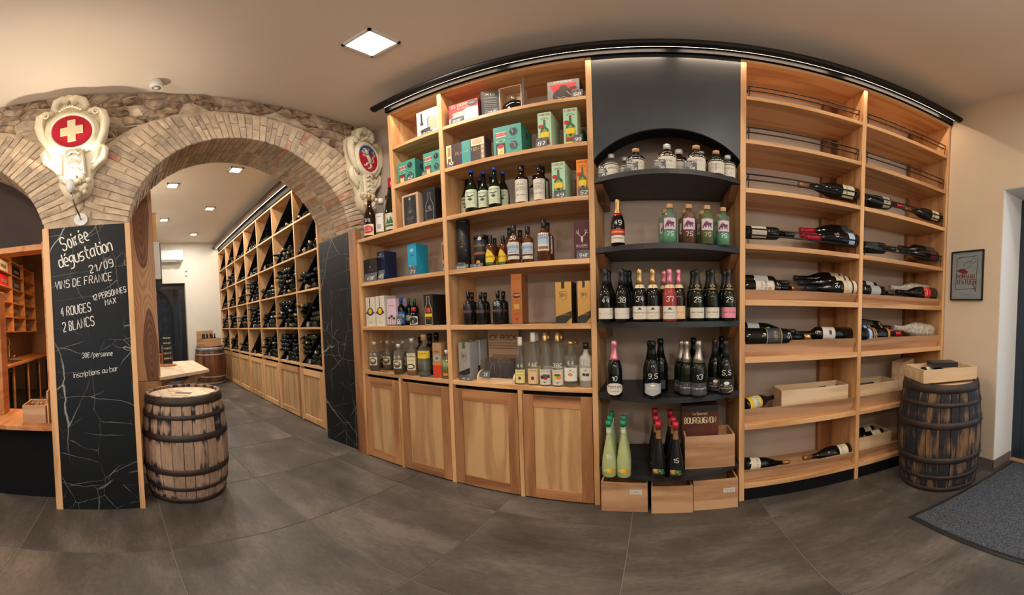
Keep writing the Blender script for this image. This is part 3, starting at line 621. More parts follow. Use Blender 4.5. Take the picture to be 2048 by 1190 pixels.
CARD=[
(-1.649, -1.542, 2.108, 2.95, 0.054, '57€', 'small slate price card before the white printed gift box on the top left shelf', 'slate'),
(-1.829, -1.754, 2.11, 2.55, 0.068, '42', 'slate price card before the left turquoise gift box', 'slate'),
(-1.666, -1.621, 2.11, 2.55, 0.049, '42', 'slate price card between the two turquoise gift boxes', 'slate'),
(-2.406, -2.24, 2.11, 1.715, 0.083, '49€', 'slate price card before the small black carton', 'slate'),
(-2.231, -2.153, 2.12, 1.715, 0.094, '49', 'slate price card leaning at dark blue carton', 'slate'),
(-1.863, -1.776, 2.115, 1.715, 0.08, '71', 'tilted slate price card before the bright turquoise carton', 'slate'),
(-1.509, -1.453, 2.112, 1.715, 0.059, '52', 'slate price card before the beige and brown carton', 'slate'),
(-2.025, -1.96, 2.115, 1.3, 0.09, '56', 'slate price card before the blue capped rum bottle', 'slate'),
(-2.271, -2.153, 2.12, 0.883, 0.045, '', 'dark price tag lying flat below the amber bottles', 'flat'),
(-1.698, -1.588, 2.12, 0.883, 0.016, '', 'dark price tag lying flat below the orange carton', 'flat'),
(-1.378, -1.271, 2.11, 2.955, 0.068, '92€', 'slate price card before the red and white rum gift box', 'slate'),
(-1.09, -0.991, 2.11, 2.955, 0.046, '145', 'slate price card before the open grey display box', 'slate'),
(-0.492, -0.42, 2.11, 2.955, 0.091, '58', 'slate price card before the grey and red gift box', 'slate'),
(-1.422, -1.364, 2.108, 2.55, 0.124, '45', 'slate price card at left end of the brown gift box', 'slate'),
(-0.736, -0.662, 2.11, 2.55, 0.093, '87', 'slate price card between turquoise box and first pale green carton', 'slate'),
(-0.489, -0.431, 2.11, 2.55, 0.076, '99', 'slate price card at the right pale green carton beside the post', 'slate'),
(-0.626, -0.546, 2.11, 2.14, 0.063, '49', 'slate price card before the pale green carton on the third shelf down', 'slate'),
(-0.465, -0.395, 2.11, 2.14, 0.067, '52', 'slate price card marked 52 before the orange carton', 'slate'),
(-1.396, -1.275, 2.108, 1.715, 0.034, '85€', 'slate price card at the foot of the tall black tube', 'slate'),
(-1.258, -1.155, 2.108, 1.715, 0.028, '74', 'slate price card at the foot of the shorter black tube', 'slate'),
(-0.485, -0.397, 2.112, 1.715, 0.06, '94€', 'slate price card marked 94 before the burgundy carton', 'slate'),
(-0.984, -0.85, 2.12, 1.3, -0.001, '', 'dark tag lying flat before the copper carton', 'flat'),
(-0.66, -0.555, 2.12, 1.3, -0.005, '', 'dark tag lying flat before the left gold carton', 'flat'),
(-0.459, -0.404, 2.12, 1.3, -0.007, '', 'dark tag lying flat before the right gold carton', 'flat'),
(-1.389, -1.276, 2.11, 0.883, 0.041, '44', 'slate price card marked 44 at the silver carton', 'slate'),
(-0.333, -0.275, 2.09, 2.255, 0.099, 'KALIN|62', 'slate card reading KALIN at the left end of the arched shelf', 'slate'),
(-0.156, -0.086, 2.02, 2.255, 0.092, 'KAVAILLE|56', 'slate card beside the dark bottle with wooden cork', 'slate'),
(0.007, 0.076, 1.988, 2.255, 0.08, 'MELON|56', 'slate card left of the centre bottle, marked 56', 'slate'),
(0.18, 0.255, 1.99, 2.255, 0.074, 'KALIN|58', 'slate card marked 58 before the right hand bottles', 'slate'),
]
rnd = random.Random(7)
# ------------------------------------------------------------------ room shell
XE, XW, YN = 2.42, -8.45, 2.52
DF, BK = 2.10, 2.515       # front plane of the shop shelving, back wall
fl = MB().box(XW-.1,4.2,-3.6,3.0,-.06,-.004)
floor = struct('floor',fl,'grout')
TS=.828; mesh_cache={}
for i in range(-11,5):
    for j in range(-6,2):
        x0=-.145+i*TS; y0=1.85+(j-1)*TS
        if x0+TS<XW or x0>2.9 or y0>2.6: continue
        x1=min(x0+TS,3.2); g=.0020
        me=mesh_cache.get('tile')
        if not me:
            b_=MB(); q=TS/2-g; e=.0015
            b_.add([(-q,-q,-.004),(q,-q,-.004),(q,q,-.004),(-q,q,-.004),(-q+e,-q+e,0),(q-e,-q+e,0),(q-e,q-e,0),(-q+e,q-e,0)],[(4,5,6,7),(0,1,5,4),(1,2,6,5),(2,3,7,6),(3,0,4,7)])
            me=mesh_cache['tile']=mesh_of('tile',b_,'floor_tile')
        fc=WL[floor.name]
        o=link('tile',me,floor,(x0+TS/2-fc[0],y0+TS/2-fc[1],-fc[2]))
struct('ceiling',MB().box(XW-.1,4.2,-3.6,3.0,ZC,ZC+.1),'ceiling_paint')
struct('wall_north',MB().box(-3.12,XE+.1,BK,BK+.12,0,ZC),'niche_paint')
struct('wall_south',MB().box(XW-.1,4.2,-3.72,-3.6,0,ZC),'wall_paint')
struct('wall_north_cellar',MB().box(XW-.3,-3.12,3.02,3.14,0,ZC),'back_paint')
# east wall with the deep door opening
struct('wall_east',MB().box(XE,XE+.38,1.50,BK+.1,0,ZC).box(XE,XE+.38,-3.6,1.50,2.49,ZC),'wall_paint')
struct('trim_1',MB().box(XE+.002,XE+.37,1.494,1.5,0,2.49).box(XE+.002,XE+.37,-.2,1.5,2.484,2.49),'white_reveal',label='white painted reveal around the entrance door')
struct('baseboard_east',MB().box(XE-.012,XE,1.488,2.10,0,.085).box(XE-.012,2.70,1.482,1.494,0,.085),'skirting')
struct('threshold',MB().box(2.665,2.80,.2,1.48,0,.012),'threshold')
d=struct('door_1',MB().box(2.725,2.785,1.40,1.494,0,2.484).box(2.725,2.785,.15,1.40,2.40,2.484),'door_blue',label='dark blue entrance door frame')
part('leaf',MB().box(2.715,2.77,1.285,1.395,.02,2.395).box(2.715,2.77,.2,1.285,2.27,2.395).box(2.715,2.77,.2,1.285,.02,.22),'door_blue',d,.004)
part('gasket',MB().box(2.708,2.716,1.275,1.29,.215,2.28).box(2.708,2.716,.2,1.28,.21,.225),'alu',d)
part('pane',MB().box(2.738,2.744,.2,1.285,.22,2.27),'glass_pane',d)

# stone wall with the two brick arches
R_A=1.055; ZS_=2.04; WX0,WX1=-3.12,-2.60
def arch_pts(cy,n=30,r=R_A):
    a0=math.asin((2.27-ZS_)/r); return [(cy-r*cos(a0+(pi-2*a0)*i/n), ZS_+r*sin(a0+(pi-2*a0)*i/n)) for i in range(n+1)]
C1,C2=1.12,-1.595
wb=MB()
def wall_strip(cy,ya,yb):
    """wall face above one arch between ya and yb plus the soffit"""
    ap=arch_pts(cy)
    for (p,q) in zip(ap,ap[1:]):
        for X_ in (WX1,WX0):
            f_=(0,1,2,3) if X_==WX1 else (3,2,1,0)
            wb.add([(X_,p[0],p[1]),(X_,q[0],q[1]),(X_,q[0],ZC),(X_,p[0],ZC)],[f_])
        wb.add([(WX1,p[0],p[1]),(WX0,p[0],p[1]),(WX0,q[0],q[1]),(WX1,q[0],q[1])],[(0,1,2,3)])
wall_strip(C1,0,0); wall_strip(C2,0,0)
e1=arch_pts(C1); e2=arch_pts(C2)
wb.box(WX0,WX1,e2[-1][0],e1[0][0],0,ZC)             # pier between the arches
wb.box(WX0,WX1,e1[-1][0],BK,0,ZC)                   # right springing up to the shelf wall
wb.box(WX0,WX1,-3.6,e2[0][0],0,ZC)
wall_w=struct('wall_west',wb,'mortar')
WWL=WL[wall_w.name]
def rough_block(cx_,cy_,cz_,pts,x0,x1,jit,mats_name,name,tp=.93,bulge=.004,ej=.004):
    """irregular block: polygon pts in (y,z) round a centre, between x0 and x1, uneven edges, front face bulging a little"""
    q=[]
    for i,p in enumerate(pts):
        r_=pts[(i+1)%len(pts)]; q.append((p[0]-cy_,p[1]-cz_))
        if hypot(r_[0]-p[0],r_[1]-p[1])>.05: q.append(((p[0]+r_[0])/2-cy_+rnd.uniform(-ej,ej),(p[1]+r_[1])/2-cz_+rnd.uniform(-ej,ej)))
    n=len(q); b_=MB(); hx=(x1-x0)/2
    base=[(-hx,a,b) for a,b in q]
    mid=[(hx-.010+rnd.uniform(-.002,.002),a,b) for a,b in q]
    top=[(hx+rnd.uniform(-jit,jit),a*tp+rnd.uniform(-.001,.001),b*tp+rnd.uniform(-.001,.001)) for a,b in q]
    ctr=[(hx+bulge+rnd.uniform(-jit,jit),rnd.uniform(-.01,.01),rnd.uniform(-.01,.01))]
    b_.add(base+mid+top+ctr,[(i,(i+1)%n,n+(i+1)%n,n+i) for i in range(n)]+[(n+i,n+(i+1)%n,2*n+(i+1)%n,2*n+i) for i in range(n)]+[(2*n+i,2*n+(i+1)%n,3*n) for i in range(n)],0)
    me=mesh_of(name,b_,mats_name)
    return link(name,me,wall_w,(cx_-WWL[0],cy_-WWL[1],cz_-WWL[2]))
nbrick=0
def bmat():
    r=rnd.random(); return 'brick_red' if r<.06 else ('brick_grey' if r<.42 else 'brick_tan')
def ring(cy,a_from,a_to,da,ylim):
    global nbrick
    a=a_from; i=0
    while a<a_to:
        d_=da*rnd.uniform(.75,1.25); gap=.0035
        def P_(rr,aa): return (cy+rr*cos(aa), ZS_+rr*sin(aa))
        r0=R_A-.008; R1=R_A+.27+.22*cos(a)**2+rnd.uniform(-.03,.03)
        rm=R_A+(R1-R_A)*[.62,.38][i%2]+rnd.uniform(-.015,.015)
        ga=gap/1.1
        for (ra,rb) in ((r0,rm),(rm+gap,R1)):
            pts=[P_(ra,a+ga),P_(ra,a+d_-ga),P_(rb,a+d_-ga*.8),P_(rb,a+ga*.8)][::-1]
            pts=[(min(max(p[0],ylim[0]),ylim[1]),p[1]) for p in pts]
            if max(p[0] for p in pts)-min(p[0] for p in pts)>.04 and max(p[1] for p in pts)<ZC-.06:
                y_=sum(p[0] for p in pts)/4; z_=sum(p[1] for p in pts)/4
                xa=WX1-.24 if ra==r0 else WX1-.05
                rough_block((xa+WX1+.010)/2,y_,z_,pts,xa,WX1+.010,.005,bmat(),'brick'); nbrick+=1
        # inner brick of the soffit
        pts=[P_(r0+rnd.uniform(0,.01),a+ga),P_(r0,a+d_-ga),P_(R_A+.06,a+d_-ga),P_(R_A+.06,a+ga)][::-1]
        x_=WX1-.25-(.05 if i%2 else 0)
        rough_block((WX0+x_)/2,sum(p[0] for p in pts)/4,sum(p[1] for p in pts)/4,pts,WX0,x_,.003,bmat(),'brick'); nbrick+=1
        a+=d_; i+=1
a0=math.asin((2.27-ZS_)/R_A)
ring(C1,a0,pi-a0,.0475,(-.235,BK-.01))
ring(C2,a0,1.32,.0475,(-1.5,-.245))
# rubble above the rings: cells packed round scattered centres
def rlim(c_,y_,z_):
    ca=(y_-c_)/hypot(y_-c_,z_-ZS_); return R_A+.30+.22*ca*ca
seeds=[]; tries=0
while tries<6000 and len(seeds)<90:
    tries+=1; y_=rnd.uniform(-1.45,BK); z_=rnd.uniform(2.3,ZC)
    if any(hypot(y_-c_,z_-ZS_)<rlim(c_,y_,z_)+.01 for c_ in (C1,C2)): continue
    if any(hypot((y_-a),(z_-b)*1.5)<.135 for a,b in seeds): continue
    seeds.append((y_,z_))
def clip(poly,nx,ny,d):
    out=[]
    for i,p in enumerate(poly):
        q=poly[(i+1)%len(poly)]; a=nx*p[0]+ny*p[1]-d; b=nx*q[0]+ny*q[1]-d
        if a<=0: out.append(p)
        if (a<0<b) or (b<0<a): t_=a/(a-b); out.append((p[0]+(q[0]-p[0])*t_,p[1]+(q[1]-p[1])*t_))
    return out
for y_,z_ in seeds:
    poly=[(y_-.16,z_-.11),(y_+.16,z_-.11),(y_+.16,z_+.11),(y_-.16,z_+.11)]
    for a,b in seeds:
        if (a,b)==(y_,z_) or hypot(a-y_,b-z_)>.4: continue
        nx,ny=a-y_,(b-z_)*2.25; k_=hypot(nx,ny); nx/=k_; ny/=k_
        poly=clip(poly,nx,ny,nx*(a+y_)/2+ny*(b+z_)/2-.004)
        if len(poly)<3: break
    if len(poly)<3: continue
    poly=clip(poly,0,1,ZC-.004); poly=clip(poly,1,0,BK-.004)
    q=[]
    for p in poly:
        for c_ in (C1,C2):
            L_=hypot(p[0]-c_,p[1]-ZS_); R0=rlim(c_,*p)-.0
            if L_<R0: k_=R0/L_; p=(c_+(p[0]-c_)*k_,ZS_+(p[1]-ZS_)*k_)
        if not q or hypot(p[0]-q[-1][0],p[1]-q[-1][1])>.012: q.append((p[0],min(p[1],ZC-.004)))
    if len(q)<3: continue
    cy_=sum(p[0] for p in q)/len(q); cz_=sum(p[1] for p in q)/len(q)
    rough_block(WX1-.02,cy_,cz_,q,WX1-.06,WX1+.004+rnd.uniform(0,.014),.007,rnd.choice(['rubble','rubble','rubble2','brick_grey']),'stone',.80,.012,.010)

# marble clad jamb on the right, its oak edge strips
struct('trim_2',MB().box(-3.16,-2.57,2.125,2.18,0,2.255),'marble',label='black veined marble slab cladding the right jamb of the arch')
struct('trim_3',MB().box(-2.575,-2.475,2.085,2.16,0,2.26),'heart_z',label='vertical ash post between marble slab and shelving')

# ------------------------------------------------------------------ blackboard on the pier
t=root('blackboard',(-2.40,-.22,0),'tall black veined slab blackboard with chalk writing between oak side boards','blackboard')
part('slab',MB().box(-2.46,-2.375,-.483,.06,.0,2.155),'marble',t)
part('side_board',MB().box(-2.60,-2.365,-.530,-.482,0,2.158),'ash_z',t,.002)
part('side_board',MB().box(-2.60,-2.365,.058,.095,0,2.158),'ash_z',t,.002)
CH=[('Soirée',(-.385,1.975),(-.195,2.045),.10,.009),('dégustation',(-.415,1.85),(-.035,1.955),.092,.009),('21/09',(-.205,1.795),(-.035,1.838),.055,.006),
('VINS DE FRANCE',(-.455,1.695),(-.05,1.74),.056,.0055),('12 PERSONNES',(-.19,1.60),(.045,1.65),.040,.0048),('MAX',(-.105,1.562),(-.03,1.577),.038,.0048),
('4 ROUGES',(-.425,1.50),(-.21,1.527),.062,.006),('2 BLANCS',(-.415,1.39),(-.19,1.427),.066,.006),('30€/personne',(-.29,1.20),(-.075,1.208),.036,.0032),('inscriptions au bar',(-.355,1.06),(-.045,1.098),.038,.0032)]
for tx,a,b_,h_,w_ in CH:
    mb=MB(); U=Vector((0,b_[0]-a[0],b_[1]-a[1])); Ln=U.length; U.normalize()
    write(mb,tx,0,0,h_,flat((-2.3745,a[0],a[1]),U,(0,-U.z,U.y),(1,0,0)),0,w_,slant=.18,fit=Ln,space=1.7 if tx[0].isupper() or tx[0].isdigit() else 1.0)
    part('chalk_line',mb,'chalk',t)

# ------------------------------------------------------------------ ceiling lights and fittings
def lamp(x,y,w,label,group):
    t=root('ceiling_light',(x,y,ZC),label,'ceiling light',group)
    h=w/2; z=ZC
    part('frame',MB().box(x-h,x+h,y-h,y-h+.018,z-.02,z).box(x-h,x+h,y+h-.018,y+h,z-.02,z).box(x-h,x-h+.018,y-h,y+h,z-.02,z).box(x+h-.018,x+h,y-h,y+h,z-.02,z),'plastic_white',t)
    part('diffuser',MB().box(x-h+.018,x+h-.018,y-h+.018,y+h-.018,z-.012,z-.004),'lamp_glow',t)
lamp(-1.47,1.46,.25,'large square ceiling light of the front room',None)
for (x,y),lb in zip(BACK_LAMPS,['square ceiling light nearest the camera on the left row of the cellar room','square ceiling light just behind the arch crown','square ceiling light second on the right row of the cellar room','square ceiling light farther on the left row of the cellar room','square ceiling light farthest back near the wall']): lamp(x,y,.17,lb,'square lights on the cellar ceiling')
for (x,y),w_ in zip(FRONT_LAMPS[1:],['nearest the bar','over the middle of the room','farthest from the shelves','nearest the entrance door']): lamp(x,y,.25,'added square fill light, unseen on the front room ceiling, '+w_,'added fill lights on the ceiling behind the viewer')  # extra fittings added out of view to light the room
t=root('ceiling_sensor',(-2.42,.36,ZC),'small white round spot fitting on the ceiling above the arch','fitting')
part('body',MB().lathe([(.045,-.085),(.052,-.06),(.045,0)],20,c=(-2.42,.36,ZC)),'plastic_white',t)
part('lens',MB().lathe([(.032,-.088),(.036,-.084)],16,c=(-2.42,.36,ZC)),'alu',t)
part('inner_cone',MB().lathe([(.008,-.097),(.024,-.0885)],12,c=(-2.42,.36,ZC)),'plastic_white',t)

# ------------------------------------------------------------------ door mat, picture
t=root('door_mat',(2.0,0,0),'large dark grey ribbed door mat with black rubber edge','mat')
part('rubber_edge',MB().box(1.387,2.655,-1.1,1.437,0,.006),'black_plastic',t)
part('pile',MB().box(1.42,2.625,-1.07,1.405,.006,.013),'mat_rib',t)
t=root('framed_poster',(XE,1.845,1.73),'small framed poster with red lettering on the cream wall','picture')
y0,y1,z0,z1=1.668,2.023,1.505,1.955
part('frame',MB().box(XE-.02,XE,y0,y1,z1-.010,z1).box(XE-.02,XE,y0,y1,z0,z0+.010).box(XE-.02,XE,y0,y0+.008,z0,z1).box(XE-.02,XE,y1-.008,y1,z0,z1),'metal_black',t)
mats=['p_white']; mb=MB().box(XE-.008,XE-.001,y0+.008,y1-.008,z0+.01,z1-.01)
f=flat((XE-.008,y1-.008,z0+.01),(0,-1,0),(0,0,1),(-1,0,0)); W_,H_=y1-y0-.016,z1-z0-.02
it=[('l',[(.2,.88),(.84,.90),(.80,.22),(.13,.20),(.16,.88)],.018,'p_ink'),('l',[(.62,.80),(.68,.86),(.76,.84),(.78,.78),(.70,.74),(.62,.80)],.010,'p_ink'),('l',[(.62,.80),(.48,.78),(.36,.70),(.46,.64),(.58,.68),(.62,.78)],.010,'p_ink'),
('p',[(.16,.60),(.26,.64),(.40,.64),(.54,.57),(.50,.53),(.38,.535),(.24,.57)],'p_red'),('l',[(.34,.56),(.38,.46)],.03,'p_red'),('t','POMMARD',.47,.43,.085,'p_red',.58),('t',"M'ATUER",.50,.31,.10,'p_red',.60),('l',[(.70,.34),(.76,.24),(.80,.16)],.025,'p_red'),('t','estaminet',.48,.085,.018,'p_grey',.2)]
draw(mb,it,W_,H_,f,mats); part('print',mb,mats,t)
part('glazing',MB().box(XE-.013,XE-.0115,y0+.008,y1-.008,z0+.01,z1-.01),'glass_pane',t)

# ------------------------------------------------------------------ shelving units of the front room
def board(name,x0,x1,y0,y1,z0,z1,m,par,bev=.0018): return part(name,MB().box(x0,x1,y0,y1,z0,z1),m,par,bev)
PW=.036; TOP=3.355; TH=.034
def door(par,x0,x1,z0,z1,y=DF,label=None):
    d_=part('door',MB().box(x0,x1,y+.012,y+.02,z0,z1),'panelwood',par)      # back of the leaf
    s_=.075
    part('stile',MB().box(x0,x0+s_,y,y+.02,z0,z1),'heart_z',d_,.0015); part('stile',MB().box(x1-s_,x1,y,y+.02,z0,z1),'heart_z',d_,.0015)
    part('rail',MB().box(x0+s_+.001,x1-s_-.001,y,y+.02,z1-.085,z1),'heart_x',d_,.0015); part('rail',MB().box(x0+s_+.001,x1-s_-.001,y,y+.02,z0,z0+.085),'heart_x',d_,.0015)
    part('panel',MB().box(x0+s_+.002,x1-s_-.002,y+.007,y+.012,z0+.086,z1-.086),'panelwood',d_)
    return d_
# A: stepped unit beside the arch
t=root('shelf_unit',(-1.95,2.3,0),'stepped ash shelf unit beside the arch with two cabinet doors below','shelving','ash shelving along the long wall')
board('side_panel',-2.475,-2.445,DF,BK,0,2.14-TH,'ash_z',t)
board('side_panel',-1.99,-1.955,DF,BK,2.14,TOP,'ash_z',t)
board('side_panel',-1.478,-1.478+PW,DF,BK,0,TOP,'ash_z',t)
board('top_board',-1.954,-1.479,DF,BK,TOP-.03,TOP,'ash_x',t)
for z_ in (2.95,2.55): board('shelf',-1.954,-1.479,DF,BK,z_-TH,z_,'ash_x',t)
board('shelf',-2.50,-1.479,DF,BK,2.14-TH,2.14,'ash_x',t)
for z_ in (1.715,1.30,.883): board('shelf',-2.444,-1.479,DF,BK,z_-TH,z_,'ash_x',t)
board('mullion',-2.003,-1.975,DF,DF+.03,0,.849,'ash_z',t)
board('inner_back',-2.44,-1.48,DF+.04,DF+.05,.02,.84,'kick_black',t)
door(t,-2.442,-2.008,.012,.822); door(t,-1.970,-1.482,.012,.822)
# B
t=root('shelf_unit',(-.92,2.3,0),'wide ash shelf unit full of spirits with two cabinet doors below','shelving','ash shelving along the long wall')
board('side_panel',-.396,-.396+PW,DF,BK,0,TOP,'ash_z',t)
board('top_board',-1.441,-.397,DF,BK,TOP-.03,TOP,'ash_x',t)
for z_ in (2.955,2.55,2.14,1.715,1.30,.883): board('shelf',-1.441,-.397,DF,BK,z_-TH,z_,'ash_x',t)
board('mullion',-.912,-.88,DF,DF+.03,0,.849,'ash_z',t)
board('inner_back',-1.44,-.4,DF+.04,DF+.05,.02,.84,'kick_black',t)
door(t,-1.438,-.916,.012,.820); door(t,-.876,-.400,.012,.820)
# N: black niche
XL,XR=-.359,.541
t=root('shelf_unit',(.09,2.3,0),'niche with black bowed shelves under a black arched board','shelving','ash shelving along the long wall')
board('side_panel',XR,XR+PW,DF,BK,0,TOP,'ash_z',t)
ac=(XL+XR)/2; ra=.56; zc=2.626-ra
pts=[(XL+.001,TOP),(XL+.001,2.392)]+[(ac+ra*sin(a),zc+ra*cos(a)) for a in [radians(v) for v in range(-52,53,4)]]+[(XR-.001,2.392),(XR-.001,TOP)]
pts=[p for p in pts if XL<p[0]<XR]
mb=MB(); n_=len(pts)
up=[(p[0],DF,TOP) for p in pts]
lo=[(p[0],DF,p[1]) for p in pts[1:-1]]
for p,q in zip(pts[1:-1],pts[2:-1]):
    for yy,fl_ in ((DF+.002,(0,1,2,3)),(DF+.022,(3,2,1,0))):
        mb.add([(p[0],yy,p[1]),(q[0],yy,q[1]),(q[0],yy,TOP),(p[0],yy,TOP)],[fl_])
    mb.add([(p[0],DF+.002,p[1]),(p[0],DF+.022,p[1]),(q[0],DF+.022,q[1]),(q[0],DF+.002,q[1])],[(0,1,2,3)])
part('arched_board',mb,'board_black',t)
mb=MB()
for p,q in zip(pts[1:-1],pts[2:-1]):
    mb.add([(p[0],DF-.0,p[1]-.008),(q[0],DF-.0,q[1]-.008),(q[0],DF-.0,q[1]+.002),(p[0],DF-.0,p[1]+.002)],[(0,1,2,3)])
    mb.add([(p[0],DF,p[1]-.008),(p[0],DF+.12,p[1]-.008),(q[0],DF+.12,q[1]-.008),(q[0],DF,q[1]-.008)],[(0,1,2,3)])
part('arch_edge',mb,'kick_black',t)
for z_ in (2.255,1.777,1.31,.855,.33):
    bow=.13 if z_>.5 else .15
    mb=MB(); n=18
    fr=[(XL+.001+(XR-XL-.002)*i/n, DF-bow*(1-(2*i/n-1)**2)) for i in range(n+1)]
    mb.prism([(x,y,z_) for x,y in fr]+[(XR-.001,BK,z_),(XL+.001,BK,z_)],(0,0,.034))
    part('black_shelf',mb,'black_stain',t)
    for s_ in (0,1):
        xa,xb=((XL+.001,XL+.05) if s_==0 else (XR-.05,XR-.001))
        part('bracket',MB().prism([(xa,DF+.02,z_-.035),(xa,DF+.14,z_-.12),(xa,BK-.02,z_-.12),(xa,BK-.02,z_-.035)],(-(xb-xa),0,0)),'heart_x',t)
# C and D: wine shelves
mat('satin_black',(.006,.006,.007),.45,Specular_IOR_Level=.3)
def wine_unit(xa,xb,px_,label,lastpost,trays_w):
    t=root('shelf_unit',((xa+xb)/2,2.3,0),label,'shelving','ash shelving along the long wall')
    board('side_panel',xb,lastpost,DF,BK,0,TOP,'ash_z',t)
    board('back_post',xb-.13,xb-.002,BK-.05,BK-.002,.15,TOP-.03,'heart_z',t)
    board('top_board',xa,xb-.001,DF,BK,TOP-.03,TOP,'ash_x',t)
    board('kick_board',xa,xb-.001,DF+.01,DF+.03,0,.106,'kick_black',t)
    for z_ in (2.97,2.58,2.20,1.81):
        board('shelf',xa,xb-.001,DF,BK,z_-TH,z_,'ash_x',t)
        mb=MB()
        for dz in (.062,.105): mb.tube([(xa+.004,DF+.004,z_+dz),(xb-.03,DF+.004,z_+dz)],.0055,6)
        for x_ in (xa+.02,xb-.03): mb.tube([(x_,DF+.004,z_+.105),(x_,DF+.015,z_)],.003,6); mb.tube([(x_,DF+.004,z_+.105),(x_,DF+.06,z_+.075)],.003,6)
        part('wire_rail',mb,'metal_black',t)
    for z_ in (1.445,1.07,.608,.145):
        board('shelf',xa,xb-.001,DF,BK,z_-.038,z_,'ash_x',t)
        lh=.066 if z_>1.3 else .105
        mb=MB().prism([(xa+.002,DF+.052,z_),(xa+.002,DF+.070,z_),(xa+.002,DF+.028,z_+lh),(xa+.002,DF+.012,z_+lh)][::-1],(-(xb-xa-.006),0,0))
        part('tray_lip',mb,'lipwood',t)
    return t
wine_unit(XR+PW+.001,1.443,1,'ash wine shelf unit with wire rails and trays, beside the black niche',1.476,None)
tD=wine_unit(1.477,2.383,1,'ash wine shelf unit with wire rails and trays, beside the cream wall',2.410,None)

# black fascia, round pelmet and light strip above the shelving
t=root('shelf_cornice',(.2,2.05,3.4),'black cornice with thin LED strip above the shelving','cornice')
board('fascia',-1.99,2.41,DF-.024,DF+.02,TOP+.001,3.432,'kick_black',t,0)
part('pelmet',MB().add([(x,2.0+.035*cos(a),3.392+.031*sin(a)) for x in (-2.05,2.415) for a in [2*pi*i/16 for i in range(16)]],[(i,(i+1)%16,16+(i+1)%16,16+i) for i in range(16)]+[tuple(range(16))[::-1],tuple(range(16,32))],0,False),'satin_black',t)
part('mounting_plate',MB().box(-1.98,2.40,2.02,DF-.025,3.405,3.43),'kick_black',t)
part('light_strip',MB().box(-1.97,2.40,2.048,2.053,3.396,3.401),'led_glow',t)
for x_ in (-1.45,-.4,.65,1.75): area('led_light',(x_,2.052,3.392),.95,.004,4,(1,.74,.52),(radians(12),0,0))
# ------------------------------------------------------------------ bottles
PR={ # outline (radius in body radii, height 0..1), body radius / height
'champ':(.138,[(.9,0),(1,.012),(1,.44),(.94,.52),(.74,.62),(.52,.70),(.38,.80),(.33,.885),(.37,.90),(.39,.95),(.34,.985),(.2,1)]),
'burg':(.138,[(.9,0),(1,.012),(1,.42),(.88,.53),(.58,.65),(.38,.73),(.34,.80),(.33,.95),(.37,.96),(.36,1)]),
'bord':(.125,[(.9,0),(1,.012),(1,.60),(.94,.65),(.62,.70),(.42,.735),(.38,.80),(.37,.96),(.40,.965),(.38,1)]),
'flute':(.112,[(.9,0),(1,.012),(1,.36),(.93,.48),(.68,.64),(.46,.78),(.40,.86),(.38,1)]),
'whisky':(.155,[(.92,0),(1,.012),(1,.60),(.92,.67),(.50,.73),(.37,.78),(.35,.84),(.38,.85),(.38,1)]),
'round':(.27,[(.9,0),(1,.02),(1,.58),(.90,.67),(.52,.73),(.32,.76),(.29,.85),(.36,.86),(.36,1)]),
'gincork':(.170,[(.93,0),(1,.01),(1,.68),(.90,.76),(.55,.805),(.43,.83),(.42,.90),(.40,.905),(.40,1)]),
'tulip':(.135,[(.86,0),(.97,.02),(1,.18),(.94,.32),(.70,.50),(.44,.66),(.33,.76),(.33,.86),(.36,.865),(.36,1)]),
'blockgin':(.160,[(.95,0),(1,.01),(1,.52),(.97,.62),(.78,.68),(.42,.715),(.30,.75),(.30,.83),(.34,.84),(.34,1)]),
'stout':(.19,[(.92,0),(1,.012),(1,.66),(.80,.73),(.38,.77),(.30,.82),(.30,.9),(.34,.905),(.34,1)]),
'slim':(.085,[(.92,0),(1,.01),(1,.56),(.85,.64),(.5,.72),(.42,.8),(.40,.93),(.48,.94),(.48,1)]),
'jar':(.235,[(.92,0),(1,.02),(1,.5),(.86,.62),(.50,.70),(.36,.76),(.5,.78),(.5,1)]),
}
tx=lambda s_,y,h,m='p_ink',w=None,x=.5: ('t',s_,x,y,h,m)+((w,) if w else ())
BEAR=[('p',[(.14,.34),(.22,.56),(.30,.66),(.33,.80),(.37,.66),(.41,.88),(.46,.68),(.52,.80),(.56,.66),(.72,.64),(.80,.66),(.86,.56),(.84,.48),(.74,.46)],'p_purple'),('p',[(.14,.34),(.74,.46),(.70,.30),(.62,.44)],'p_purple'),('p',[(.14,.40),(.10,.18),(.20,.18),(.26,.40)],'p_purple'),('p',[(.30,.40),(.34,.20),(.42,.20),(.42,.42)],'p_purple'),('p',[(.52,.44),(.56,.20),(.62,.20),(.64,.46)],'p_purple'),('p',[(.64,.46),(.80,.18),(.84,.22),(.76,.48)],'p_purple')]
BIRD=[('l',[(.05,.03),(.95,.03),(.95,.97),(.05,.97),(.05,.03)],.02,'p_green'),tx('FORESTER BAY',.80,.06,'p_ink',.75),('p',[(.18,.66),(.38,.65),(.50,.60),(.62,.66),(.84,.70),(.60,.60),(.50,.54),(.38,.59)],'p_ink'),('o',.5,.45,.13,.06,'p_dgrey'),('p',[(.30,.45),(.5,.36),(.70,.45),(.5,.41)],'p_ink'),tx('single malt',.22,.05,'p_orange',.6),('l',[(.1,.17),(.9,.17)],.012,'p_green'),tx('70cl',.07,.035)]
BIRD2=BIRD[:3]+[('o',.5,.46,.20,.11,'p_gold'),('p',[(.18,.46),(.5,.30),(.82,.46),(.5,.40)],'p_brown'),tx('limited',.22,.05,'p_orange',.6),('r',.72,.72,.9,.95,'p_yellow')]
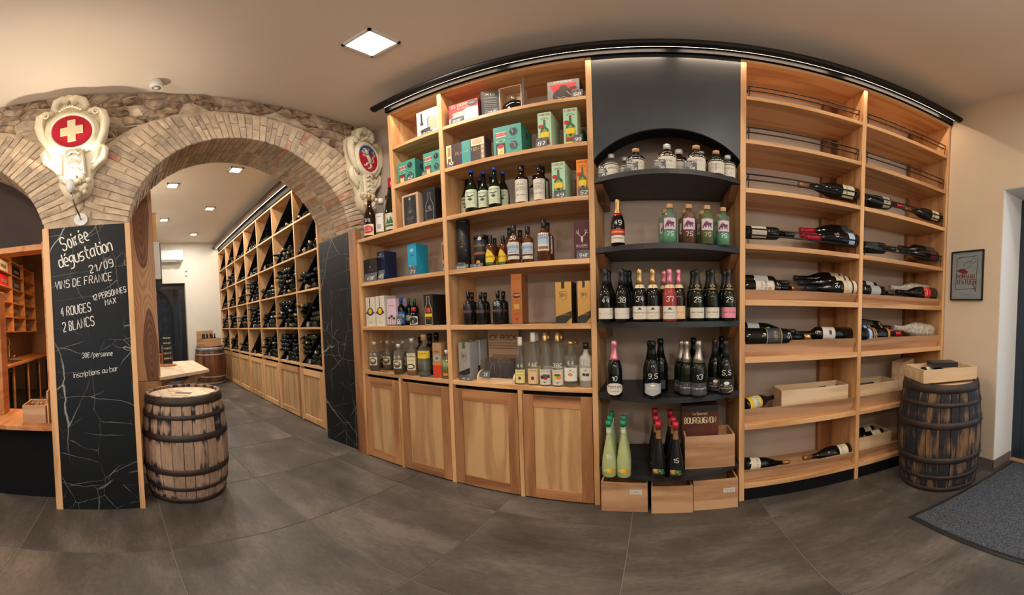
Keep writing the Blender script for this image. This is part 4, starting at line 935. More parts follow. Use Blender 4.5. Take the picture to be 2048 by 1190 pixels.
SP={ # spec: outline, body, capsule material, capsule start, label list [(z0,z1,angle width in turns,material,design)], price height, extras
'bigburg':('burg','glass_brown','foil_gold',.86,[(.06,.30,.30,'p_cream',[('o',.5,.5,.5,.5,'p_cream'),('o',.5,.52,.44,.36,'p_red'),tx('CUVEE',.60,.13,'p_white',.55),tx('ROUGE',.38,.13,'p_white',.6)])],.36),
'yellowliq':('whisky','glass_clear','cap_white',.86,[(.12,.58,.22,'p_white',[tx('LIQUEUR',.8,.06,'p_ink',.6),('l',[(.2,.6),(.8,.6)],.02,'p_green'),('r',.3,.15,.7,.4,'p_lgrey')]),],.3,dict(liq=('liq_yellow',.55))),
'redwaxslim':('slim','glass_clear','wax_red',.90,[(.1,.5,.3,'p_offwhite',[tx('MARC',.7,.12,'p_ink',.6)])],.3,dict(liq=('liq_gold',.6))),
'greenflute':('flute','glass_olive','foil_red',.80,[(.06,.34,.34,'p_offwhite',[('p',[(.2,.35),(.35,.75),(.5,.35)],'p_green'),('p',[(.4,.35),(.58,.82),(.78,.35)],'p_green'),('r',.1,.18,.9,.3,'p_green')])],.4),
'bluerum':('whisky','glass_black','cap_blue',.85,[(.06,.5,.42,'p_bluecoat',[('r',.1,.55,.9,.8,'p_lgrey'),('r',.15,.1,.7,.35,'p_paleblue'),tx('RUM',.66,.14,'p_navy',.5)])],.3),
'darkrum':('whisky','glass_olive','cap_green',.85,[(.1,.45,.4,'p_dgrey',[('o',.5,.5,.3,.3,'p_palegreen')])],.3),
'redcapjar':('jar','glass_black','cap_red',.76,[(.06,.5,.42,'p_white',[('o',.5,.5,.44,.44,'p_ink'),('l',[(.3,.7),(.5,.4),(.7,.7),(.5,.2),(.3,.35)],.09,'p_white')])],.3),
'punch':('stout','glass_clear','cap_clear',.88,[(.20,.47,.26,'p_offwhite',[('o',.5,.5,.5,.5,'p_offwhite'),('o',.5,.5,.42,.42,'p_brown'),('o',.5,.62,.3,.16,'p_cream'),tx('RHUM',.62,.12,'p_ink',.5),tx('PUNCH',.30,.10,'p_cream',.5)])],.3,dict(liq=('liq_punch',.62),round=1)),
'rhum':('whisky','glass_clear','cap_clear',.88,[(.14,.60,.30,'p_cream',[('r',.08,.78,.92,.82,'p_ink'),tx('RHUM',.86,.08,'p_ink',.5),('o',.5,.22,.4,.16,'p_ink'),('o',.5,.22,.3,.10,'p_cream'),tx('VIEUX',.55,.07,'p_brown',.6)])],.3,dict(liq=('liq_gold',.5))),
'rumdark':('whisky','glass_brown','matt_black',.85,[(.12,.42,.3,'p_dgrey',[tx('RUM',.5,.14,'p_offwhite',.4)])],.3),
'yellowband':('whisky','glass_clear','cork',.86,[(.44,.62,.44,'p_yellow',[tx('VIRK',.52,.24,'p_brown',.55),('l',[(.1,.2),(.9,.2)],.02,'p_brown')])],.3,dict(liq=('liq_clear',.6))),
'greenliq':('stout','glass_clear','cap_white',.86,[(.10,.30,.28,'p_green',[('o',.5,.3,.3,.25,'p_orange'),('o',.4,.7,.25,.2,'p_red')])],.45,dict(liq=('liq_green',.66))),
'bluecap':('burg','glass_olive','cap_blue',.93,[(.09,.50,.36,'p_palegreen',BIRD)],.3),
'whitelabel':('whisky','glass_brown','matt_black',.84,[(.04,.60,.34,'p_offwhite',[('l',[(.1,.15),(.1,.9),(.55,.95),(.9,.7),(.9,.15)],.02,'p_ink'),tx('RYE',.72,.07,'p_ink',.4),tx('FIRST',.58,.06,'p_ink',.5),tx('ISLAND',.50,.06,'p_ink',.6),tx('malt whisky',.28,.05,'p_brown',.6),('l',[(.1,.2),(.9,.2)],.015,'p_brown')])],.8),
'diamondwh':('whisky','glass_whisky','foil_black',.74,[(.05,.56,.40,'',[('p',[(.0,.32),(.02,.6),(.38,.98),(1,.42),(.8,.14),(.06,.14)],'p_yellow'),('p',[(.04,.14),(.8,.14),(.72,0),(.08,0)],'p_green'),tx('PEATMAN',.42,.10,'p_ink',.72)])],.7),
'coastal':('whisky','glass_whisky','foil_black',.80,[(.10,.54,.36,'p_offwhite',[('o',.5,.66,.44,.22,'p_paleblue'),('r',.06,.55,.94,.76,'p_paleblue'),tx('COASTAL',.65,.12,'p_ink',.8),('r',.05,.2,.95,.3,'p_brown'),tx('single malt',.38,.06,'p_ink',.6)])],.60,dict(lite='p_turq')),
'coastalbig':('whisky','glass_whisky','foil_black',.80,[(.24,.66,.30,'p_offwhite',[('r',.06,.40,.94,.84,'p_paleblue'),tx('COASTAL',.66,.13,'p_ink',.8),('r',.1,.1,.9,.24,'p_bronze')])],.72),
'darkgin':('blockgin','matt_black','matt_black',.80,[(.36,.44,.34,'p_dgrey',[tx('DRY GIN',.5,.4,'p_red',.8)])],.56),
'kirsch':('flute','glass_clear','cap_white',.82,[(.03,.32,.36,'p_paleyellow',[tx('Alsace',.84,.10,'p_ink',.5),('l',[(.1,.66),(.9,.66)],.02,'p_brown'),('o',.5,.38,.12,.12,'p_brown'),tx('KIRSCH',.58,.06,'p_brown',.6)])],.36),
'kirsch2':('flute','glass_clear','cap_white',.82,[(.03,.32,.36,'p_peach',[tx('Alsace',.84,.10,'p_ink',.5),('l',[(.1,.66),(.9,.66)],.02,'p_brown'),('o',.5,.38,.12,.12,'p_brown')])],.36),
'mirabelle':('flute','glass_clear','foil_gold',.82,[(.03,.32,.36,'p_offwhite',[tx('Quetsche',.84,.09,'p_wine',.6),('o',.3,.5,.16,.12,'p_darkred'),('o',.55,.45,.15,.12,'p_wine'),('o',.75,.55,.14,.12,'p_purple'),('o',.5,.62,.2,.08,'p_green'),('p',[(.3,.25),(.5,.18),(.7,.25),(.5,.12)],'p_ink')])],.36),
'williams':('flute','glass_clear','foil_gold',.82,[(.03,.32,.36,'p_offwhite',[tx('Mirabelle',.84,.09,'p_orange',.6),('o',.35,.48,.17,.12,'p_yellow'),('o',.62,.5,.18,.13,'p_orange'),('o',.5,.66,.25,.08,'p_green'),('p',[(.3,.25),(.5,.18),(.7,.25),(.5,.12)],'p_ink')])],.36),
'vodka':('whisky','glass_clear','foil_gold',.93,[(.14,.44,.34,'p_white',[('p',[(.35,.9),(.5,.82),(.65,.9),(.5,.76)],'p_ink'),('o',.5,.5,.16,.12,'p_orange'),tx('POIRE',.66,.07,'p_ink',.5)])],.5),
'frostblack':('whisky','frosted_white','matt_black',.86,[(.16,.44,.36,'p_offwhite',[('p',[(.35,.9),(.5,.82),(.65,.9),(.5,.76)],'p_ink'),('o',.4,.5,.1,.12,'p_ink'),('o',.62,.48,.12,.13,'p_dgrey')])],.5),
'squatc':('round','glass_clear','cap_clear',.84,[(.05,.50,.40,'p_offwhite',[tx('Kalin',.62,.2,'p_ink',.6),tx('dry gin',.25,.08,'p_grey',.5)]),(.54,.565,.5,'p_white',[])],.3,dict(liq=('liq_clear',.6))),
'squatd':('round','glass_brown','cap_clear',.84,[(.05,.50,.40,'p_offwhite',[('r',.12,.4,.24,.75,'p_grey'),tx('KAVAL',.55,.16,'p_ink',.5,),tx('liqueur',.25,.08,'p_grey',.4)]),(.54,.565,.5,'p_white',[])],.3),
'squatk':('round','glass_black','cork',.86,[(.03,.50,.42,'p_offwhite',[('r',.42,.2,.5,.8,'p_lgrey'),tx('SAMPAT',.68,.10,'p_grey',.5),tx('gin marin',.4,.08,'p_grey',.5)]),(.54,.565,.5,'p_white',[])],.3),
'champred':('champ','glass_black','foil_gold',.68,[(.05,.20,.40,'p_offwhite',[tx('champagne',.55,.2,'p_ink',.6)]),(.21,.33,.40,'p_red',[('r',.12,.35,.88,.65,'p_gold')]),(.63,.66,.5,'foil_red',[])],.42),
'bearg':('gincork','glass_green','cork',.90,[(.34,.62,.28,'p_lilac',BEAR)],.18,dict(liq=('liq_mint',.31))),
'beara':('gincork','glass_ambre','cork',.90,[(.34,.62,.28,'p_lilac',BEAR)],.18,dict(liq=('liq_amber',.66))),
'bearo':('gincork','glass_lime','cork',.90,[(.34,.62,.28,'p_lilac',BEAR)],.18,dict(liq=('liq_olive',.66))),
'chblack':('champ','glass_black','foil_black',.70,[(.06,.26,.42,'p_offwhite',[tx('BRUT NATURE',.42,.10,'p_grey',.8),('o',.78,.78,.04,.07,'p_pink')])],.36),
'chgold':('champ','glass_black','foil_gold',.70,[(.05,.29,.36,'p_offwhite',[('p',[(.36,.74),(.5,.92),(.64,.74)],'p_ink'),tx('BERNET',.46,.09,'p_ink',.8),tx('brut',.2,.07,'p_gold',.3)]),(.63,.70,.5,'p_cream',[('o',.5,.5,.05,.4,'p_gold')])],.38),
'chpink':('champ','glass_brown','foil_pink',.70,[(.05,.29,.36,'p_peach',[tx('BERNET',.46,.09,'p_ink',.8)]),(.63,.70,.5,'p_cream',[])],.38),
'chpinkc':('champ','liq_wine','foil_pink',.70,[(.05,.29,.36,'p_offwhite',[('p',[(.36,.74),(.5,.92),(.64,.74)],'p_ink'),tx('BERNET',.46,.09,'p_ink',.8),tx('rosé',.2,.07,'p_gold',.3)]),(.63,.70,.5,'p_cream',[('o',.5,.5,.05,.4,'p_gold')])],.38),
'chfp':('champ','glass_olive','foil_black',.62,[(.06,.26,.42,'p_offwhite',[tx('CHAMPAGNE',.8,.06,'p_peach',.6),tx('Jean Pernet',.5,.13,'p_ink',.7),tx('brut',.25,.08,'p_gold',.25)]),(.60,.615,.44,'foil_gold',[]),(.64,.69,.14,'',[('o',.5,.5,.5,.6,'p_gold'),('o',.5,.5,.3,.4,'p_ink')])],.36),
'chfpr':('champ','glass_olive','foil_black',.62,[(.06,.26,.42,'p_pink',[tx('CHAMPAGNE',.8,.06,'p_wine',.6),tx('Jean Pernet',.5,.13,'p_ink',.7)]),(.60,.615,.44,'foil_gold',[]),(.64,.69,.14,'',[('o',.5,.5,.5,.6,'p_gold'),('o',.5,.5,.3,.4,'p_ink')])],.36),
'chblk2':('champ','glass_black','glass_black',.70,[(.08,.24,.2,'p_dgrey',[])],.36),
'chpinkoval':('champ','glass_black','foil_pink',.66,[(.04,.26,.42,'',[('o',.5,.5,.5,.5,'p_offwhite'),tx('Perles',.58,.26,'p_ink',.7),tx('rosé',.28,.10,'p_ink',.4)])],.30),
'chshield':('champ','glass_black','glass_black',.70,[(.05,.29,.44,'',[('p',[(0,.15),(0,.85),(.2,.88),(.5,1),(.8,.88),(1,.85),(1,.15),(.8,.12),(.5,0),(.2,.12)],'p_lgrey'),tx('Saumur',.50,.17,'p_white',.6),('o',.5,.78,.12,.08,'p_white')])],.36),
'chsilver':('champ','glass_olive','foil_silver',.62,[(.05,.27,.42,'p_dgrey',[('l',[(.1,.6),(.5,.8),(.9,.55),(.6,.3),(.9,.15)],.05,'p_lgrey'),tx('Cremant',.48,.18,'p_white',.8)])],.34),
'chlace':('champ','glass_black','foil_black',.70,[(.04,.30,.44,'p_ink',[('l',[(.03,.03),(.97,.03),(.97,.97),(.03,.97),(.03,.03)],.035,'p_lgrey'),('l',[(.1,.1),(.9,.1),(.9,.9),(.1,.9),(.1,.1)],.02,'p_lgrey'),('o',.5,.72,.13,.12,'p_white'),tx('Folie',.48,.12,'p_white',.6),tx('Champagne',.32,.10,'p_white',.7),('p',[(.5,.06),(.92,.3),(.96,.2),(.66,.06)],'p_gold')])],.38),
'frost':('tulip','frosted_green','cap_green',.90,[(.10,.19,.34,'',[('p',[(.1,.2),(.25,.8),(.3,.2)],'p_palegreen'),('o',.5,.5,.2,.45,'p_yellow'),('o',.75,.45,.17,.4,'p_orange')]),(.80,.87,.5,'p_palegreen',[])],.36),
'darktulip':('tulip','matt_black','cap_red',.90,[(.10,.22,.34,'',[('o',.35,.65,.25,.3,'p_gold'),('o',.62,.62,.22,.3,'p_green'),tx('Petit vigne',.15,.22,'p_gold',.8)]),(.72,.87,.5,'foil_tan',[])],.34),
# lying bottles
'burgcream':('burg','glass_black','foil_tan',.84,[(.10,.30,.42,'p_cream',[('r',.1,.2,.9,.8,'p_offwhite'),tx('GRAND CRU',.6,.16,'p_brown',.7)])],.36),
'burgcream2':('burg','glass_black','foil_black',.84,[(.10,.30,.42,'p_lgrey',[])],.42),
'bordwhite':('bord','glass_black','foil_black',.80,[(.12,.40,.44,'p_offwhite',[('l',[(.2,.3),(.5,.6),(.8,.4)],.03,'p_ink')])],.5),
'bordwhite2':('bord','glass_black','foil_black',.80,[(.25,.52,.44,'p_lgrey',[])],.6),
'bordwhite3':('bord','glass_black','foil_red',.84,[(.44,.60,.44,'p_offwhite',[('o',.5,.5,.2,.3,'p_lgrey')])],.5),
'bordseal':('bord','glass_black','foil_copper',.95,[(.20,.56,.44,'p_offwhite',[tx('CHATEAU',.5,.10,'p_ink',.5),('o',.7,.75,.09,.09,'p_gold'),tx('medoc',.3,.07,'p_ink',.4)])],.62),
'bordr':('bord','glass_black','foil_black',.80,[(.34,.56,.44,'p_offwhite',[('o',.5,.4,.12,.12,'p_dgrey')])],.62),
'burgred':('burg','glass_black','foil_red',.74,[(.10,.28,.42,'p_dgrey',[])],.36),
'burgblue':('burg','glass_black','foil_red',.74,[(.10,.22,.42,'p_paleblue',[])],.42),
'burgorn':('burg','glass_black','foil_black',.80,[(.05,.12,.44,'p_offwhite',[]),(.15,.32,.42,'p_peach',[('o',.5,.5,.3,.3,'p_offwhite'),tx('Crozes',.5,.18,'p_brown',.6)])],.42),
'blackgold':('bord','glass_black','foil_gold',.90,[(.30,.52,.44,'p_dgrey',[('r',0,.0,1,.05,'p_gold'),('r',0,.95,1,1,'p_gold'),tx('1681',.45,.22,'p_gold',.4)])],.60),
'yellowlab':('burg','glass_black','foil_black',.86,[(.06,.40,.44,'p_yellow',[('r',.15,.3,.85,.8,'p_offwhite'),tx('CAVES',.55,.15,'p_navy',.5)])],.5),
'darkplain':('bord','glass_black','foil_black',.82,[(.10,.40,.2,'p_dgrey',[])],.55),
'burgredlab':('burg','glass_black','foil_black',.84,[(.10,.26,.42,'p_darkred',[('l',[(.1,.3),(.9,.6)],.05,'p_peach')])],.38),
'redoval':('burg','glass_black','foil_black',.84,[(.20,.40,.42,'',[('o',.5,.5,.5,.5,'p_red'),tx('SUD',.5,.3,'p_cream',.5)])],.46),
'goldband':('bord','glass_black','foil_red',.86,[(.12,.34,.44,'p_navy',[('r',0,.7,1,.8,'p_gold'),('r',0,.9,1,.98,'p_gold'),('r',.2,.2,.8,.5,'p_paleblue')]),(.60,.66,.4,'p_gold',[])],.52),
'papered':('burg','tissue','tissue',.84,[],.4),
}
glassm('liq_wine',(.55,.08,.07),.6,.08); mat('cap_red',srgb('B01E34'),.35); mat('foil_copper',srgb('C27A40'),.3,.6)
KIND_CAP={'cork':'cork','cap_clear':'stopper','matt_black':'cap','cap_blue':'cap','cap_green':'cap','cap_red':'cap','cap_white':'cap'}
meshes={}
def rad_at(prof,R,h,z):
    z/=h
    for (r0,z0),(r1,z1) in zip(prof,prof[1:]):
        if z0<=z<=z1: return R*(r0+(r1-r0)*(z-z0)/((z1-z0) or 1))
    return R*prof[-1][0]
def bottle_meshes(spec,h,price,wR=1,seg=20):
    key=(spec,round(h,3),price,wR)
    if key in meshes: return meshes[key]
    pk,body,cap,cz,labs,pz,*ex=SP[spec]; ex=ex[0] if ex else {}
    ratio,prof=PR[pk]; R=ratio*h*wR; out=[]
    cut=[p for p in prof if p[1]<cz]; rc=rad_at(prof,R,h,cz*h)/R
    bodyp=[(r*R,z*h) for r,z in cut]+[(rc*R,cz*h)]
    if spec=='papered':
        mb=MB().lathe([(r*R*1.08,z*h) for r,z in prof],seg,0)
        mb.v=[(x*(1+.22*mnoise.noise((x*60,y*60,z*45))),y*(1+.22*mnoise.noise((x*60+9,y*60,z*45))),z) for x,y,z in mb.v]
        meshes[key]=[('paper_wrap',mesh_of('paper_wrap',mb,body))]; return meshes[key]
    out.append(('body',mesh_of('body',MB().lathe(bodyp,seg,0,caps=True),body)))
    if 'liq' in ex:
        lm,lz=ex['liq']; lp=[(max(r*R-.003,.002),z*h+.004 if i==0 else z*h) for i,(r,z) in enumerate(prof) if z<lz]
        lp.append((max(rad_at(prof,R,h,lz*h)-.003,.002),lz*h)); out.append(('liquid',mesh_of('liquid',MB().lathe(lp,seg,0),lm)))
    wide=1.06 if cap.startswith('foil') else 1.12
    capp=[(rc*R*wide,cz*h-.001)]+[(r*R*wide,z*h) for r,z in prof if z>cz]
    cn=KIND_CAP.get(cap,'capsule')
    mb=MB().lathe(capp,seg,0)
    out.append((cn,mesh_of(cn,mb,cap)))
    for (z0,z1,turn,lm,des) in labs:
        zm0,zm1=z0*h,z1*h; rr=max(rad_at(prof,R,h,zm0),rad_at(prof,R,h,zm1)) if pk!='champ' or z0<.5 else None
        W_=turn*2*pi*(rr or R*.45); HH=zm1-zm0
        if z0>.5 and cz<z1: fac=wide
        else: fac=1
        def f(u,v,l,zm0=zm0,W_=W_,fac=fac,rr=rr,turn=turn):
            a=-pi/2+(u/W_-.5)*turn*2*pi; r_=rad_at(prof,R,h,min(max(zm0+v,.001),h*.999))*fac+.0005+l*.8
            return (r_*cos(a),r_*sin(a),zm0+v)
        mats=[]; mb=MB()
        if lm:
            nu=8; nv=5; mats=[lm]
            for i in range(nu):
                for j in range(nv):
                    mb.add([f(W_*a/nu,HH*b_/nv,0) for a,b_ in ((i,j),(i+1,j),(i+1,j+1),(i,j+1))],[(0,1,2,3)],0,True)
        draw(mb,des,W_,HH,f,mats,8)
        out.append(('label',mesh_of('label',mb,mats)))
    if price:
        zc_=pz*h; ph=min(.028,.10*h) if h<.5 else .036
        st,W_=strokes(price,ph,.1)
        def f(u,v,l):
            r_=rad_at(prof,R,h,min(max(zc_+v,.001),h*.999))+.0012; a=-pi/2+(u-W_/2)/R
            return (r_*cos(a),r_*sin(a),zc_+v)
        mb=MB(); write(mb,price,0,0,ph,f,0,ph*.10,.1); out.append(('price_mark',mesh_of('price_mark',mb,'marker')))
    meshes[key]=out; return out
def bottle_name(spec):
    return {'champ':'champagne_bottle','burg':'wine_bottle','bord':'wine_bottle','flute':'brandy_bottle','round':'gin_bottle','gincork':'gin_bottle','blockgin':'gin_bottle','tulip':'sparkling_bottle','jar':'liqueur_bottle','stout':'rum_bottle','slim':'liqueur_bottle','whisky':'spirit_bottle'}[SP[spec][0]]
GRP={}
def bgroup(z,x):
    if x<-1.46: return 'bottles on the stepped shelf unit'
    if x<-.38: return 'bottles on the wide spirits shelf unit'
    return 'bottles on the black bowed shelves'
for spec,x,y,z,h,price,label in BOT:
    o=root(bottle_name(spec),(x,y,z+.0005),label,'bottle',bgroup(z,x),rz=rnd.uniform(-.12,.12)*0)
    o.rotation_euler.z=atan2(-x,y)*.45
    for nm,me in bottle_meshes(spec,h,price,.86 if (spec in ('frost','darktulip') ) else 1): link(nm,me,o)
for spec,pb,pt,wR,price,label in LIE:
    a=Vector(pb); b_=Vector(pt)
    lo,hi=(.582,1.438) if (a.x+b_.x)/2<1.45 else (1.482,2.378)
    d=(b_-a); h=min(d.length,.46 if spec!='blackgold' else .5); d.normalize()
    if a.x<lo+.01: a=b_-d*h
    if a.x<lo: sft=lo-a.x; a.x+=sft; b_.x+=sft*0
    d=(b_-a); h=min(d.length,h); d.normalize()
    R=PR[SP[spec][0]][0]*h
    q=d.to_track_quat('Z','X'); m_=q.to_matrix()
    # turn about the long axis so that the label faces the room
    loc=m_.transposed()@Vector((0,-1,.35)); ang=atan2(loc.y,loc.x)+pi/2
    q=q@Euler((0,0,ang)).to_quaternion()
    sh=[s_ for s_ in (2.20,1.81,1.445,1.07,.608,.145) if s_<a.z+.05]
    a.z=max(a.z,max(sh)+R+.001) if sh else a.z
    o=root('wine_bottle',a,label,'bottle','bottles lying on the wine shelves'); o.rotation_mode='QUATERNION'; o.rotation_quaternion=q
    for nm,me in bottle_meshes(spec,round(h,2),price,wR): link(nm,me,o)

# ------------------------------------------------------------------ price cards
for x0,x1,y,z,h,text,label,style in CARD:
    w=x1-x0
    if style=='flat':
        o=root('price_tag',((x0+x1)/2,y,z),label,'price tag','slate price cards'); part('card',MB().box(x0,x1,y-.012,y+.022,z+.0005,z+.004),'slate',o); continue
    o=root('price_card',((x0+x1)/2,y,z),label,'price card','slate price cards')
    th=.004; ln=.22*h
    mb=MB().prism([(x0,y,z+.0005),(x1,y,z+.0005),(x1,y+ln,z+h),(x0,y+ln,z+h)],(0,-th,0))
    part('card',mb,'slate',o)
    V=Vector((0,ln,h)).normalized(); f=flat((x0,y,z),(1,0,0),V,(0,-V.z,V.y)); mb=MB(); HH=hypot(ln,h)
    if '|' in text:
        a_,b_=text.split('|'); write(mb,a_,w*.08,HH*.76,HH*.15,f,0,HH*.03,.1,fit=w*.75)
        for q_,wd_ in ((.62,.5),(.50,.62),(.38,.55)): write(mb,'mwnuarcn',w*.08,HH*q_,HH*.07,f,0,HH*.018,.1,fit=w*wd_)
        write(mb,b_,w*.45,HH*.10,HH*.22,f,0,HH*.035,.15)
    else: write(mb,text,w*.5,HH*.2,HH*.40,f,0,HH*.05,.15,align='c',fit=w*(.6 if len(text)>1 else .2))
    part('chalk_price',mb,'chalk',o)
    part('hole',MB().lathe([(.004,0),(.004,.0015)],8,c=(x0+w*.5,y+ln*.82-.002,z+h*.86)),'p_ink',o)

# ------------------------------------------------------------------ boxes and cartons
BTL=lambda x,y,s,m,cap,lab: [('p',[(x-.16*s,y),(x+.16*s,y),(x+.16*s,y+.42*s),(x+.05*s,y+.56*s),(x+.045*s,y+.78*s),(x-.045*s,y+.78*s),(x-.05*s,y+.56*s),(x-.16*s,y+.42*s)],m),('r',x-.05*s,y+.74*s,x+.05*s,y+.82*s,cap),('r',x-.15*s,y+.12*s,x+.15*s,y+.34*s,lab)]
HEX=lambda x,y,r,m,k_=1: ('p',[(x+r*cos(pi/3*i),y+r*k_*sin(pi/3*i)) for i in range(6)],m)
def glassfront(k_): return [('r',.10,.62,.46,.80,'p_offwhite'),('r',.08,.66,.48,.77,'p_red'),tx('DISTILLERIE',.695,.035,'p_white',.30,x=.28),('o',.27,.49,.17,.05,'p_mint'),('o',.27,.49,.12,.03,'p_turq2'),
  HEX(.72,.74,.16,'p_turq2'),HEX(.72,.74,.135,'p_ink'),('l',[(.68,.84),(.70,.70)],.02,'p_lgrey'),HEX(.72,.28,.16,'p_turq2'),HEX(.72,.28,.135,'p_dgrey'),('l',[(.62,.36),(.74,.34),(.78,.2)],.02,'p_lgrey'),
  ('r',.10,0,.42,.40,'p_ink'),('r',.15,0,.38,.32,'p_cream'),('o',.27,.30,.11,.07,'p_red'),('p',[(.18,.05),(.3,.2),(.36,.12),(.24,.02)],'p_yellow'),('l',[(.5,.52),(.6,.50),(.7,.54),(.8,.50)],.012,'p_turq2')]
GREN=lambda bg:[tx('LA GRENADE',.905,.055,'p_red',.80),('l',[(.22,.79),(.36,.83),(.64,.83),(.80,.79)],.05,'p_green'),('p',[(.16,.10),(.84,.10),(.84,.44),(.78,.52),(.60,.58),(.57,.76),(.43,.76),(.40,.58),(.22,.52),(.16,.44)],'p_green'),('p',[(.22,.13),(.78,.13),(.78,.42),(.5,.54),(.22,.42)],'p_olivelight'),('r',.42,.72,.58,.79,'p_wine'),('r',.18,.30,.82,.44,'p_yellow'),('r',.40,.24,.60,.29,'p_ink'),('r',.20,.13,.80,.20,'p_red'),('o',.24,.60,.19,.055,'p_red'),('r',.02,.02,.98,.08,'p_yellow')]
mat('p_olivelight',srgb('8E9A4A'),.6)
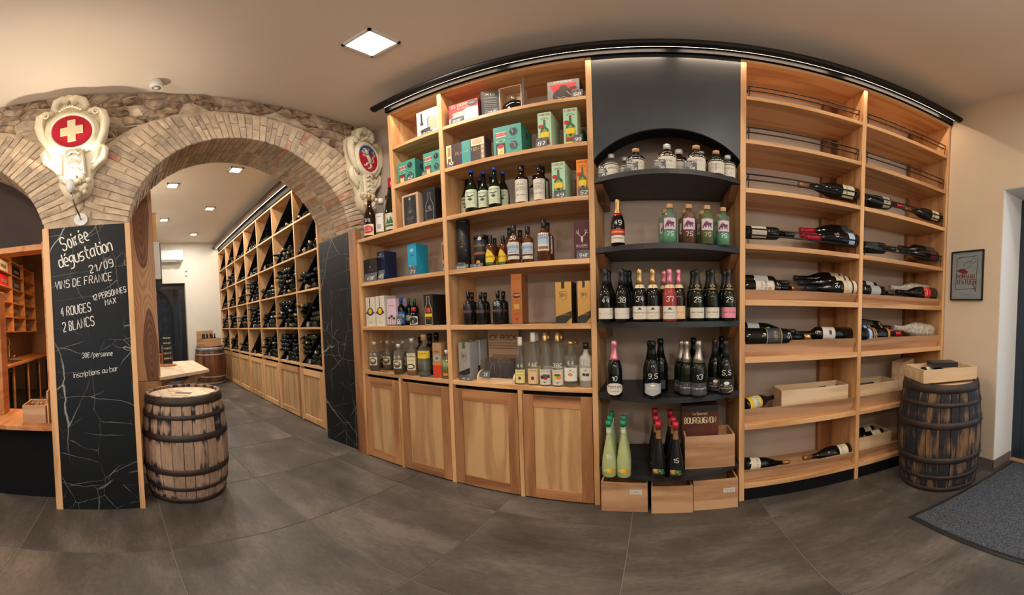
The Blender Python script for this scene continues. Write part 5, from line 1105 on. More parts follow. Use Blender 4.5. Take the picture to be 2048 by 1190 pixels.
BD={ # body material, front design, side material
'whitegift':('p_white',[tx('Brothers',.86,.07,'p_ink',.4),*[('r',.16,.10,.30,.52,'p_ink'),('r',.19,.52,.27,.92,'p_ink'),('r',.16,.22,.30,.40,'p_cream')],('r',.5,.1,.92,.66,'p_lgrey'),('r',.56,.16,.86,.60,'p_skin'),('l',[(.5,.2),(.5,.6),(.62,.70)],.03,'p_ink'),('r',.30,.05,.6,.24,'p_dgrey')],None),
'green':('p_turq',glassfront(0),'p_turq2'),
'framebottle':('p_skin',[('r',.12,.05,.88,.93,'p_ink'),*BTL(.5,.08,.98,'p_dgrey','p_lgrey','p_ink'),tx('XO',.40,.06,'p_lgrey',.16),('l',[(.3,.26),(.7,.26)],.012,'p_lgrey'),('l',[(.3,.22),(.7,.22)],.012,'p_lgrey')],None),
'blackline':('p_black',[('l',[(.2,.05),(.2,.48),(.42,.66),(.42,.86),(.62,.86),(.62,.66),(.82,.48),(.82,.05),(.2,.05)],.025,'p_lgrey'),('r',.42,.36,.62,.46,'p_grey'),tx('BLACK',.30,.05,'p_lgrey',.5)],None),
'blacksmall':('p_black',[('p',[(.45,.62),(.5,.72),(.55,.62)],'p_gold'),('r',.5,.04,.98,.28,'p_offwhite'),tx('whisky',.5,.05,'p_grey',.5)],None),
'navy':('p_navy',[tx('HIGHLAND',.80,.06,'p_paleblue',.8),('o',.5,.9,.12,.03,'p_paleblue')],'p_navy'),
'cyan':('p_cyan',[('o',.5,.8,.2,.06,'p_paleblue'),tx('malt',.62,.05,'p_navy',.4),('o',.3,.3,.12,.04,'p_paleblue'),('o',.6,.45,.12,.04,'p_turq')],None),
'tanbox':('p_tan',[('r',.1,.4,.9,.9,'p_brown'),('o',.5,.65,.25,.12,'p_gold')],None),
'cream':('p_offwhite',[('o',.5,.50,.34,.14,'p_dgrey'),('o',.5,.51,.22,.10,'p_gold'),('r',.42,.66,.50,.98,'p_dgrey'),('p',[(0,.46),(.2,.52),(.8,.52),(1,.46),(.8,.42),(.2,.42)],'p_dgrey'),('o',.5,.50,.18,.08,'p_yellow'),tx('malt',.12,.04,'p_grey',.3)],None),
'cream2':('p_offwhite',[('o',.5,.50,.34,.14,'p_dgrey'),('r',.42,.66,.50,.98,'p_darkred'),('p',[(0,.46),(.2,.52),(.8,.52),(1,.46),(.8,.40),(.2,.40)],'p_darkred'),('o',.5,.50,.22,.10,'p_yellow'),tx('malt',.12,.04,'p_grey',.3)],None),
'palm':('p_lilac',[('l',[(.2,.05),(.24,.28)],.03,'p_ink'),('o',.25,.30,.14,.04,'p_ink'),('l',[(.5,.05),(.52,.34)],.03,'p_ink'),('o',.52,.36,.16,.04,'p_ink'),('l',[(.8,.05),(.76,.26)],.03,'p_ink'),('o',.77,.28,.14,.04,'p_ink'),tx('tropical',.74,.05,'p_bronze',.6),('r',0,0,1,.06,'p_grey')],None),
'rumgift':('p_black',[('l',[(.12,.03),(.12,.52),(.36,.72),(.36,.94),(.62,.94),(.62,.72),(.88,.52),(.88,.03),(.12,.03)],.035,'p_cream'),('r',.3,.42,.74,.56,'p_orangered'),('r',.14,.28,.88,.38,'p_yellow'),tx('RHUM',.2,.05,'p_gold',.4)],None),
'orangebox':('p_tan',[('r',0,0,1,.44,'p_orangered'),('r',0,.36,1,.44,'p_orange'),('o',.5,.56,.42,.10,'p_lgrey'),('o',.5,.56,.2,.05,'p_grey'),tx('edition',.73,.05,'p_ink',.6)],None),
'dorado':('p_red',[('p',[(.0,0),(1,0),(1,.62),(.62,.66),(.3,.4),(0,.32)],'p_lilac'),tx('EL DORADO',.82,.12,'p_cream',.80),tx('15 years',.68,.06,'p_cream',.4),('r',.14,.34,.5,.56,'p_cream'),tx('RUM',.45,.10,'p_ink',.2,x=.3),('o',.82,.84,.17,.13,'p_ink'),('o',.80,.84,.10,.03,'p_grey')],'p_darkred'),
'imperial':('p_grey',[('p',[(.06,.84),(.90,.84),(.86,.5),(.2,.5)],'p_red'),tx('IMPERIAL',.90,.07,'p_white',.55),('o',.5,.34,.34,.32,'p_ink'),('o',.5,.62,.14,.16,'p_ink'),('l',[(.3,.3),(.4,.24),(.5,.3),(.62,.22)],.02,'p_lgrey'),tx('EMPORIAL',.12,.07,'p_white',.5),('l',[(.6,.5),(.72,.34)],.02,'p_lgrey'),('o',.8,.62,.12,.05,'p_ink')],'p_black'),
'plantation':('p_brown',[('r',0,0,.14,1,'p_cream'),('r',.04,.5,.12,.9,'p_tan'),('r',.04,.1,.12,.4,'p_bronze'),tx('PLANTATION',.46,.13,'p_gold',.60,x=.55),('r',.42,0,.64,1,'p_cyan'),('r',.44,.02,.62,.98,'p_turq'),tx('rum',.5,.08,'p_paleblue',.10,x=.53),('r',.66,.66,.98,.98,'p_cream'),('r',.70,.72,.94,.94,'p_skin'),('r',.90,0,.98,.66,'p_tan'),('o',.94,.15,.02,.05,'p_cream'),('o',.94,.35,.02,.05,'p_cream'),('o',.94,.55,.02,.05,'p_cream')],None),
'grenade':('p_mint',GREN('p_mint'),'p_palegreen'),'orangegren':('p_orange',GREN('p_orange'),'p_mint'),
'stag':('p_burg',[('o',.5,.54,.06,.08,'p_offwhite'),('p',[(.44,.56),(.56,.56),(.5,.42)],'p_offwhite'),('l',[(.46,.60),(.30,.66),(.16,.78)],.028,'p_offwhite'),('l',[(.54,.60),(.70,.66),(.84,.78)],.028,'p_offwhite'),('l',[(.30,.66),(.30,.80)],.022,'p_offwhite'),('l',[(.70,.66),(.70,.80)],.022,'p_offwhite'),('l',[(.22,.71),(.12,.70)],.022,'p_offwhite'),('l',[(.78,.71),(.90,.70)],.022,'p_offwhite'),tx('DALMORE',.34,.055,'p_offwhite',.70),('l',[(.14,.31),(.86,.31)],.012,'p_offwhite')],'p_darkred'),
'copper':('copper',[('o',.5,.57,.42,.05,'p_darkred'),tx('CANDOLINI',.56,.035,'p_cream',.7),('r',.25,.3,.75,.40,'p_gold'),('o',.5,.1,.15,.03,'p_red'),tx('grappa',.2,.03,'p_bronze',.5),('l',[(.2,.9),(.8,.9)],.02,'p_bronze')],'p_bronze'),
'goldbm':('gold_card',[('r',.38,.84,.58,1,'p_ink'),('l',[(.26,.76),(.74,.76),(.72,.62),(.5,.54),(.28,.62),(.26,.76)],.02,'p_ink'),tx('BM',.64,.08,'p_ink',.30),('p',[(0,0),(.6,0),(1,.14),(1,.30),(0,.16)],'p_ink'),('p',[(.6,0),(1,0),(1,.14)],'gold_card'),tx('EN MONTAGNE',.20,.03,'p_gold',.7)],'p_ink'),
'silverbm':('silver_card',[('r',.36,.84,.60,1,'p_green'),('l',[(.26,.72),(.74,.72),(.72,.58),(.5,.50),(.28,.58),(.26,.72)],.02,'p_ink'),tx('BM',.60,.08,'p_ink',.30),('p',[(0,.05),(1,.18),(1,.34),(0,.20)],'p_ink')],'p_lgrey'),
'bourg':('kraft',[tx('Le Gourmet',.84,.05,'p_cream',.4),tx('BOURGUIGNON',.70,.10,'p_cream',.85),('o',.32,.28,.16,.14,'p_dgrey'),('o',.74,.2,.24,.10,'p_dgrey'),('r',0,0,1,.12,'p_dgrey'),('r',0,.9,1,1,'p_ink')],'p_brown'),
}
for spec,x0,x1,y,z,h,dep,label,rot in BOX:
    w=x1-x0; xc=(x0+x1)/2; z+=.0005
    if spec.startswith('tube'):
        o=root('whisky_tube',(xc,y,z),label,'tube','boxed spirits on the shelves'); R=w/2; yc=y+R
        part('tube',MB().lathe([(R,.004),(R,h-.03)],28,c=(xc,yc,z)),'glass_black' if 0 else 'p_black',o); part('tube_lid',MB().lathe([(R*1.02,h-.03),(R*1.02,h-.002),(R*.98,h)],28,c=(xc,yc,z)),'matt_black',o)
        part('tube_base',MB().lathe([(R*1.02,0),(R*1.02,.008)],28,c=(xc,yc,z)),'metal_black',o)
        W_=R*pi*.8
        def f(u,v,l): a=-pi/2+(u-W_/2)/R; return (xc+(R+.0004+l)*cos(a),yc+(R+.0004+l)*sin(a),z+v)
        mb=MB(); mats=[]
        it=[('l',[(.25,.72),(.5,.80),(.7,.70),(.4,.60),(.3,.50)],.012,'p_gold'),('l',[(.2,.52),(.5,.44),(.8,.50)],.012,'p_gold'),('l',[(.3,.40),(.6,.46),(.85,.36)],.012,'p_cream'),('l',[(.2,.3),(.4,.34),(.8,.26)],.008,'p_gold'),('l',[(.55,.62),(.7,.56),(.62,.48)],.01,'p_gold'),tx('PERYN',.10,.035,'p_offwhite',.5)] if spec=='tubeblack' else [('l',[(.5,.86),(.88,.66),(.5,.46),(.12,.66),(.5,.86)],.018,'p_cream'),tx('PEATMAN',.64,.07,'p_gold',.66),('r',.1,.40,.9,.48,'p_bronze'),('o',.5,.16,.12,.07,'p_gold'),('l',[(.2,.34),(.8,.34)],.012,'p_grey'),('o',.62,.88,.1,.06,'p_palegreen')]
        draw(mb,it,W_,h,f,mats,10); part('print',mb,mats,o); continue
    if spec=='foldbox':
        o=root('display_box',(xc,y,z),label,'gift box','boxed spirits on the shelves')
        a0_=x0+.115; a1=x1-.045; t_=.006
        part('tray',MB().box(a0_,a1,y+.11,y+.11+t_,z,z+h).box(a0_,a1,y,y+.11,z,z+t_).box(a0_,a1,y,y+.11,z+h-t_,z+h).box(a0_,a0_+t_,y,y+.11,z,z+h).box(a1-t_,a1,y,y+.11,z,z+h),'p_skin',o)
        fl_=MB().prism([(x0,y-.05,z),(a0_,y-.001,z),(a0_,y-.001,z+h*.93),(x0,y-.05,z+h*.93)],(0,-.004,0)); part('flap',fl_,'p_dgrey',o)
        fl_=MB().prism([(a1,y-.001,z),(x1,y-.07,z),(x1,y-.07,z+h*1.06),(a1,y-.001,z+h*1.06)],(0,-.004,0)); part('flap',fl_,'p_dgrey',o)
        U=Vector((a0_-x0,.049,0)); Wf=U.length; U.normalize(); mb=MB(); mats=[]
        draw(mb,[tx('XO',.84,.08,'p_cream',.5),*[('l',[(.15,q),(.85,q)],.03,'p_lgrey') for q in (.74,.62,.56,.48,.42,.34,.28,.2)]],Wf,h*.93,flat((x0,y-.05,z),U,(0,0,1),(U.y,-U.x,0)),mats); part('flap_print',mb,mats,o)
        bx_=(a0_+a1)/2; b2=MB().lathe([(.05,.005),(.075,.03),(.088,.09),(.085,.13),(.05,.165),(.025,.175)],22,c=(0,0,0))
        b2.v=[(bx_+v[0],y+.055+v[1]*.5,z+.006+v[2]) for v in b2.v]
        r2=root('flask_bottle',(bx_,y+.055,z+.006),'black apple shaped bottle with handwriting, inside the open display box','bottle')
        part('body',b2,'glass_black',r2); part('stopper',MB().lathe([(.022,.175),(.024,.225),(.018,.23)],12,c=(bx_,y+.055,z+.006)),'foil_silver',r2)
        mb=MB(); write(mb,'EMPERIAL',bx_,z+.05,.022,lambda u,v,l:(u,y+.004-(.0 if 0 else 0)+.0,v),0,.0025,align='c',fit=.11); write(mb,'XO',bx_,z+.022,.016,lambda u,v,l:(u,y+.012,v),0,.002,align='c')
        mb.v=[(a,y+.055-.5*.088*sqrt(max(1-((a-bx_)/.088)**2,0.05))-.004,c_) for a,b_,c_ in mb.v]; part('writing',mb,'marker',r2); continue
    if spec.startswith('crate'):
        o=root('wine_crate',(xc,y,z),label,'crate','pine wine crates in the black niche'); tt=.011
        part('front_board',MB().box(x0,x1,y,y+tt,z,z+h),'pine_x',o,.001); part('back_board',MB().box(x0,x1,y+dep-tt,y+dep,z,z+h),'pine_x',o,.001)
        for xa in (x0,x1-tt): part('side_board',MB().box(xa,xa+tt,y+tt+.0005,y+dep-tt-.0005,z,z+h),'pine_y',o,.001)
        part('floor_board',MB().box(x0+tt,x1-tt,y+tt,y+dep-tt,z,z+tt),'pine_x',o)
        if 'lab' in spec:
            mats=['p_offwhite']; sw=.075; sx_=x1-.11 if spec=='cratelab' else x1-.095; sz=z+h*.62
            if spec=='cratelab2': sz=z+h*.55
            mb=MB().box(sx_,sx_+sw,y-.0012,y-.0002,sz,sz+.036); f=flat((sx_,y-.0012,sz),(1,0,0),(0,0,1),(0,-1,0))
            draw(mb,[tx('LARIEN' if spec=='cratelab' else '12 BD',.4,.35,'p_bluecoat' if spec=='cratelab' else 'p_dgrey',.75),('l',[(.1,.2),(.9,.2)],.02,'p_grey')],sw,.036,f,mats); part('sticker',mb,mats,o)
        continue
    bm_,des,side=BD[spec]
    o=root('gift_box' if spec in('whitegift','green','dorado','imperial','plantation','framebottle','rumgift','blackline') else 'carton_box',(xc,y,z),label,'gift box' if w>.12 else 'carton','boxed spirits on the shelves')
    mb=MB().box(x0,x1,y,y+dep,z,z+h)
    mats=[bm_]+([side] if side else [])
    if side: mb.m[5]=1; mb.m[4]=1; mb.m[1]=0
    part('carton',mb,mats,o,.0012)
    mats=[]; mb=MB(); draw(mb,des,w,h,flat((x0,y,z),(1,0,0),(0,0,1),(0,-1,0)),mats); part('print',mb,mats,o)
    if spec=='green':
        mats=[]; mb=MB(); draw(mb,[HEX(.5,.72,.2,'p_turq'),HEX(.5,.72,.17,'p_dgrey'),('l',[(.1,.5),(.4,.45),(.8,.52)],.02,'p_turq')],dep,h,flat((x1,y,z),(0,1,0),(0,0,1),(1,0,0)),mats); part('side_print',mb,mats,o)

def simple_box(name,x0,x1,y,dep,z,h,m,des,label,cat='gift box',side=None):
    o=root(name,((x0+x1)/2,y,z),label,cat,'boxed spirits on the shelves')
    part('carton',MB().box(x0,x1,y,y+dep,z,z+h),m,o,.001)
    if des: mats=[]; mb=MB(); draw(mb,des,x1-x0,h,flat((x0,y,z),(1,0,0),(0,0,1),(0,-1,0)),mats); part('print',mb,mats,o)
    return o
# stacked and rear boxes
simple_box('gift_box',-1.60,-1.485,2.28,.18,2.5505,.31,'p_turq2',[('r',.1,.84,.8,.96,'p_red')],'turquoise gift box standing behind the others, only its red badge showing')
simple_box('carton_box',-1.11,-1.00,2.27,.18,2.5505,.20,'p_tan',[('r',.0,.5,1,.7,'p_cream')],'cream patterned carton in shadow behind the brown gift box','carton')
simple_box('gift_box',-.60,-.47,2.36,.13,2.5505,.26,'p_turq2',None,'dark green carton in shadow behind the pale green cartons','carton')
# poster, cradle with pouches, acrylic box
o=root('shelf_poster',(-1.15,2.44,.8835),'paper sign reading ICE ROCK at the back of the lower shelf','sign')
xa,xb=-1.285,-1.02; za=.8835
mats=['p_skin']; mb=MB().box(xa,xb,2.40,2.402,za,za+.375); f=flat((xa,2.40,za),(1,0,0),(0,0,1),(0,-1,0))
draw(mb,[tx('ICE ROCK',.755,.105,'p_ink',.88),tx('vins a la pierre de Thiende, votre',.68,.03,'p_ink',.90),tx('aperitif est refraichi sans eau ajoutee',.625,.03,'p_ink',.90),('l',[(.02,.58),(.98,.58)],.012,'p_ink')],xb-xa,.375,f,mats); part('sheet',mb,mats,o)
o=root('wooden_cradle',(-1.09,2.19,.8835),'pale wooden cradle tray with rounded ends on the lower shelf','tray')
part('base_board',MB().box(-1.225,-.955,2.125,2.27,za,za+.022),'palewood',o,.002)
for x_ in (-1.24,-.954): part('end_board',MB().prism([(x_,2.12,za),(x_,2.27,za),(x_,2.27,za+.075)]+[(x_,2.20-.08*sin(a),za+.02+.06*cos(a)) for a in [radians(v) for v in (0,25,50,75,90)]],(-.014,0,0)),'palewood',o)
part('front_lip',MB().box(-1.225,-.955,2.118,2.128,za,za+.034),'palewood',o,.001)
def pouch(x,y,label):
    o=root('fabric_pouch',(x,y,za+.023),label,'pouch','grey pouches in the acrylic box')
    mb=MB(); mb.lathe([(.030,0),(.040,.02),(.042,.07),(.030,.10),(.016,.112),(.026,.135)],12)
    mb.v=[(x+v[0],y+v[1]*.45,za+.023+v[2]) for v in mb.v]; part('bag',mb,'p_dgrey',o)
    part('drawstring',MB().tube([(x-.01,y-.012,za+.135),(x-.02,y-.024,za+.09),(x-.012,y-.024,za+.04)],.0022,5).tube([(x+.004,y-.012,za+.135),(x+.014,y-.024,za+.10),(x+.012,y-.022,za+.06)],.0022,5),'p_offwhite' if x<-1.1 else 'p_grey',o)
pouch(-1.13,2.19,'grey drawstring pouch with white cord, left in the acrylic box'); pouch(-1.04,2.17,'grey drawstring pouch with grey cord, in front in the acrylic box'); pouch(-.995,2.235,'dark grey pouch at the back right of the acrylic box')
o=root('acrylic_box',(-1.07,2.2,za+.023),'clear acrylic open box holding small grey pouches','box')
part('walls',MB().box(-1.18,-.96,2.135,2.138,za+.023,za+.15).box(-1.18,-.96,2.262,2.265,za+.023,za+.19).box(-1.18,-1.177,2.138,2.262,za+.023,za+.17).box(-.963,-.96,2.138,2.262,za+.023,za+.17),'acrylic',o)
o=root('price_card',(-1.155,2.11,za),'slate price card leaning on the wooden cradle','price card','slate price cards')
part('card',MB().prism([(-1.19,2.105,za+.035),(-1.125,2.105,za+.035),(-1.125,2.118,za+.085),(-1.19,2.118,za+.085)],(0,-.004,0)),'slate',o)
mb=MB(); write(mb,'2€',-1.158,za+.048,.022,lambda u,v,l:(u,2.102+(v-za-.035)*.26,v),0,.0028,align='c'); part('chalk_price',mb,'chalk',o)
# crates lying in the wine trays
def tray_crate(x0,x1,y0,y1,z,h,label,rz=0):
    cx_,cy_=(x0+x1)/2,(y0+y1)/2; a,b_=(x1-x0)/2,(y1-y0)/2; t_=.009
    o=root('wine_crate',(cx_,cy_,z),label,'crate','pale wooden gift crates',rz,local=True)
    part('side_board',MB().box(-a,a,-b_,-b_+t_,0,h),'palewood',o,.001); part('side_board',MB().box(-a,a,b_-t_,b_,0,h),'palewood',o,.001)
    for s_ in (-a,a-t_): part('end_board',MB().box(s_,s_+t_,-b_+t_,b_-t_,0,h),'palewood',o,.001)
    part('floor_board',MB().box(-a+t_,a-t_,-b_+t_,b_-t_,0,.008),'palewood',o)
    return o
def lie_bottle(spec,base,tip,label,price='',h=.31):
    a=Vector(base); d=(Vector(tip)-a).normalized(); q=d.to_track_quat('Z','X'); loc=q.to_matrix().transposed()@Vector((0,-1,.8)); q=q@Euler((0,0,atan2(loc.y,loc.x)+pi/2)).to_quaternion()
    o=root('wine_bottle',a,label,'bottle','bottles lying on the wine shelves'); o.rotation_mode='QUATERNION'; o.rotation_quaternion=q
    for nm,me in bottle_meshes(spec,h,price): link(nm,me,o)
tray_crate(.86,1.41,2.165,2.35,.6085,.205,'long pale wooden crate with a bottle, standing in the middle tray')
lie_bottle('burgcream',(1.37,2.25,.75),(1.0,2.27,.742),'dark bottle lying in the long pale crate','',.36)
tray_crate(1.50,1.93,2.18,2.42,.6085,.18,'pale wooden crate with a dark bottle in the right bay, middle tray')
lie_bottle('darkplain',(1.72,2.26,.745),(1.53,2.28,.74),'dark bottle lying in the pale crate of the right bay')
o=tray_crate(2.0,2.3,2.30,2.42,.6085,.32,'wooden crate standing tilted at the back of the right bay',.5)
tray_crate(1.50,1.86,2.165,2.44,.1455,.19,'low pale crate with two bottles on the lowest right shelf')
lie_bottle('burgcream',(1.80,2.36,.30),(1.50,2.38,.29),'dark bottle with cream label, rear one in the lowest crate','',.32)
lie_bottle('bordwhite',(1.83,2.26,.30),(1.52,2.27,.29),'dark bottle with white label, front one in the lowest crate','',.31)
# ------------------------------------------------------------------ barrels
def barrel(x,y,hgt,rb,re,sm,hm,label,hoops,head='palewood',nst=26,rz=0,marks=True,group=None):
    o=root('barrel',(x,y,0),label,'barrel',group,rz,local=True)
    def R_(z): t_=2*z/hgt-1; return re+(rb-re)*(1-t_*t_)**.85 if abs(t_)<1 else re
    rr=random.Random(int(x*100)); ws=[rr.uniform(.7,1.3) for _ in range(nst)]; tot=sum(ws); a=0
    for w_ in ws:
        da=2*pi*w_/tot; g=.0025/rb; mb=MB(); nz=10; zs=[hgt*i/nz for i in range(nz+1)]; dr=rr.uniform(-.0012,.0012)
        V=[]
        for z in zs:
            for aa in (a+g,a+da/2,a+da-g): V.append(((R_(z)+dr)*cos(aa),(R_(z)+dr)*sin(aa),z))
            for aa in (a+da-g,a+g): V.append(((R_(z)-.022)*cos(aa),(R_(z)-.022)*sin(aa),z))
        fs=[(i*5+j,i*5+(j+1)%5,(i+1)*5+(j+1)%5,(i+1)*5+j) for i in range(nz) for j in range(5)]
        fs+= [tuple(range(5))[::-1],tuple(nz*5+j for j in range(5))]
        mb.add(V,fs,0); 
        me=mesh_of('stave',mb,sm,(0,0,hgt/2)); link('stave',me,o,(0,0,hgt/2)); a+=da
    for z0,z1 in hoops:
        pr=[(R_(z0)+.0005,z0),(R_(z0)+.005,z0+.001),(R_((z0+z1)/2)+.0055,(z0+z1)/2),(R_(z1)+.005,z1-.001),(R_(z1)+.0005,z1)]
        mb=MB().lathe(pr,48,0,caps=False); ra=R_((z0+z1)/2)+.006
        for q in (0,1): aa=-1.2+q*.08; mb.blob((ra*cos(aa),ra*sin(aa),(z0+z1)/2),.008,.008,.008)
        part('hoop',mb,hm,o)
    zt=hgt-.022; rh=R_(hgt)-.022; nb=6; e=[-rh+2*rh*i/nb for i in range(nb+1)]
    for p,q in zip(e,e[1:]):
        pts=[]; n=6
        for i in range(n+1): yy=p+.0008+(q-p-.0016)*i/n; pts.append((sqrt(max(rh*rh-yy*yy,0)),yy,zt))
        for i in range(n,-1,-1): yy=p+.0008+(q-p-.0016)*i/n; pts.append((-sqrt(max(rh*rh-yy*yy,0)),yy,zt))
        part('head_board',MB().prism(pts,(0,0,.02)),head,o)
    part('base_head',MB().lathe([(R_(.03)-.02,.03),(R_(.03)-.02,.05)],24),head,o)
    return o,zt
HP=[(0.004,.048),(.125,.158),(.265,.315),(.545,.595),(.71,.742),(.812,.873)]
o,zt=barrel(-2.66,.455,.875,.338,.292,'stave_pale','hoop_rust','weathered pale oak barrel with dark rusty hoops in front of the arch',HP)
f=flat((0,0,zt),(cos(1.0),sin(1.0),0),(-sin(1.0),cos(1.0),0),(0,0,1)); mats=[]; mb=MB()
draw(mb,[('r',-.06,-.04,.08,.02,'p_brown'),('l',[(-.14,.03),(-.02,.05)],.012,'p_brown'),('l',[(-.05,-.10),(.10,-.11)],.010,'p_brown'),('t','OAK',-.12,.08,.03,'p_brown',.1)],1,1,f,mats); part('burnt_stamp',mb,mats,o)
o,zt=barrel(2.0,1.745,.868,.330,.288,'stave_dark','hoop_rust','dark charred oak barrel beside the entrance with an open wooden box on it',HP)
f=lambda u,v,l:(.3335*cos(-1.62+u/.33)*1.0,.3335*sin(-1.62+u/.33),v+.38)
mb=MB(); mats=[]; draw(mb,[('l',[(.03*cos(a),.03*sin(a)) for a in [2*pi*i/14 for i in range(15)]],.005,'p_ink'),('l',[(.015*cos(a),.015*sin(a)) for a in [2*pi*i/10 for i in range(9)]],.004,'p_ink')],1,1,f,mats); part('bung',mb,mats,o)
o,zt=barrel(-7.86,2.06,.90,.37,.32,'stavebrown','hoop_zinc','brown oak barrel with grey metal hoops at the far end of the cellar room',[(.0,.05),(.16,.20),(.68,.72),(.80,.87)],'barwood')
o=root('wine_crate',(-7.86,2.05,.878),'small pine crate full of bottles on the far barrel','crate',None,.35,local=True)
part('front_board',MB().box(.16,.172,-.24,.24,0,.20),'pine_y',o); part('back_board',MB().box(-.172,-.16,-.24,.24,0,.38),'pine_y',o)
for s_ in (-1,1): part('side_board',MB().box(-.16,.16,s_*.24-.006,s_*.24+.006,0,.20),'pine_x',o)
part('floor_board',MB().box(-.16,.16,-.234,.234,0,.01),'pine_x',o)
cm=Matrix.Rotation(.35,3,'Z')
for i,(a,b_) in enumerate([(.06,-.17),(.06,-.09),(.06,.06),(.06,.13),(-.06,-.13),(-.06,0),(-.06,.1)]):
    p=cm@Vector((a,b_,0)); o=root('wine_bottle',(-7.86+p.x,2.05+p.y,.889),'small dark bottle %s in the crate on the far barrel'%['front left','front, second from left','front, third from left','front right','back left','back middle','back right'][i],'bottle','bottles in the crate on the far barrel')
    for nm,me in bottle_meshes(['darkplain','bordr','burgcream'][i%3],.30,''): link(nm,me,o)

# open wooden box on the right barrel
bz=.8465
o=root('wooden_box',(2.0,1.75,.868),'shallow open wooden box with bottles on the dark barrel','box',None,-.30,local=True)
part('front_board',MB().box(-.24,.24,-.15,-.138,0,.10),'palewood',o,.001); part('back_board',MB().box(-.24,.24,.138,.15,0,.10),'palewood',o,.001)
for s_ in (-1,1): part('side_board',MB().box(s_*.234-.006,s_*.234+.006,-.138,.138,0,.10),'palewood',o,.001)
part('floor_board',MB().box(-.228,.228,-.138,.138,0,.008),'palewood',o)
lie_bottle('burgcream',(1.86,1.83,.917),(2.18,1.74,.912),'bottle lying in the shallow box on the dark barrel, rear','',.30)
lie_bottle('bordwhite',(2.14,1.64,.914),(1.84,1.73,.916),'bottle with cream label lying in the shallow box on the dark barrel, front','',.30)
o=root('black_case',(2.03,1.75,.955),'flat black case lying across the bottles in the shallow box','case',None,-.45,local=True)
part('case_body',MB().box(-.12,.09,-.075,.075,.006,.034),'black_plastic',o,.003); part('case_lid',MB().box(-.12,.09,-.075,.075,.036,.046),'black_plastic',o,.002)

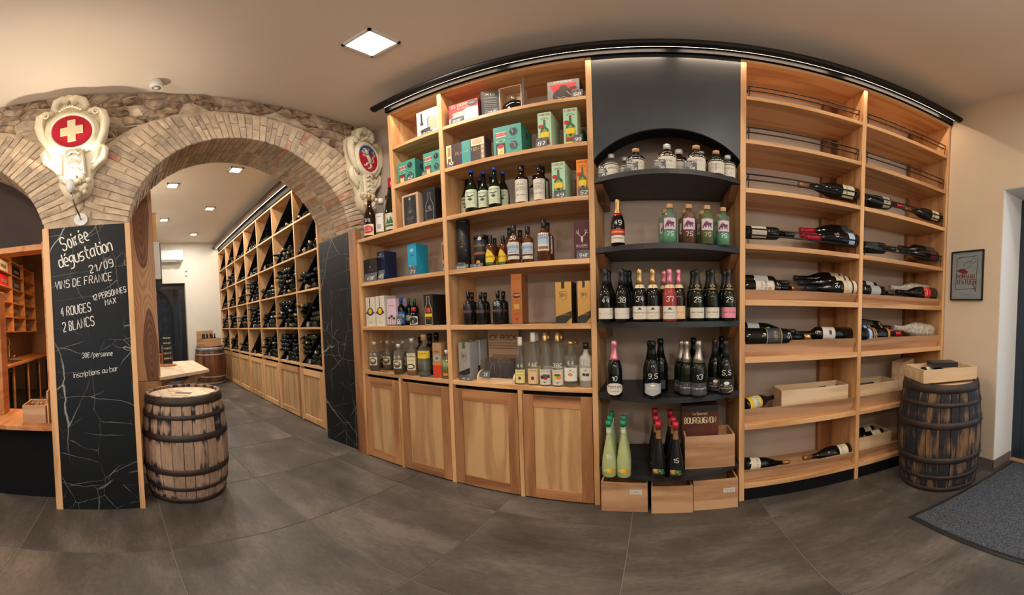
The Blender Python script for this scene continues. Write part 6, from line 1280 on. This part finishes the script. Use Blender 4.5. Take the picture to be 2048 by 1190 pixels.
# ------------------------------------------------------------------ plaster coats of arms
def cartouche(yc,zc,sc,X0,label,kind,tilt=0,sy=1):
    o=root('plaster_cartouche',(X0,yc,zc),label,'wall ornament','carved plaster shields on the stone wall',local=True)
    o.location=(X0,yc,zc)
    def P3(a,b_,d): return (d*sc*.9,a*sc*sy,b_*sc)
    out=[(-.10,.50),(-.17,.46),(-.19,.38),(-.26,.36),(-.35,.30),(-.37,.18),(-.34,.05),(-.30,-.02),(-.33,-.10),(-.30,-.20),(-.22,-.26),(-.17,-.33),(-.17,-.42),(-.13,-.50),(-.02,-.56)]
    out=out+[(-a,b_) for a,b_ in out[::-1]]
    rr=random.Random(3)
    out=[(a*(1+rr.uniform(-.03,.03)),b_) for a,b_ in out]; n=len(out)
    mb=MB(); L0=[P3(a,b_,0) for a,b_ in out]; L1=[P3(a,b_,.055) for a,b_ in out]; L2=[P3(a*.86,b_*.92,.085) for a,b_ in out]
    mb.add(L0+L1+L2,[(i+n*k_,i+n*k_+n if 0 else (i+n*(k_+1)),(i+1)%n+n*(k_+1),(i+1)%n+n*k_)[::1] for k_ in (0,1) for i in range(n)],0,True); mb.add(L2,[tuple(range(n))],0)
    part('backing',mb,'plaster',o)
    # domed oval body and rim
    N_=28; a_,b__=.20,.165; cz=.075
    mb=MB(); rings=[(1.42,.075),(1.38,.12),(1.15,.15),(1.06,.15),(1.0,.135)]
    V=[P3(a_*r*cos(2*pi*i/N_),cz+b__*r*sin(2*pi*i/N_),d) for r,d in rings for i in range(N_)]
    mb.add(V,[(k_*N_+i,k_*N_+(i+1)%N_,(k_+1)*N_+(i+1)%N_,(k_+1)*N_+i) for k_ in range(len(rings)-1) for i in range(N_)],0,True); part('oval_rim',mb,'plaster',o)
    def oval(yl,yh,m,nm,lift=0):
        mb=MB(); pts=[]
        for i in range(N_):
            v=sin(2*pi*i/N_); pts.append((a_*cos(2*pi*i/N_),cz+b__*min(max(v,yl),yh)))
        fr=[(p[0] if yl<=(p[1]-cz)/b__<=yh else p[0],p[1]) for p in pts]
        q=[P3(p[0]*.995,p[1],.140+lift) for p in fr]; mb.add(q,[tuple(range(N_))],0); part(nm,mb,m,o)
    if kind=='swiss':
        oval(-1,1,'velvet_red','red_field')
        t_=.040; L_=.112; c=[(-t_,L_),(-t_,t_),(-L_,t_),(-L_,-t_),(-t_,-t_),(-t_,-L_),(t_,-L_),(t_,-t_),(L_,-t_),(L_,t_),(t_,t_),(t_,L_)]
        c=[(a+.005*b_/.1,cz+b_-.012*a/.1*-.8) for a,b_ in c]; n=len(c)
        mb=MB(); A=[P3(a,b_,.141) for a,b_ in c]; B_=[P3(a,b_,.150) for a,b_ in c]
        mb.add(A+B_,[(i,(i+1)%n,n+(i+1)%n,n+i) for i in range(n)]); ii=[(0,1,10,11),(2,3,8,9),(4,5,6,7),(1,4,7,10)]
        mb.add(B_,[(0,1,10,11),(2,3,8,9),(4,5,6,7)],0)
        part('white_cross',mb,'p_cream',o)
    else:
        oval(-1,.42,'velvet_red','red_field'); oval(.40,1,'blue_enamel','blue_chief',.001)
        for x_ in (-.10,0,.10):
            mb=MB().add([P3(x_*.9+a*.9,cz+.105+b_*.9-abs(x_)*.2,.152) for a,b_ in [(0,.035),(-.009,.014),(-.026,.018),(-.026,.004),(-.008,.0),(-.008,-.02),(.008,-.02),(.008,0),(.026,.004),(.026,.018),(.009,.014)]],[(0,1,10),(1,2,3,4),(10,7+0,8,9),(1,4,7+0,10),(4,5,6,7)],0); part('gold_lily',mb,'p_gold',o)
        segs=[([(-.02,.0),(.02,-.06),(.03,-.12)],.032),([(-.02,.01),(-.03,.05),(-.05,.075)],.034),([(-.05,.085),(-.02,.10),(-.09,.075)],.024),([(-.02,.03),(-.09,.03),(-.12,.055)],.014),([(-.01,0),(-.07,-.02),(-.10,-.0)],.013),([(.03,-.11),(-.03,-.13),(-.05,-.17)],.016),([(-.05,-.17),(-.09,-.165)],.012),([(.03,-.12),(.045,-.16),(.02,-.20)],.017),([(.02,-.20),(-.02,-.205)],.012),([(.04,-.11),(.10,-.08),(.08,-.02),(.12,.02),(.10,.06)],.009),([(.10,.06),(.07,.075)],.013)]
        mb=MB()
        for pl,w_ in segs: mb.tube([P3(a*1.15,cz+.035+b_*.80,.145) for a,b_ in pl],w_*sc*.80,6)
        mb.v=[(.139*sc*.9+(v[0]-.139*sc*.9)*.5,v[1],v[2]) for v in mb.v]; part('white_lion',mb,'p_lionw',o)
    # side scrolls, crown piece, strap panel, garlands
    for s_ in (-1,1):
        mb=MB().tube([P3(s_*a,b_,.10) for a,b_ in [(.17,.30),(.24,.31),(.31,.27),(.33,.18),(.31,.06),(.25,-.04),(.17,-.12)]],[.02*sc,.035*sc,.042*sc,.04*sc,.034*sc,.028*sc,.02*sc],8); part('side_scroll',mb,'plaster',o)
        mb=MB(); sp=[(s_*(.25+.045*(1-k_/14)*cos(k_*.75)),.27+.045*(1-k_/14)*sin(k_*.75)) for k_ in range(13)]
        mb.tube([P3(a,b_,.135) for a,b_ in sp],.010*sc,6); part('volute',mb,'plaster',o)
        mb=MB().tube([P3(s_*a,b_,.07) for a,b_ in [(.26,-.04),(.31,-.10),(.29,-.19),(.21,-.24),(.17,-.30)]],[.02*sc,.032*sc,.03*sc,.026*sc,.015*sc],7).tube([P3(s_*a,b_,.09) for a,b_ in [(.27,-.09),(.22,-.18),(.17,-.24)]],.012*sc,6); part('acanthus_leaf',mb,'plaster',o)
        mb=MB().tube([P3(s_*a,b_,.10) for a,b_ in [(.0,.42),(.07,.455),(.13,.43),(.16,.37),(.13,.32)]],[.05*sc,.045*sc,.04*sc,.03*sc,.018*sc],8); part('crown_scroll',mb,'plaster',o)
    mb=MB().blob(P3(0,.475,.09),.04*sc,.045*sc,.045*sc).blob(P3(-.05,.45,.1),.03*sc,.03*sc,.03*sc).blob(P3(.05,.45,.1),.03*sc,.03*sc,.03*sc); part('finial',mb,'plaster',o)
    mb=MB()
    for i in range(9): a=(-.10+.025*i); mb.blob(P3(a,.345-.03*cos((i-4)*.5)*-1-.03,.14),.017*sc,.015*sc,.013*sc,seg=6,rings=4)
    part('bead_swag',mb,'plaster',o)
    mb=MB().add([P3(a,b_,d) for a,b_,d in [(-.10,-.11,.10),(.10,-.11,.10),(.115,-.36,.12),(-.115,-.36,.12),(-.085,-.125,.128),(.085,-.125,.128),(.095,-.345,.145),(-.095,-.345,.145)]],[(0,1,5,4)[::-1],(1,2,6,5)[::-1],(2,3,7,6)[::-1],(3,0,4,7)[::-1],(7,6,5,4)]); part('strap_panel',mb,'plaster',o)
    mb=MB()
    for (b_,am) in ((-.15,.05),(-.20,.06),(-.26,.045),(-.32,.06)):
        for s_ in (-1,1): mb.tube([P3(s_*(.008+am*k_/6),b_+.016*sin(k_*1.0),.145) for k_ in range(7)],.009*sc,6)
    part('ribbon_relief',mb,'plaster',o)
    mb=MB(); rr=random.Random(5)
    for i in range(46):
        a=rr.uniform(-.15,.15); b_=rr.uniform(-.53,-.37)
        if abs(a)>.16-(-.37-b_)*.5: continue
        mb.blob(P3(a,b_,.10+rr.uniform(0,.03)),.028*sc,.024*sc,.024*sc,seg=6,rings=4)
    part('fruit_garland',mb,'plaster',o)
cartouche(-.283,2.985,1.0,WX1+.01,'plaster cartouche with a white cross on a red oval, above the blackboard','swiss',sy=.76)
cartouche(2.305,3.02,.97,WX1+.01,'plaster cartouche with a white lion on red under a blue band, beside the shelving','lyon',sy=.62)

# gooseneck lamp under the Swiss cartouche
o=root('gooseneck_lamp',(WX1,-.268,2.27),'small white gooseneck wall lamp pointing up at the cross cartouche','wall lamp')
cx0,cy0,cz0=WX1,-.268,2.275
part('wall_plate',MB().add([(cx0+d,cy0+.052*cos(a),cz0+.052*sin(a)) for d in (.012,.03) for a in [2*pi*i/24 for i in range(24)]],[(i,(i+1)%24,24+(i+1)%24,24+i) for i in range(24)]+[tuple(range(24,48))]),'plastic_white',o)
part('flexible_arm',MB().tube([(cx0+.03,cy0,cz0),(cx0+.09,cy0-.002,cz0+.015),(cx0+.15,cy0-.02,cz0+.06),(cx0+.18,cy0-.035,cz0+.12),(cx0+.19,cy0-.042,cz0+.17)],.007,8),'steel',o)
part('lamp_head',MB().tube([(cx0+.19,cy0-.042,cz0+.17),(cx0+.19,cy0-.043,cz0+.185),(cx0+.19,cy0-.043,cz0+.195),(cx0+.185,cy0-.046,cz0+.28)],[.012,.018,.032,.032],16),'plastic_white',o)
part('lamp_mouth',MB().tube([(cx0+.185,cy0-.046,cz0+.2805),(cx0+.185,cy0-.046,cz0+.284)],[.030,.030],16),'lamp_glow',o)
spot('gooseneck_light',(cx0+.186,cy0-.047,cz0+.295),(WX1+.10,-.283,3.25),23,(1,.82,.62),120,.5,.02)

# ------------------------------------------------------------------ cellar rack
RA=-math.atan(.055); RX,RY=-3.42,2.277
o=root('wine_rack',(RX,RY,0),'long ash cell rack with black diagonal dividers behind the arch','rack',None,RA,local=True)
rack=o
edges=[-(x+3.42) for x in ()]
E_=[0]+[-(a-3.42)/cos(RA) for a in (4.03,4.775,5.497,6.223,6.948,7.675,8.40)]   # x of the uprights in rack frame
ZR=[.80+.493*k_ for k_ in range(6)]; RD=.40
for i,e in enumerate(E_): part('upright',MB().box(e-.012,e+.012,0,RD,0,ZR[-1]),'ash_z',o)
for i in range(7):
    xa,xb=E_[i+1]+.0125,E_[i]-.0125
    for k_,z in enumerate(ZR): part('shelf',MB().box(xa,xb,0,RD,z-.024 if k_ else z-.03,z),'ash_x',o)
    for k_ in range(5):
        z0,z1=ZR[k_],ZR[k_+1]-.024; th=.012
        part('divider',MB().prism([(xa+.001,.02,z0),(xa+.02,.02,z0),(xb-.001,.02,z1-.001),(xb-.02,.02,z1-.001)],(0,-RD+.04,0)),'kick_black',o)
    d_=part('door',MB().box(xa+.004,xb-.004,.012,.02,.015,.735),'panelwood',o)
    s_=.07; xa+=.004; xb-=.004
    for a,b_ in ((xa,xa+s_),(xb-s_,xb)): part('stile',MB().box(a,b_,0,.02,.015,.735),'heart_z' if rnd.random()<.4 else 'ash_z',d_)
    for a,b_ in ((.015,.095),(.655,.735)): part('rail',MB().box(xa+s_+.001,xb-s_-.001,0,.02,a,b_),'ash_x',d_)
part('carcass',MB().box(E_[-1],E_[0],.06,.07,.0,.76),'kick_black',o); part('back_board',MB().box(E_[-1],E_[0],RD,RD+.01,.8,ZR[-1]),'ash_x',o)
o2=root('rack_cornice',(RX,RY,3.3),'black cornice with LED strip above the cellar rack','cornice',None,RA,local=True)
part('fascia',MB().box(E_[-1],E_[0]+.25,.01,.03,0,.11),'kick_black',o2); part('pelmet',MB().box(E_[-1]-.1,E_[0]+.25,-.14,-.05,.085,.135),'matt_black',o2,.01)
part('top_board',MB().box(E_[-1],E_[0]+.25,-.06,.012,.10,.12),'kick_black',o2); part('light_strip',MB().box(E_[-1],E_[0]+.2,-.050,-.045,.074,.079),'led_glow',o2)
for x_ in (-4.3,-6.0,-7.6): area('led_light',(x_,2.18+(-3.42-x_)*.055+.045,3.372),1.5,.004,5,(1,.76,.56),(radians(14),0,RA))
# bottles in the cells: necks to the front
def low_bottle(seg=8):
    me=meshes.get('lowb')
    if me: return me
    out_=[]
    for cap,body in (('foil_black','glass_black'),('foil_red','glass_black'),('foil_gold','glass_olive'),('foil_silver','glass_black')):
        mb=MB(); pr=[(.03,0),(.037,.01),(.037,.17),(.030,.20),(.015,.235),(.0145,.25)]; mb.lathe(pr,10,0)
        mb.lathe([(.0155,.235),(.016,.295),(.012,.298)],10,1)
        mb.v=[(x,-z,y_) for x,y_,z in mb.v]      # neck points towards the room (-y)
        out_.append(mesh_of('wine_bottle',mb,[body,cap]))
    mb=MB(); mb.lathe([(.020,-.012),(.030,0),(.037,.004),(.037,.17),(.030,.20),(.015,.235),(.0145,.29)],10,0); mb.v=[(x,z,y_) for x,y_,z in mb.v]
    mb.f=[tuple(reversed(f_)) for f_ in mb.f]; out_.append(mesh_of('wine_bottle',mb,['glass_olive']))
    meshes['lowb']=out_; return out_
LB=low_bottle(); rotm=Matrix.Rotation(RA,3,'Z'); count=0; far=MB()
ordn=['','second','third','fourth','fifth','sixth','seventh']; rown=['bottom','second','middle','fourth','top']
fill=[[.9,.75,.6,.35,.1],[.95,.8,.9,.5,.12],[.75,.6,.55,.35,.2],[.35,.8,.8,.3,.35],[.55,.6,.6,.1,.1],[.6,.7,.5,.6,.3],[.6,.6,.4,.3,.2]]
tagmb=[]
for c_ in range(7):
    xa,xb=E_[c_+1]+.014,E_[c_]-.014; W_=xb-xa
    for r_ in range(5):
        z0=ZR[r_]; Hc=ZR[r_+1]-.024-z0; F=fill[c_][r_]; spots_=[]
        d=.078; dz=.068
        def under(x,z): return (z-z0+.042)/Hc < (x-xa-.0)/W_ -.045
        def over(x,z): return (z-z0-.040)/Hc > (x-xa)/W_ +.05
        lvl=0
        while lvl<max(1,round(6.2*F)):
            x=xb-.040-(lvl%2)*.039; z=z0+.040+lvl*dz; kq=0
            while x>xa+.05:
                if under(x,z): spots_.append((x,z,'under',lvl,kq)); kq+=1
                x-=d
            lvl+=1
        if F>.45:
            lv=0
            while lv<round(9*(F-.28)):
                x=xa+.040; z=z0+.085+lv*dz
                while over(x,z) and z<z0+Hc-.05: spots_.append((x,z,'over',lv,int(round((x-xa-.040)/d)))); x+=d
                lv+=1
        for (x,z,sd,ly,nn) in spots_:
            base_out=rnd.random()<.72; y=rnd.uniform(.03,.07)+(0 if base_out else .235)
            p=rotm@Vector((x,y,0)); loc=(RX+p.x,RY+p.y,z)
            red=(c_,r_) in ((3,0),(4,1),(2,3),(4,2)) and rnd.random()<.7
            me=LB[1] if red else (LB[4] if base_out else rnd.choice([LB[0]]*4+[LB[2],LB[3]]))
            if red and base_out: y+=.235
            if c_<5 and count<296:
                ob=link('wine_bottle',me,None,loc,(0,0,RA)); ob.scale=(1,.8,1) if 0 else (1,1,1)
                oo=['first','second','third','fourth','fifth','sixth','seventh','eighth','ninth']
                lb='bottle %s from %s, layer %s %s divider, %s row, %s rack column from arch'%(oo[nn],'right' if sd=='under' else 'left',['one','two','three','four','five','six'][ly],'under' if sd=='under' else 'above',rown[r_],ordn[c_] or 'first')
                tag(ob,lb,'bottle','bottles in rack column %s, %s row'%(ordn[c_] or 'first',rown[r_])); count+=1
            else:
                k0=len(far.v); far.lathe([(.020,.012),(.037,-.004),(.037,-.17),(.0145,-.235),(.0145,-.29)] if base_out else [(.037,0),(.037,.17),(.0145,.235),(.0155,.295)],7,0)
                for q in range(k0,len(far.v)):
                    v=far.v[q]; pp=rotm@Vector((x+v[0],y-v[2],0)); far.v[q]=(RX+pp.x,RY+pp.y,z+v[1])
        # slate price tags at the foot of the piles
        if c_<4 and spots_ and F>.2:
            p=rotm@Vector((xa+W_*.40,.012,0)); ob=root('price_card',(RX+p.x,RY+p.y,z0+.0005),'slate price card at the front of the %s cell in the %s rack column'%(rown[r_],ordn[c_] or 'first'),'price card','slate cards in the cellar rack',RA,local=True)
            part('card',MB().prism([(-.03,0,0),(.03,0,0),(.03,.01,.075),(-.03,.01,.075)],(0,-.003,0)),'slate',ob)
            mb=MB(); write(mb,str(rnd.randint(9,68)),0,.022,.026,lambda u,v,l:(u,-.0012+v*.13,v),0,.004,align='c'); part('chalk_price',mb,'chalk',ob)
ob=part('far_bottles',far,'glass_black',None); tag(ob,'dark bottles filling the farthest cells of the cellar rack','bottles',None,'stuff')

# ------------------------------------------------------------------ cellar room: far wall, door, air conditioner, table
fw=MB(); xw=XW; YD,ZD=1.66,2.50
fw.box(xw-.25,xw,YD,3.1,0,ZC).box(xw-.25,xw,.2,YD,ZD,ZC)
struct('wall_far',fw,'back_paint')
struct('wall_partition',MB().box(XW,-3.45,.05,.34,0,ZC),'back_paint')
struct('trim_4',MB().box(xw-.24,xw-.002,YD-.006,YD,0,ZD),'back_paint',label='painted reveal of the glazed door at the far end')
d=struct('door_2',MB().box(xw-.20,xw-.14,YD-.13,YD-.006,0,ZD-.01).box(xw-.20,xw-.14,.36,YD-.13,ZD-.14,ZD-.01).box(xw-.20,xw-.14,.36,YD-.13,0,.14),'metal_black',label='black framed glazed door at the far end of the cellar room')
part('pane',MB().box(xw-.175,xw-.168,.36,YD-.13,.14,ZD-.14),'glass_pane',d)
struct('wall_beyond',MB().box(xw-2.6,xw-2.5,-.5,3.0,0,3.0).box(xw-2.5,xw-.26,1.75,1.85,0,3.0).box(xw-2.5,xw-.26,-.5,-.4,0,3).box(xw-2.5,xw-.26,-.5,1.85,2.7,2.8),'slate')
struct('floor_beyond',MB().box(xw-2.5,xw-.1,-.5,3.0,-.06,-.005),'slate')
w=struct('window_1',MB().box(xw-2.5,xw-2.47,.30,.36,.8,2.1).box(xw-2.5,xw-2.47,.85,.91,.8,2.1).box(xw-2.5,xw-2.47,.36,.85,2.04,2.1).box(xw-2.5,xw-2.47,.36,.85,.8,.86),'p_grey')
emit('daylight_pane',(.75,.85,1),1.1); part('pane',MB().box(xw-2.497,xw-2.49,.36,.85,.86,2.04),'daylight_pane',w)
area('beyond_light',(xw-1.4,.9,2.6),.6,.6,7,(.85,.93,1))
o=root('air_conditioner',(xw,1.2,3.18),'white wall mounted air conditioner above the glazed door','air conditioner')
y0,y1=.62,1.60
mb=MB().prism([(xw+.001,y0,3.03),(xw+.17,y0,3.03),(xw+.22,y0,3.07),(xw+.22,y0,3.30),(xw+.18,y0,3.33),(xw+.001,y0,3.33)],(0,-(y1-y0),0)); part('housing',mb,'plastic_white',o,.004)
part('air_flap',MB().box(xw+.06,xw+.20,y0+.04,y1-.18,3.02,3.03),'p_lgrey',o); part('front_seam',MB().box(xw+.2205,xw+.223,y0+.01,y1-.01,3.10,3.104),'p_lgrey',o); part('vent_grille',MB().box(xw+.12,xw+.222,y1-.14,y1-.02,3.035,3.065),'p_grey',o)
o=root('wall_remote',(xw,1.69,2.76),'small white remote control holder on the far wall','remote')
part('holder',MB().box(xw+.001,xw+.03,1.66,1.73,2.68,2.84),'plastic_white',o,.006); part('display',MB().box(xw+.0305,xw+.032,1.675,1.715,2.77,2.81),'p_dgrey',o)
# ash panel at the end of the partition with its own base
t=struct('trim_5',MB().box(-3.44,-3.36,.06,.362,.86,ZC-.3),'ovalwood',label='tall ash end panel with dark oval grain left of the arch opening')
struct('trim_6',MB().box(-3.44,-3.345,.06,.365,0,.855),'panelwood',label='lower ash base of the end panel')
o=root('wall_cabinet',(-4.4,.42,2.6),'ash cabinet side on the partition wall above the screen','cabinet')
part('side_board',MB().box(-4.62,-4.2,.342,.50,2.45,2.86),'ash_z',o,.002); part('top_board',MB().box(-4.62,-4.2,.342,.505,2.862,2.88),'ash_x',o)
o=root('wall_screen',(-4.6,.40,2.2),'white panel screen with black back edge on the partition wall','screen')
part('screen_back',MB().box(-5.1,-4.12,.342,.525,1.90,2.44),'black_plastic',o); part('screen_front',MB().box(-4.10,-4.05,.40,.505,1.98,2.44),'plastic_white',o,.003)
# high table fixed to the partition
o=root('high_table',(-4.0,.65,0),'high ash table top with slanted struts along the partition','table')
part('table_top',MB().prism([(-3.30,.345,.90),(-3.30,.36,.90),(-3.62,.93,.90),(-4.72,.98,.90),(-4.75,.345,.90)][::-1],(0,0,-.034) if 0 else (0,0,.034)),'palewood',o,.002)
for x_ in (-3.75,-4.5):
    part('strut',MB().prism([(x_,.345,.48),(x_,.345,.54),(x_,.80,.866),(x_,.87,.866),(x_,.87,.83)],(-.05,0,0)),'ash_z',o)
part('wall_batten',MB().box(-4.75,-3.46,.342,.37,.80,.865),'ash_x',o)
o=root('table_menu',(-4.25,.55,.90),'small black menu board in a wooden stand on the high table','menu stand')
part('stand_base',MB().lathe([(.10,0),(.11,.01),(.10,.02)],20,c=(-4.25,.56,.901)),'barwood',o)
for dy in (-.055,.055): part('stand_post',MB().box(-4.30,-4.27,.56+dy-.01,.56+dy+.01,.92,1.16),'barwood',o,.002)
part('menu_board',MB().box(-4.262,-4.256,.50,.62,.925,1.30),'p_black',o)
mb=MB()
for i,wd in enumerate('Menu du jour|vins au verre|rouge 6|blanc 5|planche 12'.split('|')): write(mb,wd,.01,.32-.065*i,.022,flat((-4.255,.505,.925),(0,1,0),(0,0,1),(1,0,0)),0,.003,fit=.09)
part('chalk_writing',mb,'chalk',o)
o=root('snack_jar',(-4.45,.47,.90),'small glass jar beside the menu board','jar'); part('jar_body',MB().lathe([(.04,0),(.045,.02),(.045,.10),(.035,.12)],16,c=(-4.45,.47,.901)),'liq_amber',o); part('jar_lid',MB().lathe([(.038,.12),(.038,.14)],16,c=(-4.45,.47,.901)),'p_red',o)

# ------------------------------------------------------------------ bar seen through the left arch
struct('wall_bar_back',MB().box(-8.2,-3.13,-2.36,-2.26,0,ZC),'barwall'); struct('wall_bar_side',MB().box(-8.3,-8.2,-2.36,.05,0,ZC),'barwall')
ap=[p for p in arch_pts(C2,30,R_A-.002)]; mb=MB()
pts=[(-3.02,p[0],p[1]) for p in ap if p[1]>=2.2][::-1]
mb.prism([(-3.02,ap[0][0],2.20)]+[(-3.02,p[0],p[1]) for p in ap]+[(-3.02,ap[-1][0],2.20)],(.03,0,0)) if 0 else mb.prism(([(-3.0,ap[-1][0],2.19)]+[(-3.0,p[0],p[1]) for p in ap[::-1]]+[(-3.0,ap[0][0],2.19)])[::-1],(.03,0,0))
o=part('hatch_panel',mb,'darkboard',None); tag(o,'dark brown board filling the top of the bar arch','panel')
o=root('bar_hatch_frame',(-2.95,-1.2,0),'orange lit wooden frame of the bar hatch','frame')
part('top_beam',MB().box(-3.05,-2.88,-2.6,-.56,2.135,2.19),'barwood',o,.003); part('jamb_board',MB().box(-3.05,-2.62,-.60,-.562,.677,2.134),'barwood',o,.003)
o=root('bar_counter',(-2.7,-1.4,0),'bar counter with wooden ledge and black front panel','counter')
part('ledge',MB().box(-3.06,-2.46,-2.6,-.535,.636,.676),'barwood',o,.004); part('front_panel',MB().box(-2.60,-2.575,-2.6,-.535,0,.634),'kick_black',o); part('back_panel',MB().box(-3.04,-3.0,-2.6,-.56,0,.638),'kick_black',o)
part('support_post',MB().box(-2.95,-2.80,-1.25,-1.045,.677,1.78),'barwood',o,.003)
o=root('open_crate',(-2.66,-.70,.676),'pine crate of corks and odds standing on the bar ledge','crate',None,.0,local=True)
part('front_board',MB().box(.10,.112,-.10,.085,0,.145),'pine_y',o,.001); part('back_board',MB().box(-.16,-.148,-.10,.085,0,.145),'pine_y',o,.001)
for s_ in (-.10,.075): part('side_board',MB().box(-.148,.10,s_,s_+.012,0,.145),'pine_x',o,.001)
part('floor_board',MB().box(-.148,.1,-.088,.075,0,.01),'pine_x',o); part('lid_board',MB().box(-.10,.118,.10,.112,0,.26),'pine_x',o)
mb=MB(); rr=random.Random(9)
for i in range(70): mb.blob((rr.uniform(-.12,.08),rr.uniform(-.07,.06),rr.uniform(.05,.13)),.012,.012,.012,seg=6,rings=4)
ob=link('corks',mesh_of('corks',mb,'cork'),None,(-2.66,-.70,.676)); tag(ob,'loose corks filling the crate on the bar ledge','corks',None,'stuff')
# inner worktop and glass fronted fridges
o=root('back_bar',(-5.3,-1.95,0),'back bar worktop with glass door fridges under it','back bar')
part('worktop',MB().box(-8.1,-3.4,-2.25,-1.70,.885,.925),'barwood',o,.003)
for i in range(5):
    xa=-3.55-i*.85; fr=part('fridge_door',MB().box(xa-.80,xa-.74,-1.80,-1.76,.05,.86).box(xa-.06,xa,-1.80,-1.76,.05,.86).box(xa-.74,xa-.06,-1.80,-1.76,.80,.86).box(xa-.74,xa-.06,-1.80,-1.76,.05,.11),'matt_black',o)
    part('pane',MB().box(xa-.74,xa-.06,-1.785,-1.778,.11,.80),'glass_pane',fr)
    part('divider_post',MB().box(xa-.84,xa-.81,-1.80,-1.74,0,.884),'barwood',o)
part('carcass',MB().box(-8.1,-3.4,-2.25,-1.95,0,.884),'darkboard',o)
o=root('bar_cubby_shelf',(-6.0,-2.1,1.4),'wooden cubby shelf with glasses and boxes behind the bar','shelving')
cxs=[-4.0,-4.5,-5.1,-5.8,-6.55,-7.4]; czs=[1.46,1.72,1.98,2.24,2.50,2.76]
for x_ in cxs: part('upright',MB().box(x_-.012,x_+.012,-2.25,-1.90,1.44,2.80),'barwood',o)
for z_ in czs: part('shelf',MB().box(-7.4,-4.0,-2.25,-1.905,z_-.02,z_),'barwood',o)
glm=mesh_of('wine_glass',MB().lathe([(.03,0),(.004,.004),(.004,.07),(.03,.09),(.038,.12),(.032,.165)],12,0,caps=False),'glass_clear')
gi=0
for ci in range(5):
    xa,xb=cxs[ci+1],cxs[ci]
    for ri in range(3):
        n=min(8,max(2,int((xb-xa)/.12))); 
        for k_ in range(n):
            ob=link('wine_glass',glm,None,(xa+.06+k_*(xb-xa-.12)/max(n-1,1),-2.0,czs[ri]+.0005)); tag(ob,'stemmed glass, number %s from the right, %s cubby row, %s cubby behind the bar'%(['one','two','three','four','five','six','seven','eight'][k_],['lowest','second','third'][ri],['first','second','third','fourth','fifth'][ci]),'glass','glasses in the %s cubby row'%['lowest','second','third'][ri])
for (ci,ri,m,lb) in [(1,3,'p_red','red carton in the bar cubby shelf'),(2,3,'p_red','bright red box in the bar cubby shelf, right one'),(0,4,'p_tan','tan wooden box in the upper bar cubby'),(1,4,'p_black','black box in the upper bar cubby'),(2,4,'p_offwhite','black and white box in the upper bar cubby'),(3,4,'p_black','black carton in the upper right bar cubby'),(3,3,'p_dgrey','dark cartons in the right bar cubby'),(0,3,'p_tan','tan carton at left in the bar cubby')]:
    xa,xb=cxs[ci+1],cxs[ci]; w_=(xb-xa)*.66; xm=(xa+xb)/2
    ob=root('carton_box',(xm,-2.0,czs[ri]),lb,'carton','cartons in the bar cubby shelf'); part('carton',MB().box(xm-w_/2,xm+w_/2,-2.12,-1.93,czs[ri]+.0005,czs[ri]+.19),m,ob,.002); part('label_patch',MB().box(xm-w_*.3,xm+w_*.3,-1.929,-1.9285,czs[ri]+.06,czs[ri]+.12),'p_grey' if m!='p_tan' else 'p_brown',ob)
o=root('bar_tap',(-5.6,-1.9,.925),'tall curved steel tap on the back bar','tap')
part('spout',MB().tube([(-5.6,-1.95,.926),(-5.6,-1.95,1.22)]+[(-5.6+.11-.11*cos(a),-1.95+.02,1.22+.13*sin(a)) for a in [pi*i/10 for i in range(11)]]+[(-5.38,-1.93,1.12)],.011,10),'steel',o); part('lever',MB().tube([(-5.6,-1.92,.99),(-5.6,-1.84,1.03)],.008,8),'steel',o)
part('sink_rim',MB().box(-5.9,-5.2,-2.1,-1.78,.9255,.932),'steel',o,.002)
ob=root('string_garland',(-4.1,-1.85,1.55),'dried twig bundle hanging at the bar shelf end','dried bundle'); rr=random.Random(4); mb=MB()
for i in range(60):
    p=Vector((-4.05+rr.uniform(-.08,.08),-1.82+rr.uniform(-.03,.04),.94+rr.random()*.9)); mb.tube([p,p+Vector((rr.uniform(-.06,.06),rr.uniform(-.02,.03),rr.uniform(-.07,.07)))],.003,4)
part('twigs',mb,'p_tan',ob)

# pendant-shaped fill lights added unseen behind the viewer to brighten the ceiling
for x,y,w_ in ((.5,-1.5,'in the middle'),(-1.3,-1.7,'nearest the bar'),(2.0,-1.9,'nearest the entrance')):
    o=root('added_pendant',(x,y,2.35),'added fill light shaped as globe pendant, unseen behind the viewer, '+w_,'added fill light','added fill pendants behind the viewer')
    part('globe',MB().lathe([(.13*sin(a),-.13*cos(a)) for a in [pi*(i+.3)/12.6 for i in range(12)]],20,c=(x,y,2.35)),'added_globe_glow',o); part('cord',MB().tube([(x,y,2.48),(x,y,ZC)],.004,6),'matt_black',o); part('canopy',MB().lathe([(.05,-.03),(.055,0)],16,c=(x,y,ZC)),'matt_black',o)
